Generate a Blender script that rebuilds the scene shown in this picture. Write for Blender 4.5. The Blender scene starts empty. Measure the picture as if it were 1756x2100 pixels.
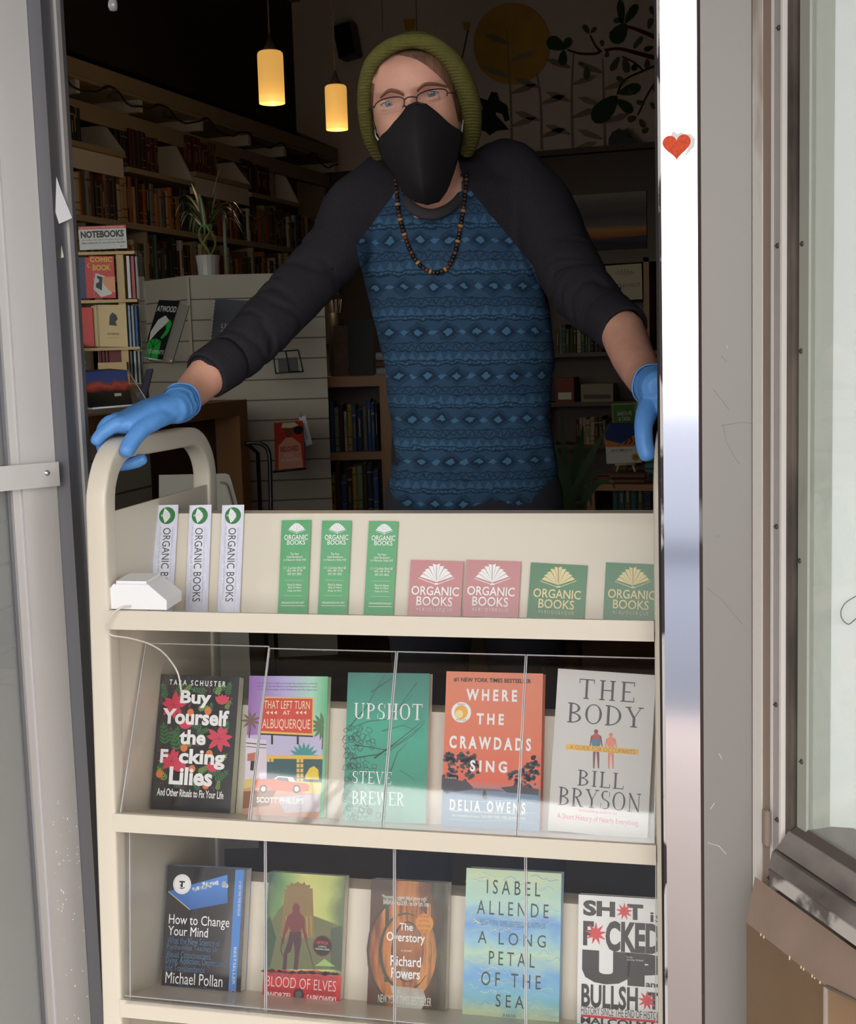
import bpy, bmesh, math, random
from mathutils import Vector, Matrix, noise as mnoise
random.seed(11)
S = bpy.context.scene
COL = S.collection

# ------------------------------------------------------------------ camera, world, light, exposure
FPX = 2700.0
YAW, PIT, ROL = math.radians(19.3), math.radians(6.8), math.radians(-1.7)
EYE = Vector((0, 0, 1.25))
FWD = Vector((-math.sin(YAW)*math.cos(PIT), math.cos(YAW)*math.cos(PIT), -math.sin(PIT)))
_r = Vector((math.cos(YAW), math.sin(YAW), 0)); _u = _r.cross(FWD)
RIGHT = _r*math.cos(ROL) + _u*math.sin(ROL)
UP = -_r*math.sin(ROL) + _u*math.cos(ROL)
cam_d = bpy.data.cameras.new('camera'); cam = bpy.data.objects.new('camera', cam_d); COL.objects.link(cam)
m = Matrix((RIGHT, UP, -FWD)).transposed().to_4x4(); m.translation = EYE
cam.matrix_world = m
cam_d.sensor_fit = 'HORIZONTAL'; cam_d.sensor_width = 36; cam_d.lens = 36*FPX/1756; cam_d.clip_start = 0.05
S.camera = cam
S.view_settings.view_transform = 'Standard'; S.view_settings.look = 'None'
S.view_settings.gamma = 1; S.view_settings.use_curve_mapping = False
S.view_settings.exposure = 0.0

SKY_STRENGTH = 7.5
w = bpy.data.worlds.new('sky'); S.world = w; w.use_nodes = True
nt = w.node_tree; nt.nodes.clear()
tc = nt.nodes.new('ShaderNodeTexCoord'); sp = nt.nodes.new('ShaderNodeSeparateXYZ')
rmp = nt.nodes.new('ShaderNodeValToRGB'); bgn = nt.nodes.new('ShaderNodeBackground'); out = nt.nodes.new('ShaderNodeOutputWorld')
nt.links.new(tc.outputs['Generated'], sp.inputs[0]); nt.links.new(sp.outputs['Z'], rmp.inputs[0])
e = rmp.color_ramp.elements
e[0].position = 0.0; e[0].color = (.50, .49, .475, 1)
e[1].position = 0.95; e[1].color = (.30, .36, .48, 1)
for ps_, c_ in ((.30, (.53, .52, .505, 1)), (.52, (1.0, .99, .97, 1)), (.68, (.9, .92, .96, 1))): rmp.color_ramp.elements.new(ps_).color = c_
nt.links.new(rmp.outputs[0], bgn.inputs[0]); bgn.inputs[1].default_value = SKY_STRENGTH
nt.links.new(bgn.outputs[0], out.inputs[0])

# ------------------------------------------------------------------ placing helpers
def ray(px, py): return FWD + RIGHT*((px-878)/FPX) - UP*((py-1050)/FPX)
def P(px, py, z): return EYE + ray(px, py)*z                       # point at depth z before the camera
def hit(px, py, o, n):
    d = ray(px, py); return EYE + d*((Vector(o)-EYE).dot(n)/d.dot(n))
def PX(px, py, X): return hit(px, py, (X, 0, 0), Vector((1, 0, 0)))
def PY(px, py, Y): return hit(px, py, (0, Y, 0), Vector((0, 1, 0)))
def PZ(px, py, Z): return hit(px, py, (0, 0, Z), Vector((0, 0, 1)))

# ------------------------------------------------------------------ materials
def lin(c): return tuple(((v/255)/12.92 if v/255 <= .04045 else ((v/255+.055)/1.055)**2.4) for v in c)
_M = {}
def mat(name, rgb, rough=.6, metal=0., var=0., scale=20., bump=0., bscale=60., spec=.5, stretch=None, emit=0., dark=None, thr=None, coat=0., grad=None):
    """rgb in display values. var: strength of a noise variation; dark/thr: patches of a second colour; stretch: noise scale per axis."""
    if name in _M: return _M[name]
    mt = bpy.data.materials.new(name); mt.use_nodes = True; n = mt.node_tree; b = n.nodes['Principled BSDF']
    c = lin(rgb); b.inputs['Base Color'].default_value = (*c, 1)
    b.inputs['Roughness'].default_value = rough; b.inputs['Metallic'].default_value = metal
    b.inputs['Specular IOR Level'].default_value = spec; b.inputs['Coat Weight'].default_value = coat
    mt.diffuse_color = (*c, 1)
    tcn = n.nodes.new('ShaderNodeTexCoord'); mp = n.nodes.new('ShaderNodeMapping')
    n.links.new(tcn.outputs['Object'], mp.inputs[0])
    if stretch: mp.inputs['Scale'].default_value = stretch
    if var or dark:
        nz = n.nodes.new('ShaderNodeTexNoise'); nz.inputs['Scale'].default_value = scale; nz.inputs['Detail'].default_value = 5
        n.links.new(mp.outputs[0], nz.inputs[0])
        rp = n.nodes.new('ShaderNodeValToRGB'); n.links.new(nz.outputs[0], rp.inputs[0])
        if dark:
            t0, t1 = thr or (.55, .65)
            rp.color_ramp.elements[0].position = t0; rp.color_ramp.elements[0].color = (*c, 1)
            rp.color_ramp.elements[1].position = t1; rp.color_ramp.elements[1].color = (*lin(dark), 1)
        else:
            rp.color_ramp.elements[0].position = .3; rp.color_ramp.elements[0].color = (*[v*(1-var) for v in c], 1)
            rp.color_ramp.elements[1].position = .7; rp.color_ramp.elements[1].color = (*[min(1, v*(1+var)) for v in c], 1)
        n.links.new(rp.outputs[0], b.inputs['Base Color'])
    if bump:
        nb = n.nodes.new('ShaderNodeTexNoise'); nb.inputs['Scale'].default_value = bscale; nb.inputs['Detail'].default_value = 4
        n.links.new(mp.outputs[0], nb.inputs[0])
        bp = n.nodes.new('ShaderNodeBump'); bp.inputs['Strength'].default_value = bump; bp.inputs['Distance'].default_value = .004
        n.links.new(nb.outputs[0], bp.inputs['Height']); n.links.new(bp.outputs[0], b.inputs['Normal'])
    if emit:
        b.inputs['Emission Color'].default_value = (*c, 1); b.inputs['Emission Strength'].default_value = emit
    _M[name] = mt; return mt
def ramp_mat(name, axis, stops, rough=.35, nscale=0., namp=0., stretch=(1, 1, 1), coord='UV'):
    """printed artwork: a colour ramp along an axis of the cover, optionally disturbed by noise"""
    if name in _M: return _M[name]
    mt = bpy.data.materials.new(name); mt.use_nodes = True; n = mt.node_tree; b = n.nodes['Principled BSDF']
    b.inputs['Roughness'].default_value = rough
    tcn = n.nodes.new('ShaderNodeTexCoord'); sp = n.nodes.new('ShaderNodeSeparateXYZ'); n.links.new(tcn.outputs[coord], sp.inputs[0])
    src = sp.outputs[axis]
    if namp:
        mp = n.nodes.new('ShaderNodeMapping'); mp.inputs['Scale'].default_value = stretch
        n.links.new(tcn.outputs[coord], mp.inputs[0])
        nz = n.nodes.new('ShaderNodeTexNoise'); nz.inputs['Scale'].default_value = nscale; nz.inputs['Detail'].default_value = 5
        n.links.new(mp.outputs[0], nz.inputs[0])
        ma = n.nodes.new('ShaderNodeMath'); ma.operation = 'MULTIPLY_ADD'; ma.inputs[1].default_value = namp
        n.links.new(nz.outputs[0], ma.inputs[0]); n.links.new(src, ma.inputs[2]); src = ma.outputs[0]
        mb = n.nodes.new('ShaderNodeMath'); mb.operation = 'SUBTRACT'; mb.inputs[1].default_value = namp*.5
        n.links.new(src, mb.inputs[0]); src = mb.outputs[0]
    rp = n.nodes.new('ShaderNodeValToRGB'); n.links.new(src, rp.inputs[0]); el = rp.color_ramp.elements
    while len(el) > 1: el.remove(el[-1])
    el[0].position = stops[0][0]; el[0].color = (*lin(stops[0][1]), 1)
    for p, c in stops[1:]:
        q = el.new(p); q.color = (*lin(c), 1)
    n.links.new(rp.outputs[0], b.inputs['Base Color'])
    _M[name] = mt; return mt
def clear_mat(name, tint=(1, 1, 1), rough=.02, ior=1.5, dirt_haze=0.):
    """thin clear sheet: straight-through transparency with a Fresnel reflection"""
    if name in _M: return _M[name]
    mt = bpy.data.materials.new(name); mt.use_nodes = True; n = mt.node_tree; n.nodes.clear()
    o = n.nodes.new('ShaderNodeOutputMaterial'); tr = n.nodes.new('ShaderNodeBsdfTransparent'); gl = n.nodes.new('ShaderNodeBsdfGlossy')
    lw = n.nodes.new('ShaderNodeLayerWeight'); lw.inputs[0].default_value = .5; mx = n.nodes.new('ShaderNodeMixShader')   # Schlick's law on both faces
    pw = n.nodes.new('ShaderNodeMath'); pw.operation = 'POWER'; pw.inputs[1].default_value = 5; fr = n.nodes.new('ShaderNodeMath'); fr.operation = 'MULTIPLY_ADD'
    f0 = ((ior-1)/(ior+1))**2; fr.inputs[1].default_value = 1-f0; fr.inputs[2].default_value = f0
    n.links.new(lw.outputs['Facing'], pw.inputs[0]); n.links.new(pw.outputs[0], fr.inputs[0])
    tr.inputs[0].default_value = (*tint, 1); gl.inputs['Roughness'].default_value = rough
    n.links.new(fr.outputs[0], mx.inputs[0]); n.links.new(tr.outputs[0], mx.inputs[1]); n.links.new(gl.outputs[0], mx.inputs[2])
    last = mx
    if dirt_haze:
        df = n.nodes.new('ShaderNodeBsdfDiffuse'); df.inputs[0].default_value = (.85, .87, .86, 1)
        m2 = n.nodes.new('ShaderNodeMixShader'); m2.inputs[0].default_value = dirt_haze
        n.links.new(mx.outputs[0], m2.inputs[1]); n.links.new(df.outputs[0], m2.inputs[2]); last = m2
    n.links.new(last.outputs[0], o.inputs[0])
    _M[name] = mt; return mt

# ------------------------------------------------------------------ mesh builder
_TXT = {}
def text_shape(s, bold):
    k = (s, bold)
    if k not in _TXT:
        cu = bpy.data.curves.new('lettering', 'FONT'); cu.body = s; cu.size = 1; cu.offset = bold; cu.resolution_u = 3
        ob = bpy.data.objects.new('lettering', cu); me = ob.to_mesh()
        vs = [(v.co.x, v.co.y) for v in me.vertices]; fs = [tuple(p.vertices) for p in me.polygons]
        ob.to_mesh_clear(); bpy.data.objects.remove(ob); bpy.data.curves.remove(cu)
        x0 = min(v[0] for v in vs); x1 = max(v[0] for v in vs); y0 = min(v[1] for v in vs); y1 = max(v[1] for v in vs)
        _TXT[k] = (vs, fs, x0, x1, y0, y1)
    return _TXT[k]
class MB:
    def __init__(s): s.v = []; s.f = []; s.fm = []; s.uv = {}; s.mats = []; s.sm = []
    def mi(s, m):
        if m not in s.mats: s.mats.append(m)
        return s.mats.index(m)
    def add(s, vs, fs, m, smooth=False, uvs=None):
        b = len(s.v); s.v += [Vector(q) for q in vs]; k = s.mi(m)
        for i, f in enumerate(fs):
            if uvs: s.uv[len(s.f)] = [uvs[j] for j in f]
            s.f.append(tuple(b+j for j in f)); s.fm.append(k); s.sm.append(smooth)
        return s
    def box(s, c, d, m, M=None, bev=0.):
        c = Vector(c); hx, hy, hz = d[0]/2, d[1]/2, d[2]/2
        if bev <= 0:
            vs = [Vector((sx*hx, sy*hy, sz*hz)) for sx in (-1, 1) for sy in (-1, 1) for sz in (-1, 1)]
            fs = [(0, 1, 3, 2), (4, 6, 7, 5), (0, 4, 5, 1), (2, 3, 7, 6), (0, 2, 6, 4), (1, 5, 7, 3)]
        else:
            bm = bmesh.new(); bmesh.ops.create_cube(bm, size=1)
            for q in bm.verts: q.co = Vector((q.co.x*d[0], q.co.y*d[1], q.co.z*d[2]))
            bmesh.ops.bevel(bm, geom=bm.edges[:], offset=bev, segments=2, profile=.5, affect='EDGES')
            bm.verts.index_update(); vs = [q.co.copy() for q in bm.verts]; fs = [tuple(q.index for q in f.verts) for f in bm.faces]; bm.free()
        if M is not None: vs = [M @ q for q in vs]
        return s.add([q+c for q in vs], fs, m)
    def bb(s, a, b, m, bev=0.):
        a = Vector(a); b = Vector(b); lo = Vector([min(a[i], b[i]) for i in range(3)]); hi = Vector([max(a[i], b[i]) for i in range(3)])
        return s.box((lo+hi)/2, hi-lo, m, bev=bev)
    def obb(s, o, ex, ey, ez, m):
        o = Vector(o); vs = [o+ex*i+ey*j+ez*k for i in (0, 1) for j in (0, 1) for k in (0, 1)]
        return s.add(vs, [(0, 1, 3, 2), (4, 6, 7, 5), (0, 4, 5, 1), (2, 3, 7, 6), (0, 2, 6, 4), (1, 5, 7, 3)], m)
    def prism(s, pts, ext, m, smooth=False):
        n = len(pts); ext = Vector(ext); pts = [Vector(q) for q in pts]
        fs = [tuple(range(n))[::-1], tuple(range(n, 2*n))] + [(i, (i+1) % n, n+(i+1) % n, n+i) for i in range(n)]
        return s.add(pts+[q+ext for q in pts], fs, m, smooth)
    def tube(s, pts, r, m, n=10, closed=False, cap=True, asp=None, up=None, smooth=True):
        """r: number or list; asp: (normal dir, factor) flattening"""
        pts = [Vector(q) for q in pts]; k = len(pts); rs = r if isinstance(r, (list, tuple)) else [r]*k
        vs = []; prev = None
        for i in range(k):
            a = pts[(i-1) % k] if (closed or i > 0) else pts[0]; b = pts[(i+1) % k] if (closed or i < k-1) else pts[-1]
            t = (b-a).normalized()
            if prev is None:
                ref = Vector(up) if up else (Vector((0, 0, 1)) if abs(t.z) < .9 else Vector((1, 0, 0)))
                nn = (ref - t*ref.dot(t)).normalized()
            else:
                nn = (prev - t*prev.dot(t)).normalized()
            prev = nn; bn = t.cross(nn)
            rr = rs[i]; ra, rb = (rr if isinstance(rr, (list, tuple)) else (rr, rr))
            for j in range(n):
                an = 2*math.pi*j/n; vs.append(pts[i]+nn*math.cos(an)*ra+bn*math.sin(an)*rb)
        fs = []
        for i in range(k if closed else k-1):
            i2 = (i+1) % k
            for j in range(n): fs.append((i*n+j, i*n+(j+1) % n, i2*n+(j+1) % n, i2*n+j))
        if cap and not closed: fs += [tuple(range(n))[::-1], tuple((k-1)*n+j for j in range(n))]
        return s.add(vs, fs, m, smooth)
    def lathe(s, prof, c, m, n=24, ax=(0, 0, 1), smooth=True):
        ax = Vector(ax).normalized(); r0 = Vector((1, 0, 0)) if abs(ax.x) < .9 else Vector((0, 1, 0))
        a = (r0-ax*r0.dot(ax)).normalized(); b = ax.cross(a); c = Vector(c); vs = []
        for r, h in prof:
            for j in range(n):
                t = 2*math.pi*j/n; vs.append(c+ax*h+(a*math.cos(t)+b*math.sin(t))*r)
        fs = [(i*n+j, i*n+(j+1) % n, (i+1)*n+(j+1) % n, (i+1)*n+j) for i in range(len(prof)-1) for j in range(n)]
        fs += [tuple(range(n))[::-1], tuple((len(prof)-1)*n+j for j in range(n))]
        return s.add(vs, fs, m, smooth)
    def loft(s, secs, m, n=32, cap=True, smooth=True):
        """secs: (center, a vector, b vector, exponent)"""
        vs = []
        for c, a, b, ex in secs:
            for j in range(n):
                t = 2*math.pi*j/n; ct, st = math.cos(t), math.sin(t)
                vs.append(Vector(c)+Vector(a)*math.copysign(abs(ct)**(2/ex), ct)+Vector(b)*math.copysign(abs(st)**(2/ex), st))
        k = len(secs)
        fs = [(i*n+j, i*n+(j+1) % n, (i+1)*n+(j+1) % n, (i+1)*n+j) for i in range(k-1) for j in range(n)]
        if cap: fs += [tuple(range(n))[::-1], tuple((k-1)*n+j for j in range(n))]
        return s.add(vs, fs, m, smooth)
    def grid(s, rows, m, smooth=True, closed=False):
        nr, nc = len(rows), len(rows[0]); vs = [q for r in rows for q in r]
        fs = [(i*nc+j, i*nc+(j+1) % nc, (i+1)*nc+(j+1) % nc, (i+1)*nc+j) for i in range(nr-1) for j in range(nc if closed else nc-1)]
        return s.add(vs, fs, m, smooth)
    def data(s, name):
        me = bpy.data.meshes.new(name); me.from_pydata([tuple(q) for q in s.v], [], s.f)
        for mm in s.mats: me.materials.append(mm)
        me.polygons.foreach_set('material_index', s.fm); me.polygons.foreach_set('use_smooth', s.sm)
        if s.uv:
            ul = me.uv_layers.new(name='uv')
            for fi, us in s.uv.items():
                p = me.polygons[fi]
                for li, u in zip(p.loop_indices, us): ul.data[li].uv = u
        me.update(); return me
    def build(s, name, parent=None, loc=None, M=None, fixn=False):
        me = s.data(name); o = bpy.data.objects.new(name, me); COL.objects.link(o)
        if fixn:
            bm = bmesh.new(); bm.from_mesh(me); bmesh.ops.recalc_face_normals(bm, faces=bm.faces[:]); bm.to_mesh(me); bm.free()
        if parent is not None: o.parent = parent
        if loc is not None: o.location = loc
        if M is not None: o.matrix_local = M
        return o
class Art:
    """flat printing on a surface: 0..1 across the width W and height H of the surface, from its lower left corner"""
    def __init__(s, mb, o, ex, ey, W, H): s.mb = mb; s.o = Vector(o); s.ex = Vector(ex); s.ey = Vector(ey); s.n = s.ex.cross(s.ey); s.W = W; s.H = H
    def pt(s, x, y, L): return s.o+s.ex*(x*s.W)+s.ey*(y*s.H)+s.n*(L*.00016)
    def poly(s, pts, m, L=1): s.mb.add([s.pt(x, y, L) for x, y in pts], [tuple(range(len(pts)))], m, uvs=list(pts)); return s
    def rect(s, x0, y0, x1, y1, m, L=1): return s.poly([(x0, y0), (x1, y0), (x1, y1), (x0, y1)], m, L)
    def ell(s, cx, cy, r, m, L=1, n=20, ry=None, a0=0, a1=360):
        ry = ry if ry is not None else r*s.W/s.H
        k = n if a1-a0 == 360 else n+1
        return s.poly([(cx+r*math.cos(math.radians(a0+(a1-a0)*i/n)), cy+ry*math.sin(math.radians(a0+(a1-a0)*i/n))) for i in range(k)], m, L)
    def star(s, cx, cy, r, n, m, L=1, inner=.45, rot=90):
        return s.poly([(cx+(r if i % 2 == 0 else r*inner)*math.cos(math.radians(rot+180*i/n)), cy+(r if i % 2 == 0 else r*inner)*math.sin(math.radians(rot+180*i/n))*s.W/s.H) for i in range(2*n)], m, L)
    def line(s, pts, wd, m, L=1, w2=None):
        w2 = wd if w2 is None else w2
        k = len(pts); A = []; B = []
        for i, (x, y) in enumerate(pts):
            a = pts[max(0, i-1)]; b = pts[min(k-1, i+1)]; dx = (b[0]-a[0])*s.W; dy = (b[1]-a[1])*s.H; l = math.hypot(dx, dy) or 1
            ww = (wd+(w2-wd)*i/(k-1))*s.W/2; nx, ny = -dy/l*ww/s.W, dx/l*ww/s.H
            A.append((x+nx, y+ny)); B.append((x-nx, y-ny))
        for i in range(k-1): s.poly([A[i], B[i], B[i+1], A[i+1]], m, L)
        return s
    def text(s, t, x0, y0, x1, y1, m, L=4, bold=0., rot=False):
        """lettering filling the given box; rot: reads downwards"""
        vs, fs, a0, a1, b0, b1 = text_shape(t, bold)
        if rot: pts = [s.pt(x0+(q[1]-b0)/(b1-b0)*(x1-x0), y1-(q[0]-a0)/(a1-a0)*(y1-y0), L) for q in vs]
        else: pts = [s.pt(x0+(q[0]-a0)/(a1-a0)*(x1-x0), y0+(q[1]-b0)/(b1-b0)*(y1-y0), L) for q in vs]
        s.mb.add(pts, fs, m); return s
    def serif(s, t, x0, y0, x1, y1, m, L=4, gap=.28, thick=.17):
        """roman capitals drawn from strokes with serifs"""
        T, t_ = thick, .055
        G = {'T': (.95, ['v.475', 'h1', 'd.02', 'd.93', 's.475']), 'H': (1., ['v.18', 'v.82', 'b', 's.18', 's.82', 'S.18', 'S.82']),
             'E': (.85, ['v.18', 'h1', 'h0', 'b', 'd.83', 'e.83']), 'B': (.85, ['v.18', 'bow', 'bowl']), 'O': (1., ['o']), 'D': (1., ['v.18', 'dbow']),
             'Y': (1., ['y']), 'I': (.4, ['v.2', 's.2', 'S.2']), 'L': (.8, ['v.18', 'h0', 'e.78', 'S.18']), 'R': (.92, ['v.18', 'bow', 'leg', 's.18']),
             'S': (.75, ['sx']), 'N': (1., ['n']), 'U': (1., ['u']), 'P': (.85, ['v.18', 'bow', 's.18']), 'V': (1., ['V']), 'W': (1.35, ['W'])}
        tot = sum(G[c][0] for c in t)+gap*(len(t)-1); sx = (x1-x0)/tot; sy = y1-y0; cx = 0
        ar = s.W*sx/(s.H*sy)                                        # width unit / height unit
        for c in t:
            wd, ops = G[c]
            def q(x, y): return (x0+(cx+x)*sx, y0+y*sy)
            def P4(a, b, w_): # stroke with horizontal width w_
                s.poly([q(a[0]-w_/2, a[1]), q(a[0]+w_/2, a[1]), q(b[0]+w_/2, b[1]), q(b[0]-w_/2, b[1])], m, L)
            def H(xa, xb, y): s.poly([q(xa, y-t_/2), q(xb, y-t_/2), q(xb, y+t_/2), q(xa, y+t_/2)], m, L)
            def arc(cx_, cy_, rx, ry, a0, a1, n=14):
                for i in range(n):
                    A = [math.radians(a0+(a1-a0)*k/n) for k in (i, i+1)]; pp = []
                    for a in A:
                        wf = t_*ar*.6+(T-t_*ar*.6)*abs(math.cos(a))
                        pp.append((q(cx_+(rx)*math.cos(a), cy_+ry*math.sin(a)), q(cx_+(rx-wf)*math.cos(a), cy_+(ry-t_)*math.sin(a))))
                    s.poly([pp[0][0], pp[1][0], pp[1][1], pp[0][1]], m, L)
            for o in ops:
                k, val = o[0], o[1:]
                if o == 'bow': arc(.2, .74, .58 if c != 'B' else .54, .26, 90, -90)
                elif o == 'bowl': arc(.2, .26, .62, .26, 90, -90)
                elif o == 'dbow': arc(.2, .5, .75, .5, 90, -90); H(0, .25, t_/2); H(0, .25, 1-t_/2)
                elif o == 'leg': P4((.78, 0), (.4, .5), T); H(.66, .95, t_/2)
                elif o == 'sx': arc(.38, .745, .34, .255, 60, 270); arc(.36, .255, .36, .255, 90, -120); P4((.68, .68), (.68, .95), .04); P4((.03, .05), (.03, .32), .04)
                elif o == 'o': arc(.5, .5, .5, .5, 0, 360, 24)
                elif o == 'y': P4((.5, .45), (.12, 1), T); P4((.5, .45), (.9, 1), t_); P4((.5, 0), (.5, .48), T); H(-.03, .32, 1-t_/2); H(.72, 1.04, 1-t_/2); H(.3, .7, t_/2)
                elif o == 'n': P4((.16, 0), (.16, 1), t_); P4((.86, 0), (.12, 1), T); P4((.86, 0), (.86, 1), t_); H(0, .34, t_/2); H(.7, 1, 1-t_/2)
                elif o == 'u': P4((.18, .3), (.18, 1), T); P4((.84, .3), (.84, 1), t_); arc(.5, .32, .41, .32, 180, 360); H(0, .36, 1-t_/2); H(.7, 1, 1-t_/2)
                elif o == 'V': P4((.5, 0), (.12, 1), T); P4((.5, 0), (.88, 1), t_); H(-.03, .3, 1-t_/2); H(.72, 1.03, 1-t_/2)
                elif o == 'W': P4((.38, 0), (.1, 1), T); P4((.38, 0), (.66, 1), t_); P4((.94, 0), (.66, 1), T); P4((.94, 0), (1.24, 1), t_); H(-.03, .26, 1-t_/2); H(1.1, 1.37, 1-t_/2)
                elif k == 'v': P4((float(val), 0), (float(val), 1), T); (H(float(val)-.18, float(val)+.1, t_/2), H(float(val)-.18, float(val)+.1, 1-t_/2)) if c in 'EBLRP' else None
                elif k == 'h': y = float(val); H(.0 if c == 'T' else .1, wd, t_/2 if y == 0 else 1-t_/2)
                elif k == 'b': H(.15, .85 if c == 'H' else .62, .5)
                elif k == 'd': P4((float(val), .78), (float(val), 1), .05)
                elif k == 'e': P4((float(val), 0), (float(val), .24), .05)
                elif k == 's': H(float(val)-.18, float(val)+.18, t_/2)
                elif k == 'S': H(float(val)-.18, float(val)+.18, 1-t_/2)
            cx += wd+gap
        return s

# ------------------------------------------------------------------ things
def tag(o, label=None, cat=None, group=None, kind=None):
    if label: o['label'] = label
    if cat: o['category'] = cat
    if group: o['group'] = group
    if kind: o['kind'] = kind
    return o
def thing(name, label, cat, loc=(0, 0, 0), rz=0., group=None, M=None):
    o = bpy.data.objects.new(name, None); COL.objects.link(o)
    if M is not None: o.matrix_world = M
    else: o.location = loc; o.rotation_euler = (0, 0, rz)
    return tag(o, label, cat, group)
def struct(name, mb): return tag(mb.build(name), kind='structure')
def dup(root, M=None, loc=None, label=None, group=None, cat=None):
    r = root.copy(); COL.objects.link(r)
    if M is not None: r.matrix_world = M
    if loc is not None: r.location = loc
    if label: r['label'] = label
    if group: r['group'] = group
    for ch in root.children:
        c = ch.copy(); COL.objects.link(c); c.parent = r
        for g in ch.children:
            d = g.copy(); COL.objects.link(d); d.parent = c
    return r
def frame(o, ex, ey, ez):
    M = Matrix((Vector(ex), Vector(ey), Vector(ez))).transposed().to_4x4(); M.translation = Vector(o); return M
ORD = ['first', 'second', 'third', 'fourth', 'fifth', 'sixth', 'seventh', 'eighth', 'ninth', 'tenth', 'eleventh', 'twelfth', 'thirteenth', 'fourteenth', 'fifteenth', 'sixteenth', 'seventeenth', 'eighteenth', 'nineteenth', 'twentieth', 'twenty-first', 'twenty-second', 'twenty-third', 'twenty-fourth', 'twenty-fifth', 'twenty-sixth', 'twenty-seventh', 'twenty-eighth', 'twenty-ninth', 'thirtieth', 'thirty-first', 'thirty-second', 'thirty-third', 'thirty-fourth', 'thirty-fifth', 'thirty-sixth', 'thirty-seventh', 'thirty-eighth', 'thirty-ninth', 'fortieth']
def ordn(i): return ORD[i] if i < len(ORD) else '%dth' % (i+1)
# ------------------------------------------------------------------ the place: street, shop shell, doorway
ALU = mat('brushed aluminium', (204, 201, 199), rough=.42, metal=.55, var=.06, scale=8, stretch=(1, 1, .15))
ALU_POL = mat('polished aluminium', (236, 236, 240), rough=.09, metal=1.)
ALU_DK = mat('dark grey aluminium', (112, 112, 116), rough=.4, metal=.5)
RUB = mat('black rubber gasket', (34, 28, 27), rough=.8)
GLASS = clear_mat('window glass', (.93, .97, .95), rough=.0, ior=1.5)
D_GLASS = clear_mat('dusty window glass', (.97, .985, .98), rough=.0, ior=1.5, dirt_haze=.14)
WALLW = mat('dim plaster', (226, 208, 192), rough=.9)
DKCEIL = mat('dark ceiling paint', (60, 50, 44), rough=.9)
DKWALL = mat('dark olive wall paint', (58, 50, 42), rough=.9, var=.12, scale=3)
FLOORM = mat('worn shop floor', (92, 74, 60), rough=.6, var=.15, scale=6)
CONC = mat('sidewalk concrete', (176, 160, 153), rough=.9, var=.06, scale=7)
ROAD = mat('road asphalt', (80, 82, 91), rough=.9, var=.06, scale=9)
STUCCO = mat('storefront stucco', (170, 160, 150), rough=.9)
def slab(name, a, b, m): return struct(name, MB().bb(a, b, m))
slab('sidewalk', (-14, -1.3, -.15), (14, 1.6, 0), CONC)
slab('road', (-40, -5.4, -.2), (40, -1.3, -.13), ROAD)
slab('sidewalk_opposite', (-40, -34, -.15), (40, -5.4, -.02), ROAD)
slab('floor', (-5, 1.6, -.1), (3, 11, 0), FLOORM)
slab('ceiling', (-5, 1.6, 4.35), (3, 11, 4.45), DKCEIL)
slab('wall_left', (-4.8, 1.8, 0), (-4.62, 11, 4.35), DKWALL)
slab('wall_back', (-4.62, 10.2, 0), (3, 10.35, 4.35), WALLW)
slab('wall_right', (2.2, 1.8, 0), (2.4, 10.2, 4.35), DKWALL)
slab('wall_front', (-.135, 1.70, 0), (3, 1.8, 4.35), STUCCO)
slab('wall_front_transom', (-4.8, 1.66, 2.35), (-.10, 1.8, 4.35), STUCCO)
slab('wall_front_bulkhead', (-4.8, 1.66, 0), (-1.34, 1.8, .75), STUCCO)
slab('ceiling_entry', (-5, -2.12, 2.95), (5, 1.66, 3.1), mat('entry soffit', (182, 176, 168), rough=.9))
slab('wall_light_block', (-1.98, -1.5, 0), (-1.86, 1.66, 2.95), mat('light blocking grey', (116, 116, 110), rough=.8))  # wing wall added to hold back daylight from the left
b = MB(); b.bb((-4.7, 1.70, .75), (-1.2, 1.712, 2.35), GLASS); struct('window_1', b)
zcv = PX(650, 20, -4.6).z
slab('trim_9', (-4.62, 4.0, zcv-.05), (-4.54, 10.2, zcv+.05), mat('dusty cove', (150, 128, 112), rough=.9))
# left jamb of the doorway
b = MB(); b.bb((-1.131, 1.605, 0), (-1.104, 1.66, 2.35), ALU_DK); b.bb((-1.16, 1.62, 0), (-1.131, 1.7, 2.35), RUB)
b.bb((-1.104, 1.635, 0), (-1.0995, 1.645, 2.35), ALU); struct('trim_1', b)
# right jamb: polished strip, caulk line, grey panel
b = MB(); b.bb((-.249, 1.56, 0), (-.2075, 1.605, 2.35), ALU_POL); struct('trim_2', b)
b = MB(); b.bb((-.2535, 1.566, 0), (-.249, 1.60, 2.35), mat('flaking white paint', (206, 202, 200), rough=.7, dark=(52, 44, 46), scale=26, stretch=(1, 1, .35), thr=(.5, .54)))
b.bb((-.2575, 1.572, 0), (-.2535, 1.60, 2.35), RUB); struct('trim_3', b)
b = MB(); b.bb((-.2075, 1.5605, 0), (-.2025, 1.60, 2.35), mat('old brown caulk', (72, 56, 52), rough=.8, dark=(150, 146, 146), scale=5, stretch=(1, 1, .6), thr=(.62, .66))); struct('trim_4', b)
GREYP = mat('scuffed grey panel', (143, 139, 135), rough=.45, metal=.25, dark=(112, 108, 106), scale=14, thr=(.72, .78))
b = MB(); b.bb((-.2025, 1.552, 0), (-.146, 1.64, 2.35), GREYP); struct('trim_5', b)
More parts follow.
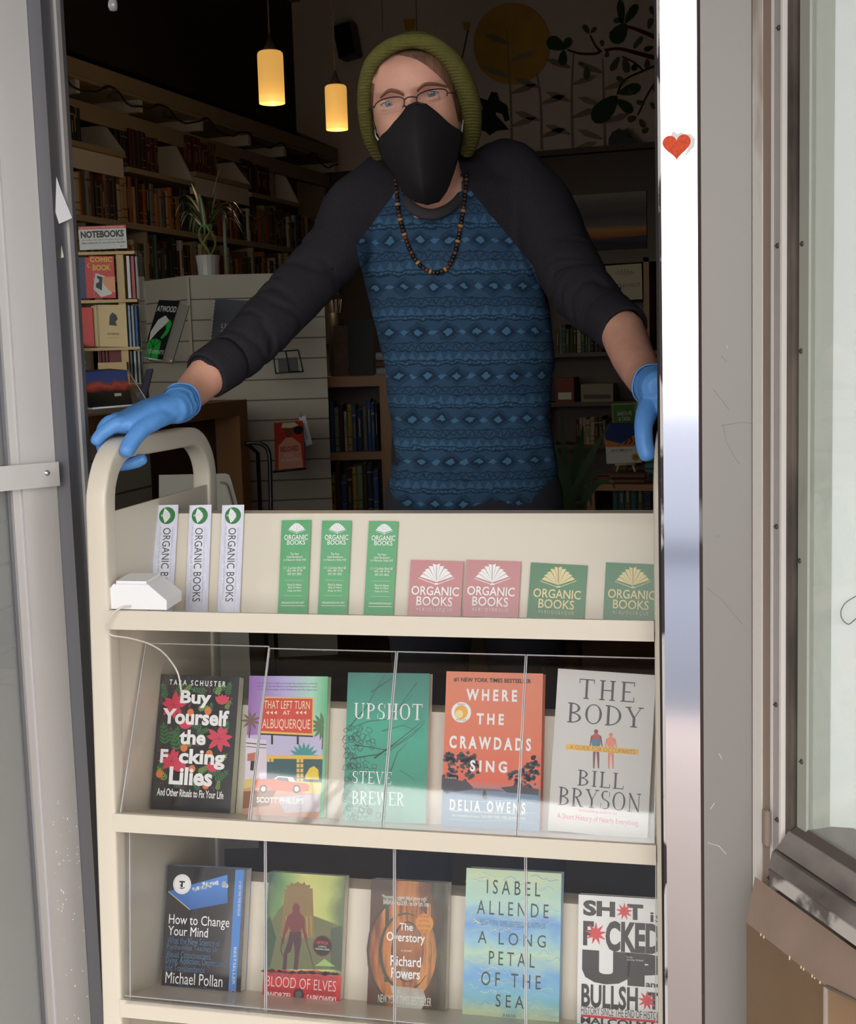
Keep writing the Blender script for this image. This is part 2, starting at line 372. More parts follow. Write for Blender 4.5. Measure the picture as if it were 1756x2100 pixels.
# scratches on the panel
SCR = mat('scratch', (96, 92, 92), rough=.7); SCW = mat('white scuff', (214, 214, 212), rough=.7)
sc = MB()
def scratch(pts, wd, m): sc.tube([PY(x_, y_, 1.5522) for x_, y_ in pts], wd, m, n=4)
for pts in ([(1450, 1205), (1470, 1222), (1480, 1228), (1497, 1250), (1523, 1280)], [(1480, 873), (1520, 866), (1545, 868)], [(1483, 870), (1490, 905), (1505, 935), (1517, 951)], [(1463, 798), (1495, 840)], [(1466, 1099), (1476, 1100)], [(1480, 730), (1490, 742)]): scratch(pts, .00035, SCR)
for pts in ([(1451, 1728), (1475, 1735), (1490, 1752)], [(1475, 1545), (1481, 1557)], [(1491, 708), (1492, 716)], [(1457, 1660), (1466, 1646)]): scratch(pts, .0006, SCW)
tag(sc.build('panel_scratches'), kind='structure')

def smooth_path(pts, k=6):
    out_ = []
    for i in range(len(pts)-1):
        p0, p1, p2, p3 = pts[max(0, i-1)], pts[i], pts[i+1], pts[min(len(pts)-1, i+2)]
        for j in range(k):
            t = j/k; out_.append(.5*((2*p1)+(p2-p0)*t+(2*p0-5*p1+4*p2-p3)*t*t+(3*p1-p0-3*p2+p3)*t**3))
    return out_+[pts[-1]]
# right display window: a splayed frame turning towards the street
S0 = Vector((-.146, 1.556, 0)); D = Vector((.57, -.82, 0)).normalized(); N = Vector((-D.y, D.x, 0)); N = -N if N.dot(EYE-S0) < 0 else N
def tw(px): return (hit(px, 1000, S0, N)-S0).dot(D)
def vstrip(mb, p0, p1, out_, z0, m, deep=.03, z1=2.9):
    t0, t1 = tw(p0), tw(p1); mb.obb(S0+D*t0+N*(out_-deep)+Vector((0, 0, z0)), D*(t1-t0), N*deep, Vector((0, 0, z1-z0)), m)
WPAINT = mat('weathered white paint', (222, 218, 212), rough=.7, dark=(176, 160, 146), scale=9, stretch=(1, 1, .25), thr=(.53, .60))
BWOOD = mat('bare brown wood stain', (142, 124, 112), rough=.7, var=.15, scale=8, stretch=(1, 1, .2))
MAUVE = mat('mauve grey painted strip', (172, 163, 160), rough=.6, var=.05, scale=8)
GRIME = mat('grimy frame recess', (110, 100, 90), rough=.8, dark=(60, 52, 46), scale=10, stretch=(1, 1, .3), thr=(.45, .6))
BEAD = mat('greenish glazing bead', (160, 162, 150), rough=.6, dark=(110, 104, 92), scale=7, stretch=(1, 1, .4), thr=(.58, .7))
zb = .66
fr = MB()
vstrip(fr, 1550, 1569, .004, .60, WPAINT); vstrip(fr, 1569, 1588, .0025, .60, BWOOD); vstrip(fr, 1588, 1593, .0045, .62, WPAINT)
vstrip(fr, 1593, 1609, .004, .64, MAUVE); vstrip(fr, 1609, 1613, .006, .64, WPAINT); vstrip(fr, 1613, 1624, .0, .66, GRIME)
vstrip(fr, 1624, 1631, -.010, .66, RUB); vstrip(fr, 1631, 1650, -.004, .67, BEAD)
w2 = fr.build('window_2'); tag(w2, kind='structure')
SILLM = mat('dirty aluminium sill', (138, 130, 125), rough=.6, metal=.1, dark=(92, 82, 76), scale=7, stretch=(.6, .6, 1), thr=(.52, .66))
SILLD = mat('dark sill groove', (84, 74, 68), rough=.7)
def pl(px, py, off): return hit(px, py, S0+N*off, N)
def sillbar(mb, a, b_, c, d, off0, off1, m, ext=.5):
    """a moulding from the edge a-b (upper) to c-d (lower), running along the window"""
    A, B, C_, Dd = pl(*a, off0), pl(*b_, off0), pl(*c, off1), pl(*d, off1)
    zt, zl = (A.z+B.z)/2, (C_.z+Dd.z)/2
    A.z = zt; C_.z = zl; L = D*((B-A).length+ext)
    back = -N*.05
    mb.prism([A, C_, C_+back, A+back], L, m)
sb = MB()
sillbar(sb, (1640, 1690), (1756, 1766), (1621, 1704), (1756, 1792), -.006, .002, SILLD)
sillbar(sb, (1617, 1704), (1756, 1794), (1592, 1738), (1756, 1852), .004, .012, SILLM)
sillbar(sb, (1590, 1740), (1756, 1854), (1586, 1746), (1756, 1862), .010, .011, SILLD)
sillbar(sb, (1584, 1746), (1756, 1862), (1577, 1784), (1756, 1902), .016, .03, SILLM)
sillbar(sb, (1576, 1786), (1756, 1904), (1580, 1808), (1756, 1946), .032, .034, mat('worn sill edge', (190, 184, 178), rough=.6, dark=(96, 88, 84), scale=20, thr=(.5, .6)))
o = sb.build('window_sill', w2)
fl = MB(); fl.mats = []
o = MB().box(pl(1571, 1698, .012), (.014, .006, .045), mat('corner putty', (142, 126, 112), rough=.8), M=Matrix.Rotation(math.atan2(D.y, D.x), 3, 'Z'), bev=.004).build('corner_block', w2)
# screws of the frame
for px, py in ((1597, 57), (1594, 504), (1592, 1080), (1591, 1445), (1645, 500), (1643, 720), (1640, 1150), (1644, 1562), (1716, 1793), (1594, 1681), (1578, 1800)):
    q = pl(px, py, .0048 if px < 1630 or px > 1700 else -.0036); s_ = MB(); s_.lathe([(.0001, .0015), (.0022, .0012), (.003, 0), (.003, -.006)], q, mat('rusty screw', (86, 80, 78), rough=.5, metal=.6), n=12, ax=N); s_.box(q+N*.0014, (.004, .0006, .0006), RUB)
    s_.build('screw', w2)
t0 = tw(1650)
b = MB(); b.obb(S0+D*t0-N*.012+Vector((0, 0, .66)), D*.62, N*.005, Vector((0, 0, 2.2)), D_GLASS); b.obb(S0+D*(t0+.62)+Vector((0, 0, .66)), Vector((1.6, 0, 0)), Vector((0, .005, 0)), Vector((0, 0, 2.2)), D_GLASS); b.build('pane', w2)
# display interior: white backdrop board and pale display floor
q0 = S0+D*(t0-.004)-N*.03; a_ = math.radians(4); E_ = Vector((math.cos(a_), math.sin(a_), 0))
zbrd = hit(1700, 1697, q0, Vector((-E_.y, E_.x, 0))).z
BOARD = mat('white backdrop board', (240, 243, 241), rough=.7, var=.03, scale=3)
b = MB(); b.obb(q0+Vector((0, 0, zbrd)), E_*1.4, Vector((-E_.y, E_.x, 0))*.008, Vector((0, 0, 2.2)), BOARD)
tag(b.build('display_backdrop'), 'white backdrop board standing behind the display window glass', 'board')
b = MB(); b.prism([q0+Vector((0, 0, zbrd-.02)), q0+D*.6+Vector((0, 0, zbrd-.02)), q0+D*.6+E_*1.2+Vector((0, 0, zbrd-.02)), q0+E_*1.4+Vector((0, 0, zbrd-.02))], (0, 0, .018), mat('pale display floor', (196, 202, 195), rough=.6)); b.prism([q0+Vector((0, 0, 2.9)), q0+D*.6+Vector((0, 0, 2.9)), q0+D*.6+E_*1.2+Vector((0, 0, 2.9)), q0+E_*1.4+Vector((0, 0, 2.9))], (0, 0, .02), BOARD)
struct('trim_6', b)
b = MB(); b.tube(smooth_path([hit(x_, y_, q0-E_.cross(Vector((0, 0, 1)))*-.004, Vector((-E_.y, E_.x, 0))) for x_, y_ in ((1775, 1214), (1750, 1226), (1733, 1238), (1725, 1255), (1728, 1270), (1740, 1280), (1752, 1272), (1766, 1258))]), .0006, RUB, n=5); tag(b.build('string_loop'), 'thin dark string loop hanging before the white backdrop board', 'string')
# tiled bulkhead below the window
TILE = mat('brown glazed tile', (122, 97, 70), rough=.4, var=.08, scale=14, dark=None)
TILET = mat('worn brown tile top', (150, 128, 114), rough=.6, var=.1, scale=16)
GROUT = mat('pale grout', (160, 144, 132), rough=.9)
off = .045
A, B = pl(1531, 1891, off), pl(1695, 2024, off); zt = (A.z+B.z)/2; A.z = B.z = zt
A2, B2 = pl(1549, 1800, .02), pl(1756, 1946, .02); z2 = (A2.z+B2.z)/2; A2.z = B2.z = z2
R_ = Vector((math.cos(-.02), math.sin(-.02), 0)); Cc = B+R_*.7
down = lambda v: Vector((v.x, v.y, 0))
b = MB()
b.add([A, B, B2+D*.3, A2], [(0, 1, 2, 3)], TILET); b.add([B, Cc, Cc+Vector((0, .2, .03)), B2+D*.3], [(0, 1, 2, 3)], TILET)
b.add([down(A), down(B), B, A], [(0, 1, 2, 3)], TILE); b.add([down(B), down(Cc), Cc, B], [(0, 1, 2, 3)], TILE)
b.add([down(A), A, A2, down(A2)], [(0, 1, 2, 3)], TILE)
b.add([down(Cc), down(Cc)+Vector((0, .4, 0)), Cc+Vector((0, .4, .03)), Cc], [(0, 1, 2, 3)], TILE)
for z_ in (zt-.155, zt-.31, zt-.465): b.tube([Vector((A.x, A.y, z_))+N*.0005, Vector((B.x, B.y, z_))+N*.0005], .0022, GROUT, n=6)
b.tube([B+N*.0005, down(B)+N*.0005], .003, GROUT, n=6); b.tube([B+Vector((0, 0, .0005)), B2+D*.3+Vector((0, 0, .001))], .002, GROUT, n=6)
b.tube([B+Vector((0, 0, .0005)), Cc+Vector((0, 0, .0005))], .0022, GROUT, n=6)
chip = mat('chipped tile edge', (212, 184, 158), rough=.8); A_ = A
for t_ in (.2, .24, .57, .71, .74, .84, .87, .93): b.box(A+(B-A)*t_+Vector((0, 0, -.0005)), (.0016, .0016, random.uniform(.0012, .0045)), chip)
struct('wall_bulkhead', b)

# opened glass door on the left
HG = Vector((-1.139, 1.58, 0)); D2 = Vector((-.47, -.88, 0)).normalized(); N2 = Vector((-D2.y, D2.x, 0)); N2 = -N2 if N2.dot(EYE-HG) < 0 else N2
def td(px): return (hit(px, 1000, HG, N2)-HG).dot(D2)
def dstrip(mb, p0, p1, out_, deep, m, z0=.01, z1=2.3):
    t0_, t1_ = (td(p0) if p0 is not None else .75), td(p1); mb.obb(HG+D2*t1_+N2*(out_-deep)+Vector((0, 0, z0)), D2*(t0_-t1_), N2*deep, Vector((0, 0, z1-z0)), m)
b = MB(); dstrip(b, 46, 117, 0, .044, ALU)
dr = b.build('door_1'); tag(dr, kind='structure')
b = MB(); dstrip(b, 40, 46, -.006, .02, mat('white door bead', (206, 204, 206), rough=.4, metal=.3)); dstrip(b, 28, 40, -.004, .02, ALU); dstrip(b, 22, 28, -.012, .01, ALU_DK); b.build('glazing_bead', dr)
b = MB(); dstrip(b, None, 26, -.018, .006, D_GLASS); b.build('pane', dr)
b = MB(); dstrip(b, 117, 127, -.01, .03, RUB); b.build('gasket', dr)
zs0, zs1 = hit(60, 1000, HG, N2).z, hit(60, 950, HG, N2).z
b = MB(); dstrip(b, None, 113, .016, .006, ALU, zs0, zs1); dstrip(b, 66, 110, .012, .012, ALU, zs0+.004, zs1-.004); b.build('push_bar', dr)
q = hit(96, 970, HG+N2*.016, N2); b = MB(); b.lathe([(.0005, .0035), (.003, .003), (.0045, .001), (.0045, -.004)], q, mat('chrome screw', (210, 210, 214), rough=.25, metal=.9), n=16, ax=N2); b.box(q+N2*.0033, (.0058, .0009, .0009), RUB); b.build('screw', dr)
b = MB()
rnd = random.Random(4)
for _ in range(46):
    py = rnd.uniform(1640, 2090); px = 128+(py-1640)*.06+rnd.uniform(-24, 30)
    q = hit(px, py, HG+N2*.0002, N2); b.box(q, (.0012, .0012, rnd.choice([.0012, .0012, .0016, .003])), SCW)
b.build('paint_specks', dr)
PAPER = mat('white paper', (232, 232, 236), rough=.8)
b = MB(); Q = [(104, 330), (112, 352), (125, 390), (137, 420), (148, 447), (121, 459), (112, 430), (106, 380)]
b.prism([P(x_, y_, 1.84+.0006*(x_-104)) for x_, y_ in Q], FWD*.0006, PAPER)
tag(b.build('paper_notice'), 'white sheet of paper sticking out behind the dark door jamb', 'paper')
b = MB(); b.prism([P(x_, y_, 1.86) for x_, y_ in ((112, 468), (121, 480), (131, 527), (122, 531))], FWD*.0006, mat('cream paper', (196, 186, 168), rough=.8))
tag(b.build('paper_slip'), 'small cream paper slip below the white sheet at the jamb', 'paper')
b = MB(); q = P(231, 4, 2.3)
b.lathe([(.0005, -.016), (.006, -.0145), (.0085, -.008), (.008, 0), (.005, .008), (.003, .014), (.003, .022)], q, mat('clear crystal', (200, 200, 206), rough=.06, spec=.9, coat=1.), n=18); b.tube([q+Vector((0, 0, .02)), q+Vector((0, 0, .9))], .0006, RUB, n=5)
tag(b.build('crystal_pendant'), 'small clear glass drop hanging at the doorway top', 'ornament')
# heart sticker
b = MB(); hp = []
for i in range(40):
    t = 2*math.pi*i/40; hp.append((16*math.sin(t)**3, 13*math.cos(t)-5*math.cos(2*t)-2*math.cos(3*t)-math.cos(4*t)))
HEART = mat('orange red sticker', (219, 78, 40), rough=.7, var=.2, scale=260)
hs = thing('heart_sticker', 'orange red heart sticker on the polished door jamb', 'sticker', PY(1388, 303, 1.5598))
ex = PY(1418, 303, 1.5598)-PY(1388, 303, 1.5598); sc_ = ex.length/16.5
b.prism([Vector((x_*sc_, -.0006, (y_+2.5)*sc_*.97)) for x_, y_ in hp], (0, .0006, 0), HEART); b.build('heart', hs)
b = MB(); b.prism([Vector((x_*sc_, -.0003, y_*sc_)) for x_, y_ in ((-7, 12), (-4, 19), (1, 15), (5, 17), (9, 15), (16, 14), (21, 8), (20, 0), (8, -12), (15, 4), (6, 12), (0, 8))], (0, .0003, 0), mat('torn sticker paper', (236, 234, 234), rough=.8)); b.build('torn_backing', hs)

# ------------------------------------------------------------------ book cart
CA = math.radians(5.5); CU = Vector((math.cos(CA), math.sin(CA), 0)); CV = Vector((-math.sin(CA), math.cos(CA), 0)); CO = Vector((-1.06, 1.55, 0))
MC = frame(CO, CU, CV, (0, 0, 1)); MCI = MC.inverted()
CREAM = mat('cream painted steel', (217, 208, 191), rough=.38, var=.015, scale=3, bump=.015, bscale=500, coat=.15)
cart = thing('book_cart', 'cream painted steel library cart with sloped shelves in the doorway', 'cart', M=MC)
def ucl(z): return .0300-.0227*(1.08-min(z, 1.09))/.77
TH = math.radians(17); ZL = (.910, .617, .338)
def uc(side, z): return ucl(z) if side == 0 else .806
def tray_frame(zl): return Vector((0, .006, zl)), Vector((0, math.cos(TH), -math.sin(TH))), Vector((0, math.sin(TH), math.cos(TH)))
for side in (0, 1):
    path = [(.0175, .13+i*.095) for i in range(10)]; R0 = .076
    path += [(.0175+R0-R0*math.cos(a), 1.1315-R0+R0*math.sin(a)) for a in [math.pi/2*k/9 for k in range(10)]]
    path += [(.2, 1.1315)]
    path += [(.3825-R0+R0*math.cos(a), 1.1315-R0+R0*math.sin(a)) for a in [math.pi/2*(9-k)/9 for k in range(10)]]
    path += [(.3825, .985-i*.095) for i in range(10)]
    secs = []
    for i, (v, z) in enumerate(path):
        a = path[max(0, i-1)]; c = path[min(len(path)-1, i+1)]; t = Vector((0, c[0]-a[0], c[1]-a[1])).normalized(); nn = Vector((1, 0, 0)).cross(t)
        secs.append((Vector((uc(side, z), v, z)), Vector((.0155, 0, 0)), nn*(.0165 if i < 12 or i > len(path)-12 else .0150), 7))
    MB().loft(secs, CREAM, n=28).build('handle_frame', cart)
    b = MB(); zt_, zb_ = 1.045, .16; th = .003
    for (za, zc) in ((zt_, .60), (.60, zb_)):
        ua, ub = uc(side, za)+(0.008 if side == 0 else -.008), uc(side, zc)+(0.008 if side == 0 else -.008)
        b.add([(ua, .03, za), (ua, .37, za+.004), (ub, .37, zc), (ub, .03, zc), (ua+th, .03, za), (ua+th, .37, za+.004), (ub+th, .37, zc), (ub+th, .03, zc)], [(0, 1, 2, 3), (7, 6, 5, 4), (0, 4, 5, 1), (1, 5, 6, 2), (2, 6, 7, 3), (3, 7, 4, 0)], CREAM)
    b.build('end_panel', cart)
U0, U1 = .0335, .7905
D2T, H3T = .134, .160
def mir(q): return Vector((q.x, .4-q.y, q.z))
for k, zl in enumerate(ZL):
    o, e2, e3 = tray_frame(zl); b = MB()
    u0 = U0-(.004 if k else 0)-(.008 if k == 2 else 0)
    pts = [Vector((u0, 0, zl)), Vector((u0, 0, zl-.0265)), Vector((u0, .022, zl-.0265)), Vector((u0, .022, zl-.024)), Vector((u0, .003, zl-.024)), Vector((u0, .003, zl-.003)), o+Vector((u0, 0, -.003)), o+e2*D2T+Vector((u0, 0, -.003)), o+e2*D2T+Vector((u0, 0, 0)), o+Vector((u0, 0, 0))]
    b.prism(pts, (U1-u0, 0, 0), CREAM); b.prism([mir(q) for q in pts], (U1-u0, 0, 0), CREAM)
    b.build('shelf', cart)
    b = MB(); p0 = o+e2*D2T; p1 = p0+e3*H3T
    sec = [p0, p1, Vector((0, .4-p1.y, p1.z)), Vector((0, .4-p0.y, p0.z))]
    b.prism([q+Vector((u0+.002, 0, 0)) for q in sec], (U1-u0-.004, 0, 0), CREAM)
    b.build('back_panel', cart)
b = MB(); b.bb((.0, .05, .135), (.82, .35, .155), CREAM); b.build('base', cart)
for u in (.03, .79):
    for v in (.06, .34):
        c_ = MB(); c_.bb((u-.016, v-.02, .1), (u+.016, v+.02, .135), mat('zinc', (150, 150, 150), rough=.4, metal=.8)); c_.bb((u-.02, v-.006, .04), (u-.014, v+.012, .11), mat('zinc', (150, 150, 150))); c_.bb((u+.014, v-.006, .04), (u+.02, v+.012, .11), mat('zinc', (150, 150, 150)))
        co = c_.build('caster', cart); MB().lathe([(.044, -.013), (.05, -.008), (.05, .008), (.044, .013)], (u, v+.012, .05), RUB, n=28, ax=(1, 0, 0)).build('wheel', co)
# white gadget and its cable
WPL = mat('white plastic', (240, 240, 242), rough=.25)
def PC(px, py, v):                                                  # cart-local point on the plane at depth v
    q = MCI @ hit(px, py, CO+CV*v, CV); return q
g0, g1 = PC(231, 1250, .012), PC(350, 1252, .012); gz = g0.z
gd = thing('charging_box', 'white plastic device box with sloping front on the cart shelf corner', 'device', M=MC)
zt = PC(240, 1197, .012).z
b = MB(); b.prism([Vector((g0.x, .008, .911)), Vector((g1.x-.004, .008, .911)), Vector((g1.x-.003, .008, .924)), Vector((g1.x-.03, .008, zt)), Vector((g0.x+.005, .008, zt)), Vector((g0.x, .008, zt-.006))], (0, .05, .004), WPL); b.build('shell', gd)
b = MB(); b.prism([Vector((g0.x+.008, .0115, zt)), Vector((g1.x-.034, .0115, zt)), Vector((g1.x-.034, .054, zt+.004)), Vector((g0.x+.008, .054, zt+.004))], (0, 0, .004), WPL); b.build('lid', gd)
b = MB()
cab = [PC(268, 1243, .006), PC(250, 1246, -.004), PC(232, 1258, -.009), PC(220, 1278, -.010), PC(219, 1293, -.009), PC(230, 1303, -.006), PC(262, 1308, .008), PC(300, 1318, .03), PC(330, 1334, .05), PC(352, 1358, .07), PC(366, 1384, .075), PC(372, 1420, .08)]
b.tube(smooth_path(cab), .0013, mat('pale cable', (214, 208, 200), rough=.4), n=8); b.build('cable', gd)

# ------------------------------------------------------------------ printed things on the cart
WH = mat('white print', (245, 245, 245), rough=.4); BK = mat('black print', (26, 26, 28), rough=.4)
PAGES = mat('book pages', (224, 216, 200), rough=.85, var=.05, scale=300, stretch=(1, .05, .02))
def tray_map(zl, d2, dv=0.):
    """photo point -> (u, height) on the plane lying d2 into the tilted tray"""
    o, e2, e3 = tray_frame(zl); ow = MC @ (o+e2*d2); nw = MC.to_3x3() @ e2; e3w = MC.to_3x3() @ e3
    def f(px, py):
        q = hit(px, py, ow, nw)-ow; return q.dot(CU), q.dot(e3w)
    return f
def on_tray(zl, d2, u, tilt=0.):
    o, e2, e3 = tray_frame(zl); q = o+e2*d2+Vector((u, 0, 0))
    e1 = Vector((1, 0, 0))
    if tilt: e1, e3 = e1*math.cos(tilt)+e3*math.sin(tilt), e3*math.cos(tilt)-e1*math.sin(tilt)
    return MC @ frame(q, e1, e2, e3)
def book_mesh(root, W, H, T, cov, spine=None, hard=False, back=None):
    """cover wrapped round a page block; front at y=0, spine at -x"""
    spine = spine or cov; g = .003 if hard else .0006; t = .0025 if hard else .0008
    c = MB(); x0, x1 = -W/2, W/2
    c.bb((x0, 0, 0), (x1, t, H), cov); c.bb((x0, T-t, 0), (x1, T, H), back or cov); c.bb((x0, t, 0), (x0+t, T-t, H), spine)
    p = MB(); p.bb((x0+t+.0002, t, g), (x1-g, T-t, H-g), PAGES)
    p.build('page_block', root)
    return c
def cart_book(name, label, row, xs, top, bot, T, bg, cov, art=None, hard=False, cat='book', cover_label=None):
    """xs: left and right edge of the front at mid height in the photo; top/bot: rows of the upper edge and where the lip hides it"""
    zl = ZL[row]; d2 = D2T-T-.0006; f = tray_map(zl, d2)
    (ua, ha), (ub, hb) = f(xs[0], top[0]), f(xs[1], top[1]); (uc_, hc) = f(xs[2], bot)
    W = ub-ua; H = (ha+hb)/2; u = ((ua+ub)/2+ (uc_+W/2))/2
    tilt = -math.atan2((ua-uc_), (ha-hc))
    uref = uc_+W/2 - math.tan(-tilt)*hc*0
    r = thing(name, label, cat, M=on_tray(zl, d2, uc_+W/2-(ua-uc_)/(ha-hc)*hc, tilt))
    c = book_mesh(r, W, H, T, cov, hard=hard)
    A = Art(c, (-W/2, -.0001, 0), (1, 0, 0), (0, 0, 1), W, H)
    A.rect(0, 0, 1, 1, bg, .3)
    inv = r.matrix_world.inverted(); ow = r.matrix_world.translation.copy(); nw = r.matrix_world.to_3x3() @ Vector((0, 1, 0))
    def F(px, py):
        q = inv @ hit(px, py, ow, nw); return q.x/W+.5, q.z/H
    if art: art(A, F)
    c.build('cover', r)
    print('BOOK', name, label[:30], 'W %.3f H %.3f hid %.3f tilt %.1f' % (W, H, hc, math.degrees(tilt)))
    return r
class Crop:
    """write artwork in the coordinates of a zoomed crop"""
    def __init__(s, A, F, ox, oy, sc): s.A = A; s.F = lambda x, y: F(x/sc+ox, y/sc+oy)
    def t(s, txt, x0, y0, x1, y1, m, bold=0., L=4, serif=False, rot=False, **k):
        xm, ym = (x0+x1)/2, (y0+y1)/2
        a = s.F(x0, ym); b = s.F(x1, ym); lo = s.F(xm, y1); hi = s.F(xm, y0)
        if serif: s.A.serif(txt, a[0], lo[1], b[0], hi[1], m, L, **k)
        else: s.A.text(txt, a[0], lo[1], b[0], hi[1], m, L, bold, rot)
    def p(s, pts, m, L=1): s.A.poly([s.F(*q) for q in pts], m, L)
    def c(s, x, y, r, m, L=1, **k):
        q = s.F(x, y); rr = s.F(x+r, y)[0]-q[0]; s.A.ell(q[0], q[1], rr, m, L, **k)
    def l(s, pts, wd, m, L=1, w2=None):
        q = s.F(*pts[0]); k = abs(s.F(pts[0][0]+wd, pts[0][1])[0]-q[0]); k2 = k if w2 is None else k*w2/wd
        s.A.line([s.F(*q_) for q_ in pts], k, m, L, k2)
    def leaf(s, x, y, ln, ang, wd, m, L=1):
        ca, sa = math.cos(math.radians(ang)), math.sin(math.radians(ang)); pts = []
        for t, ww in ((0, 0), (.25, .8), (.5, 1), (.75, .7), (1, 0), (.75, -.7), (.5, -1), (.25, -.8)):
            pts.append((x+ca*ln*t-sa*wd*ww/2, y-sa*ln*t-ca*wd*ww/2))
        s.p(pts, m, L)
    def sprig(s, x, y, ln, ang, m, n=5, L=1, lw=.16):
        ca, sa = math.cos(math.radians(ang)), math.sin(math.radians(ang))
        for i in range(n):
            t = i/n; q = (x+ca*ln*t, y-sa*ln*t)
            for sg in (1, -1): s.leaf(*q, ln*.42*(1-.4*t), ang+sg*48, ln*lw*.8, m, L+.05*i)
        s.leaf(x+ca*ln*.8, y-sa*ln*.8, ln*.4, ang, ln*lw*.8, m, L+.3)
        s.l([(x, y), (x+ca*ln, y-sa*ln)], ln*.03, m, L)
def col(n, c, r=.35, **k): return mat('print '+n, c, rough=r, **k)

# --- open-book emblem of the bookmarks and cards
def emblem(C_, x, y, s, m, L=3):
    for i, (a, ln) in enumerate(((0, 1.0), (20, .98), (38, 1.0), (58, 1.06), (76, 1.12))):
        for sg in (1, -1):
            aa = math.radians(90+sg*(90-a)*.78) if True else 0
            tip = (x+math.cos(aa)*s*ln, y-math.sin(aa)*s*ln*.95); pr = math.radians(90+sg*((90-a)*.78-13))
            md = (x+math.cos(pr)*s*ln*.92, y-math.sin(pr)*s*ln*.88)
            C_.p([(x+sg*s*.02, y), tip, md], m, L+.05*i)
    C_.l([(x-s*1.02, y-s*.24), (x-s*.1, y+s*.1), (x+s*.1, y+s*.1), (x+s*1.02, y-s*.24)], s*.035, m, L)
    C_.p([(x-s*.12, y+s*.14), (x+s*.12, y+s*.14), (x+s*.08, y+s*.05), (x-s*.08, y+s*.05)], m, L+.2)
def card(name, label, row_z, xl, xr, yt, xbl, yb, T, bgm, art, d2, cat, group=None, extra=.0):
    f = tray_map(row_z, d2); (ua, ha), (ub, hb) = f(xl, yt), f(xr, yt+1); (uc_, hc) = f(xbl, yb); W = ub-ua; H = (ha+hb)/2
    tilt = -math.atan2(ua-uc_, ha-hc)
    M = on_tray(row_z, d2, uc_+W/2-(ua-uc_)/(ha-hc)*hc, tilt)
    b = MB(); b.bb((-W/2, 0, 0), (W/2, T, H), bgm); A = Art(b, (-W/2, -.00005, 0), (1, 0, 0), (0, 0, 1), W, H); A.rect(0, 0, 1, 1, bgm, .2)
    inv = M.inverted(); ow = M.translation.copy(); nw = M.to_3x3() @ Vector((0, 1, 0))
    def F(px, py):
        q = inv @ hit(px, py, ow, nw); return q.x/W+.5, q.z/H
    art(A, F); o = b.build(name); o.matrix_world = M
    print('CARD', label[:34], 'W %.3f H %.3f hid %.3f' % (W, H, hc))
    return tag(o, label, cat, group)
LAV = ramp_mat('pale lavender paper', 0, ((0, (214, 216, 234)), (.5, (232, 232, 246)), (1, (216, 218, 236))), nscale=9, namp=1.6, rough=.6)
GRD = col('emblem green', (48, 124, 66)); TXD = col('charcoal letters', (70, 74, 76)); TXL = col('pale grey letters', (170, 176, 190))
def art_white(dx):
    def f(A, F):
        C_ = Crop(A, F, 150+dx, 1000, 2.473)
        C_.c(477, 142, 41, GRD, 1); 
        c2 = Crop(A, F, 150+dx, 1000, 2.473)
        class Rt: pass
        r_ = Rt(); r_.p = lambda pts, m, L=1: c2.p([(453+y_, 142+x_) for x_, y_ in [(a-0, -(b_-0)) for a, b_ in pts]], m, L); r_.l = lambda pts, wd, m, L=1, w2=None: None
        emblem(r_, 0, 0, 40, WH, 2)
        C_.t('ORGANIC BOOKS', 447, 205, 486, 578, TXD, rot=True, L=3)
        C_.t('ALBUQUERQUE NEW MEXICO', 428, 195, 438, 570, TXL, rot=True, L=2); C_.t('New and used books in Nob Hill / Find it here  Buy it here  Keep us here', 490, 200, 500, 585, TXL, rot=True, L=2)
    return f
for i, (xl, xbl, nm) in enumerate(((321, 308, 'beside the white device box'), (389, 380, 'in the middle of the three white ones'), (456, 446, 'nearest the green bookmarks'))):
    card('bookmark', 'white bookmark with dark vertical lettering, '+nm, ZL[0], xl, xl+45, 1035, xbl, 1252, .0006, LAV, art_white([0, 67, 135][i]), D2T-.004, 'bookmark', 'white bookmarks on the cart')
GRM = mat('print bookmark green', (80, 164, 106), rough=.35, coat=.1); PCR = col('pale print', (232, 238, 222))
def art_green(dx, dy):
    def f(A, F):
        C_ = Crop(A, F, 150+dx, 1000+dy, 2.473)
        emblem(C_, 1135, 226, 45, WH, 2)
        C_.t('ORGANIC', 1072, 239, 1192, 265, WH, bold=.01); C_.t('BOOKS', 1086, 266, 1178, 290, WH, bold=.01)
        for j, (s_, y_) in enumerate((('The New', 336), ('Used Bookstore', 351), ('in Historic Nob Hill', 366), ('111 Carlisle Blvd SE', 407), ('ABQ, NM  87106', 422), ('505 553 3823', 438), ('Find It Here', 493), ('Buy It Here', 508), ('Keep Us Here', 524))):
            w_ = len(s_)*2.6+4; C_.t(s_, 1124-w_, y_-6, 1124+w_, y_+6, PCR, bold=.01)
        C_.t('ORGANICBOOKS.NET', 1057, 579, 1174, 589, PCR, bold=.02); C_.l([(1055, 599), (1176, 600)], 2.5, PCR, 2)
        C_.l([(1075, 470), (1168, 471)], 1, PCR, 2); C_.l([(1070, 548), (1164, 549)], 1, PCR, 2)
    return f
for i, (xl, yt, xbl, nm) in enumerate(((578, 1066, 570, 'nearest the white bookmarks'), (661, 1067, 652, 'in the middle of the three green ones'), (757, 1068, 746, 'nearest the red cards'))):
    card('bookmark', 'green bookmark with white printing, '+nm, ZL[0], xl, xl+60, yt, xbl, 1256, .0006, GRM, art_green([0, 83, 179][i], [0, 0, 1.5][i]), D2T-.004, 'bookmark', 'green bookmarks on the cart')
REDC = mat('print card red', (172, 78, 82), rough=.2, coat=.3); GRC = mat('print card green', (22, 108, 52), rough=.25, coat=.12); GOLD = col('pale gold print', (228, 212, 160))
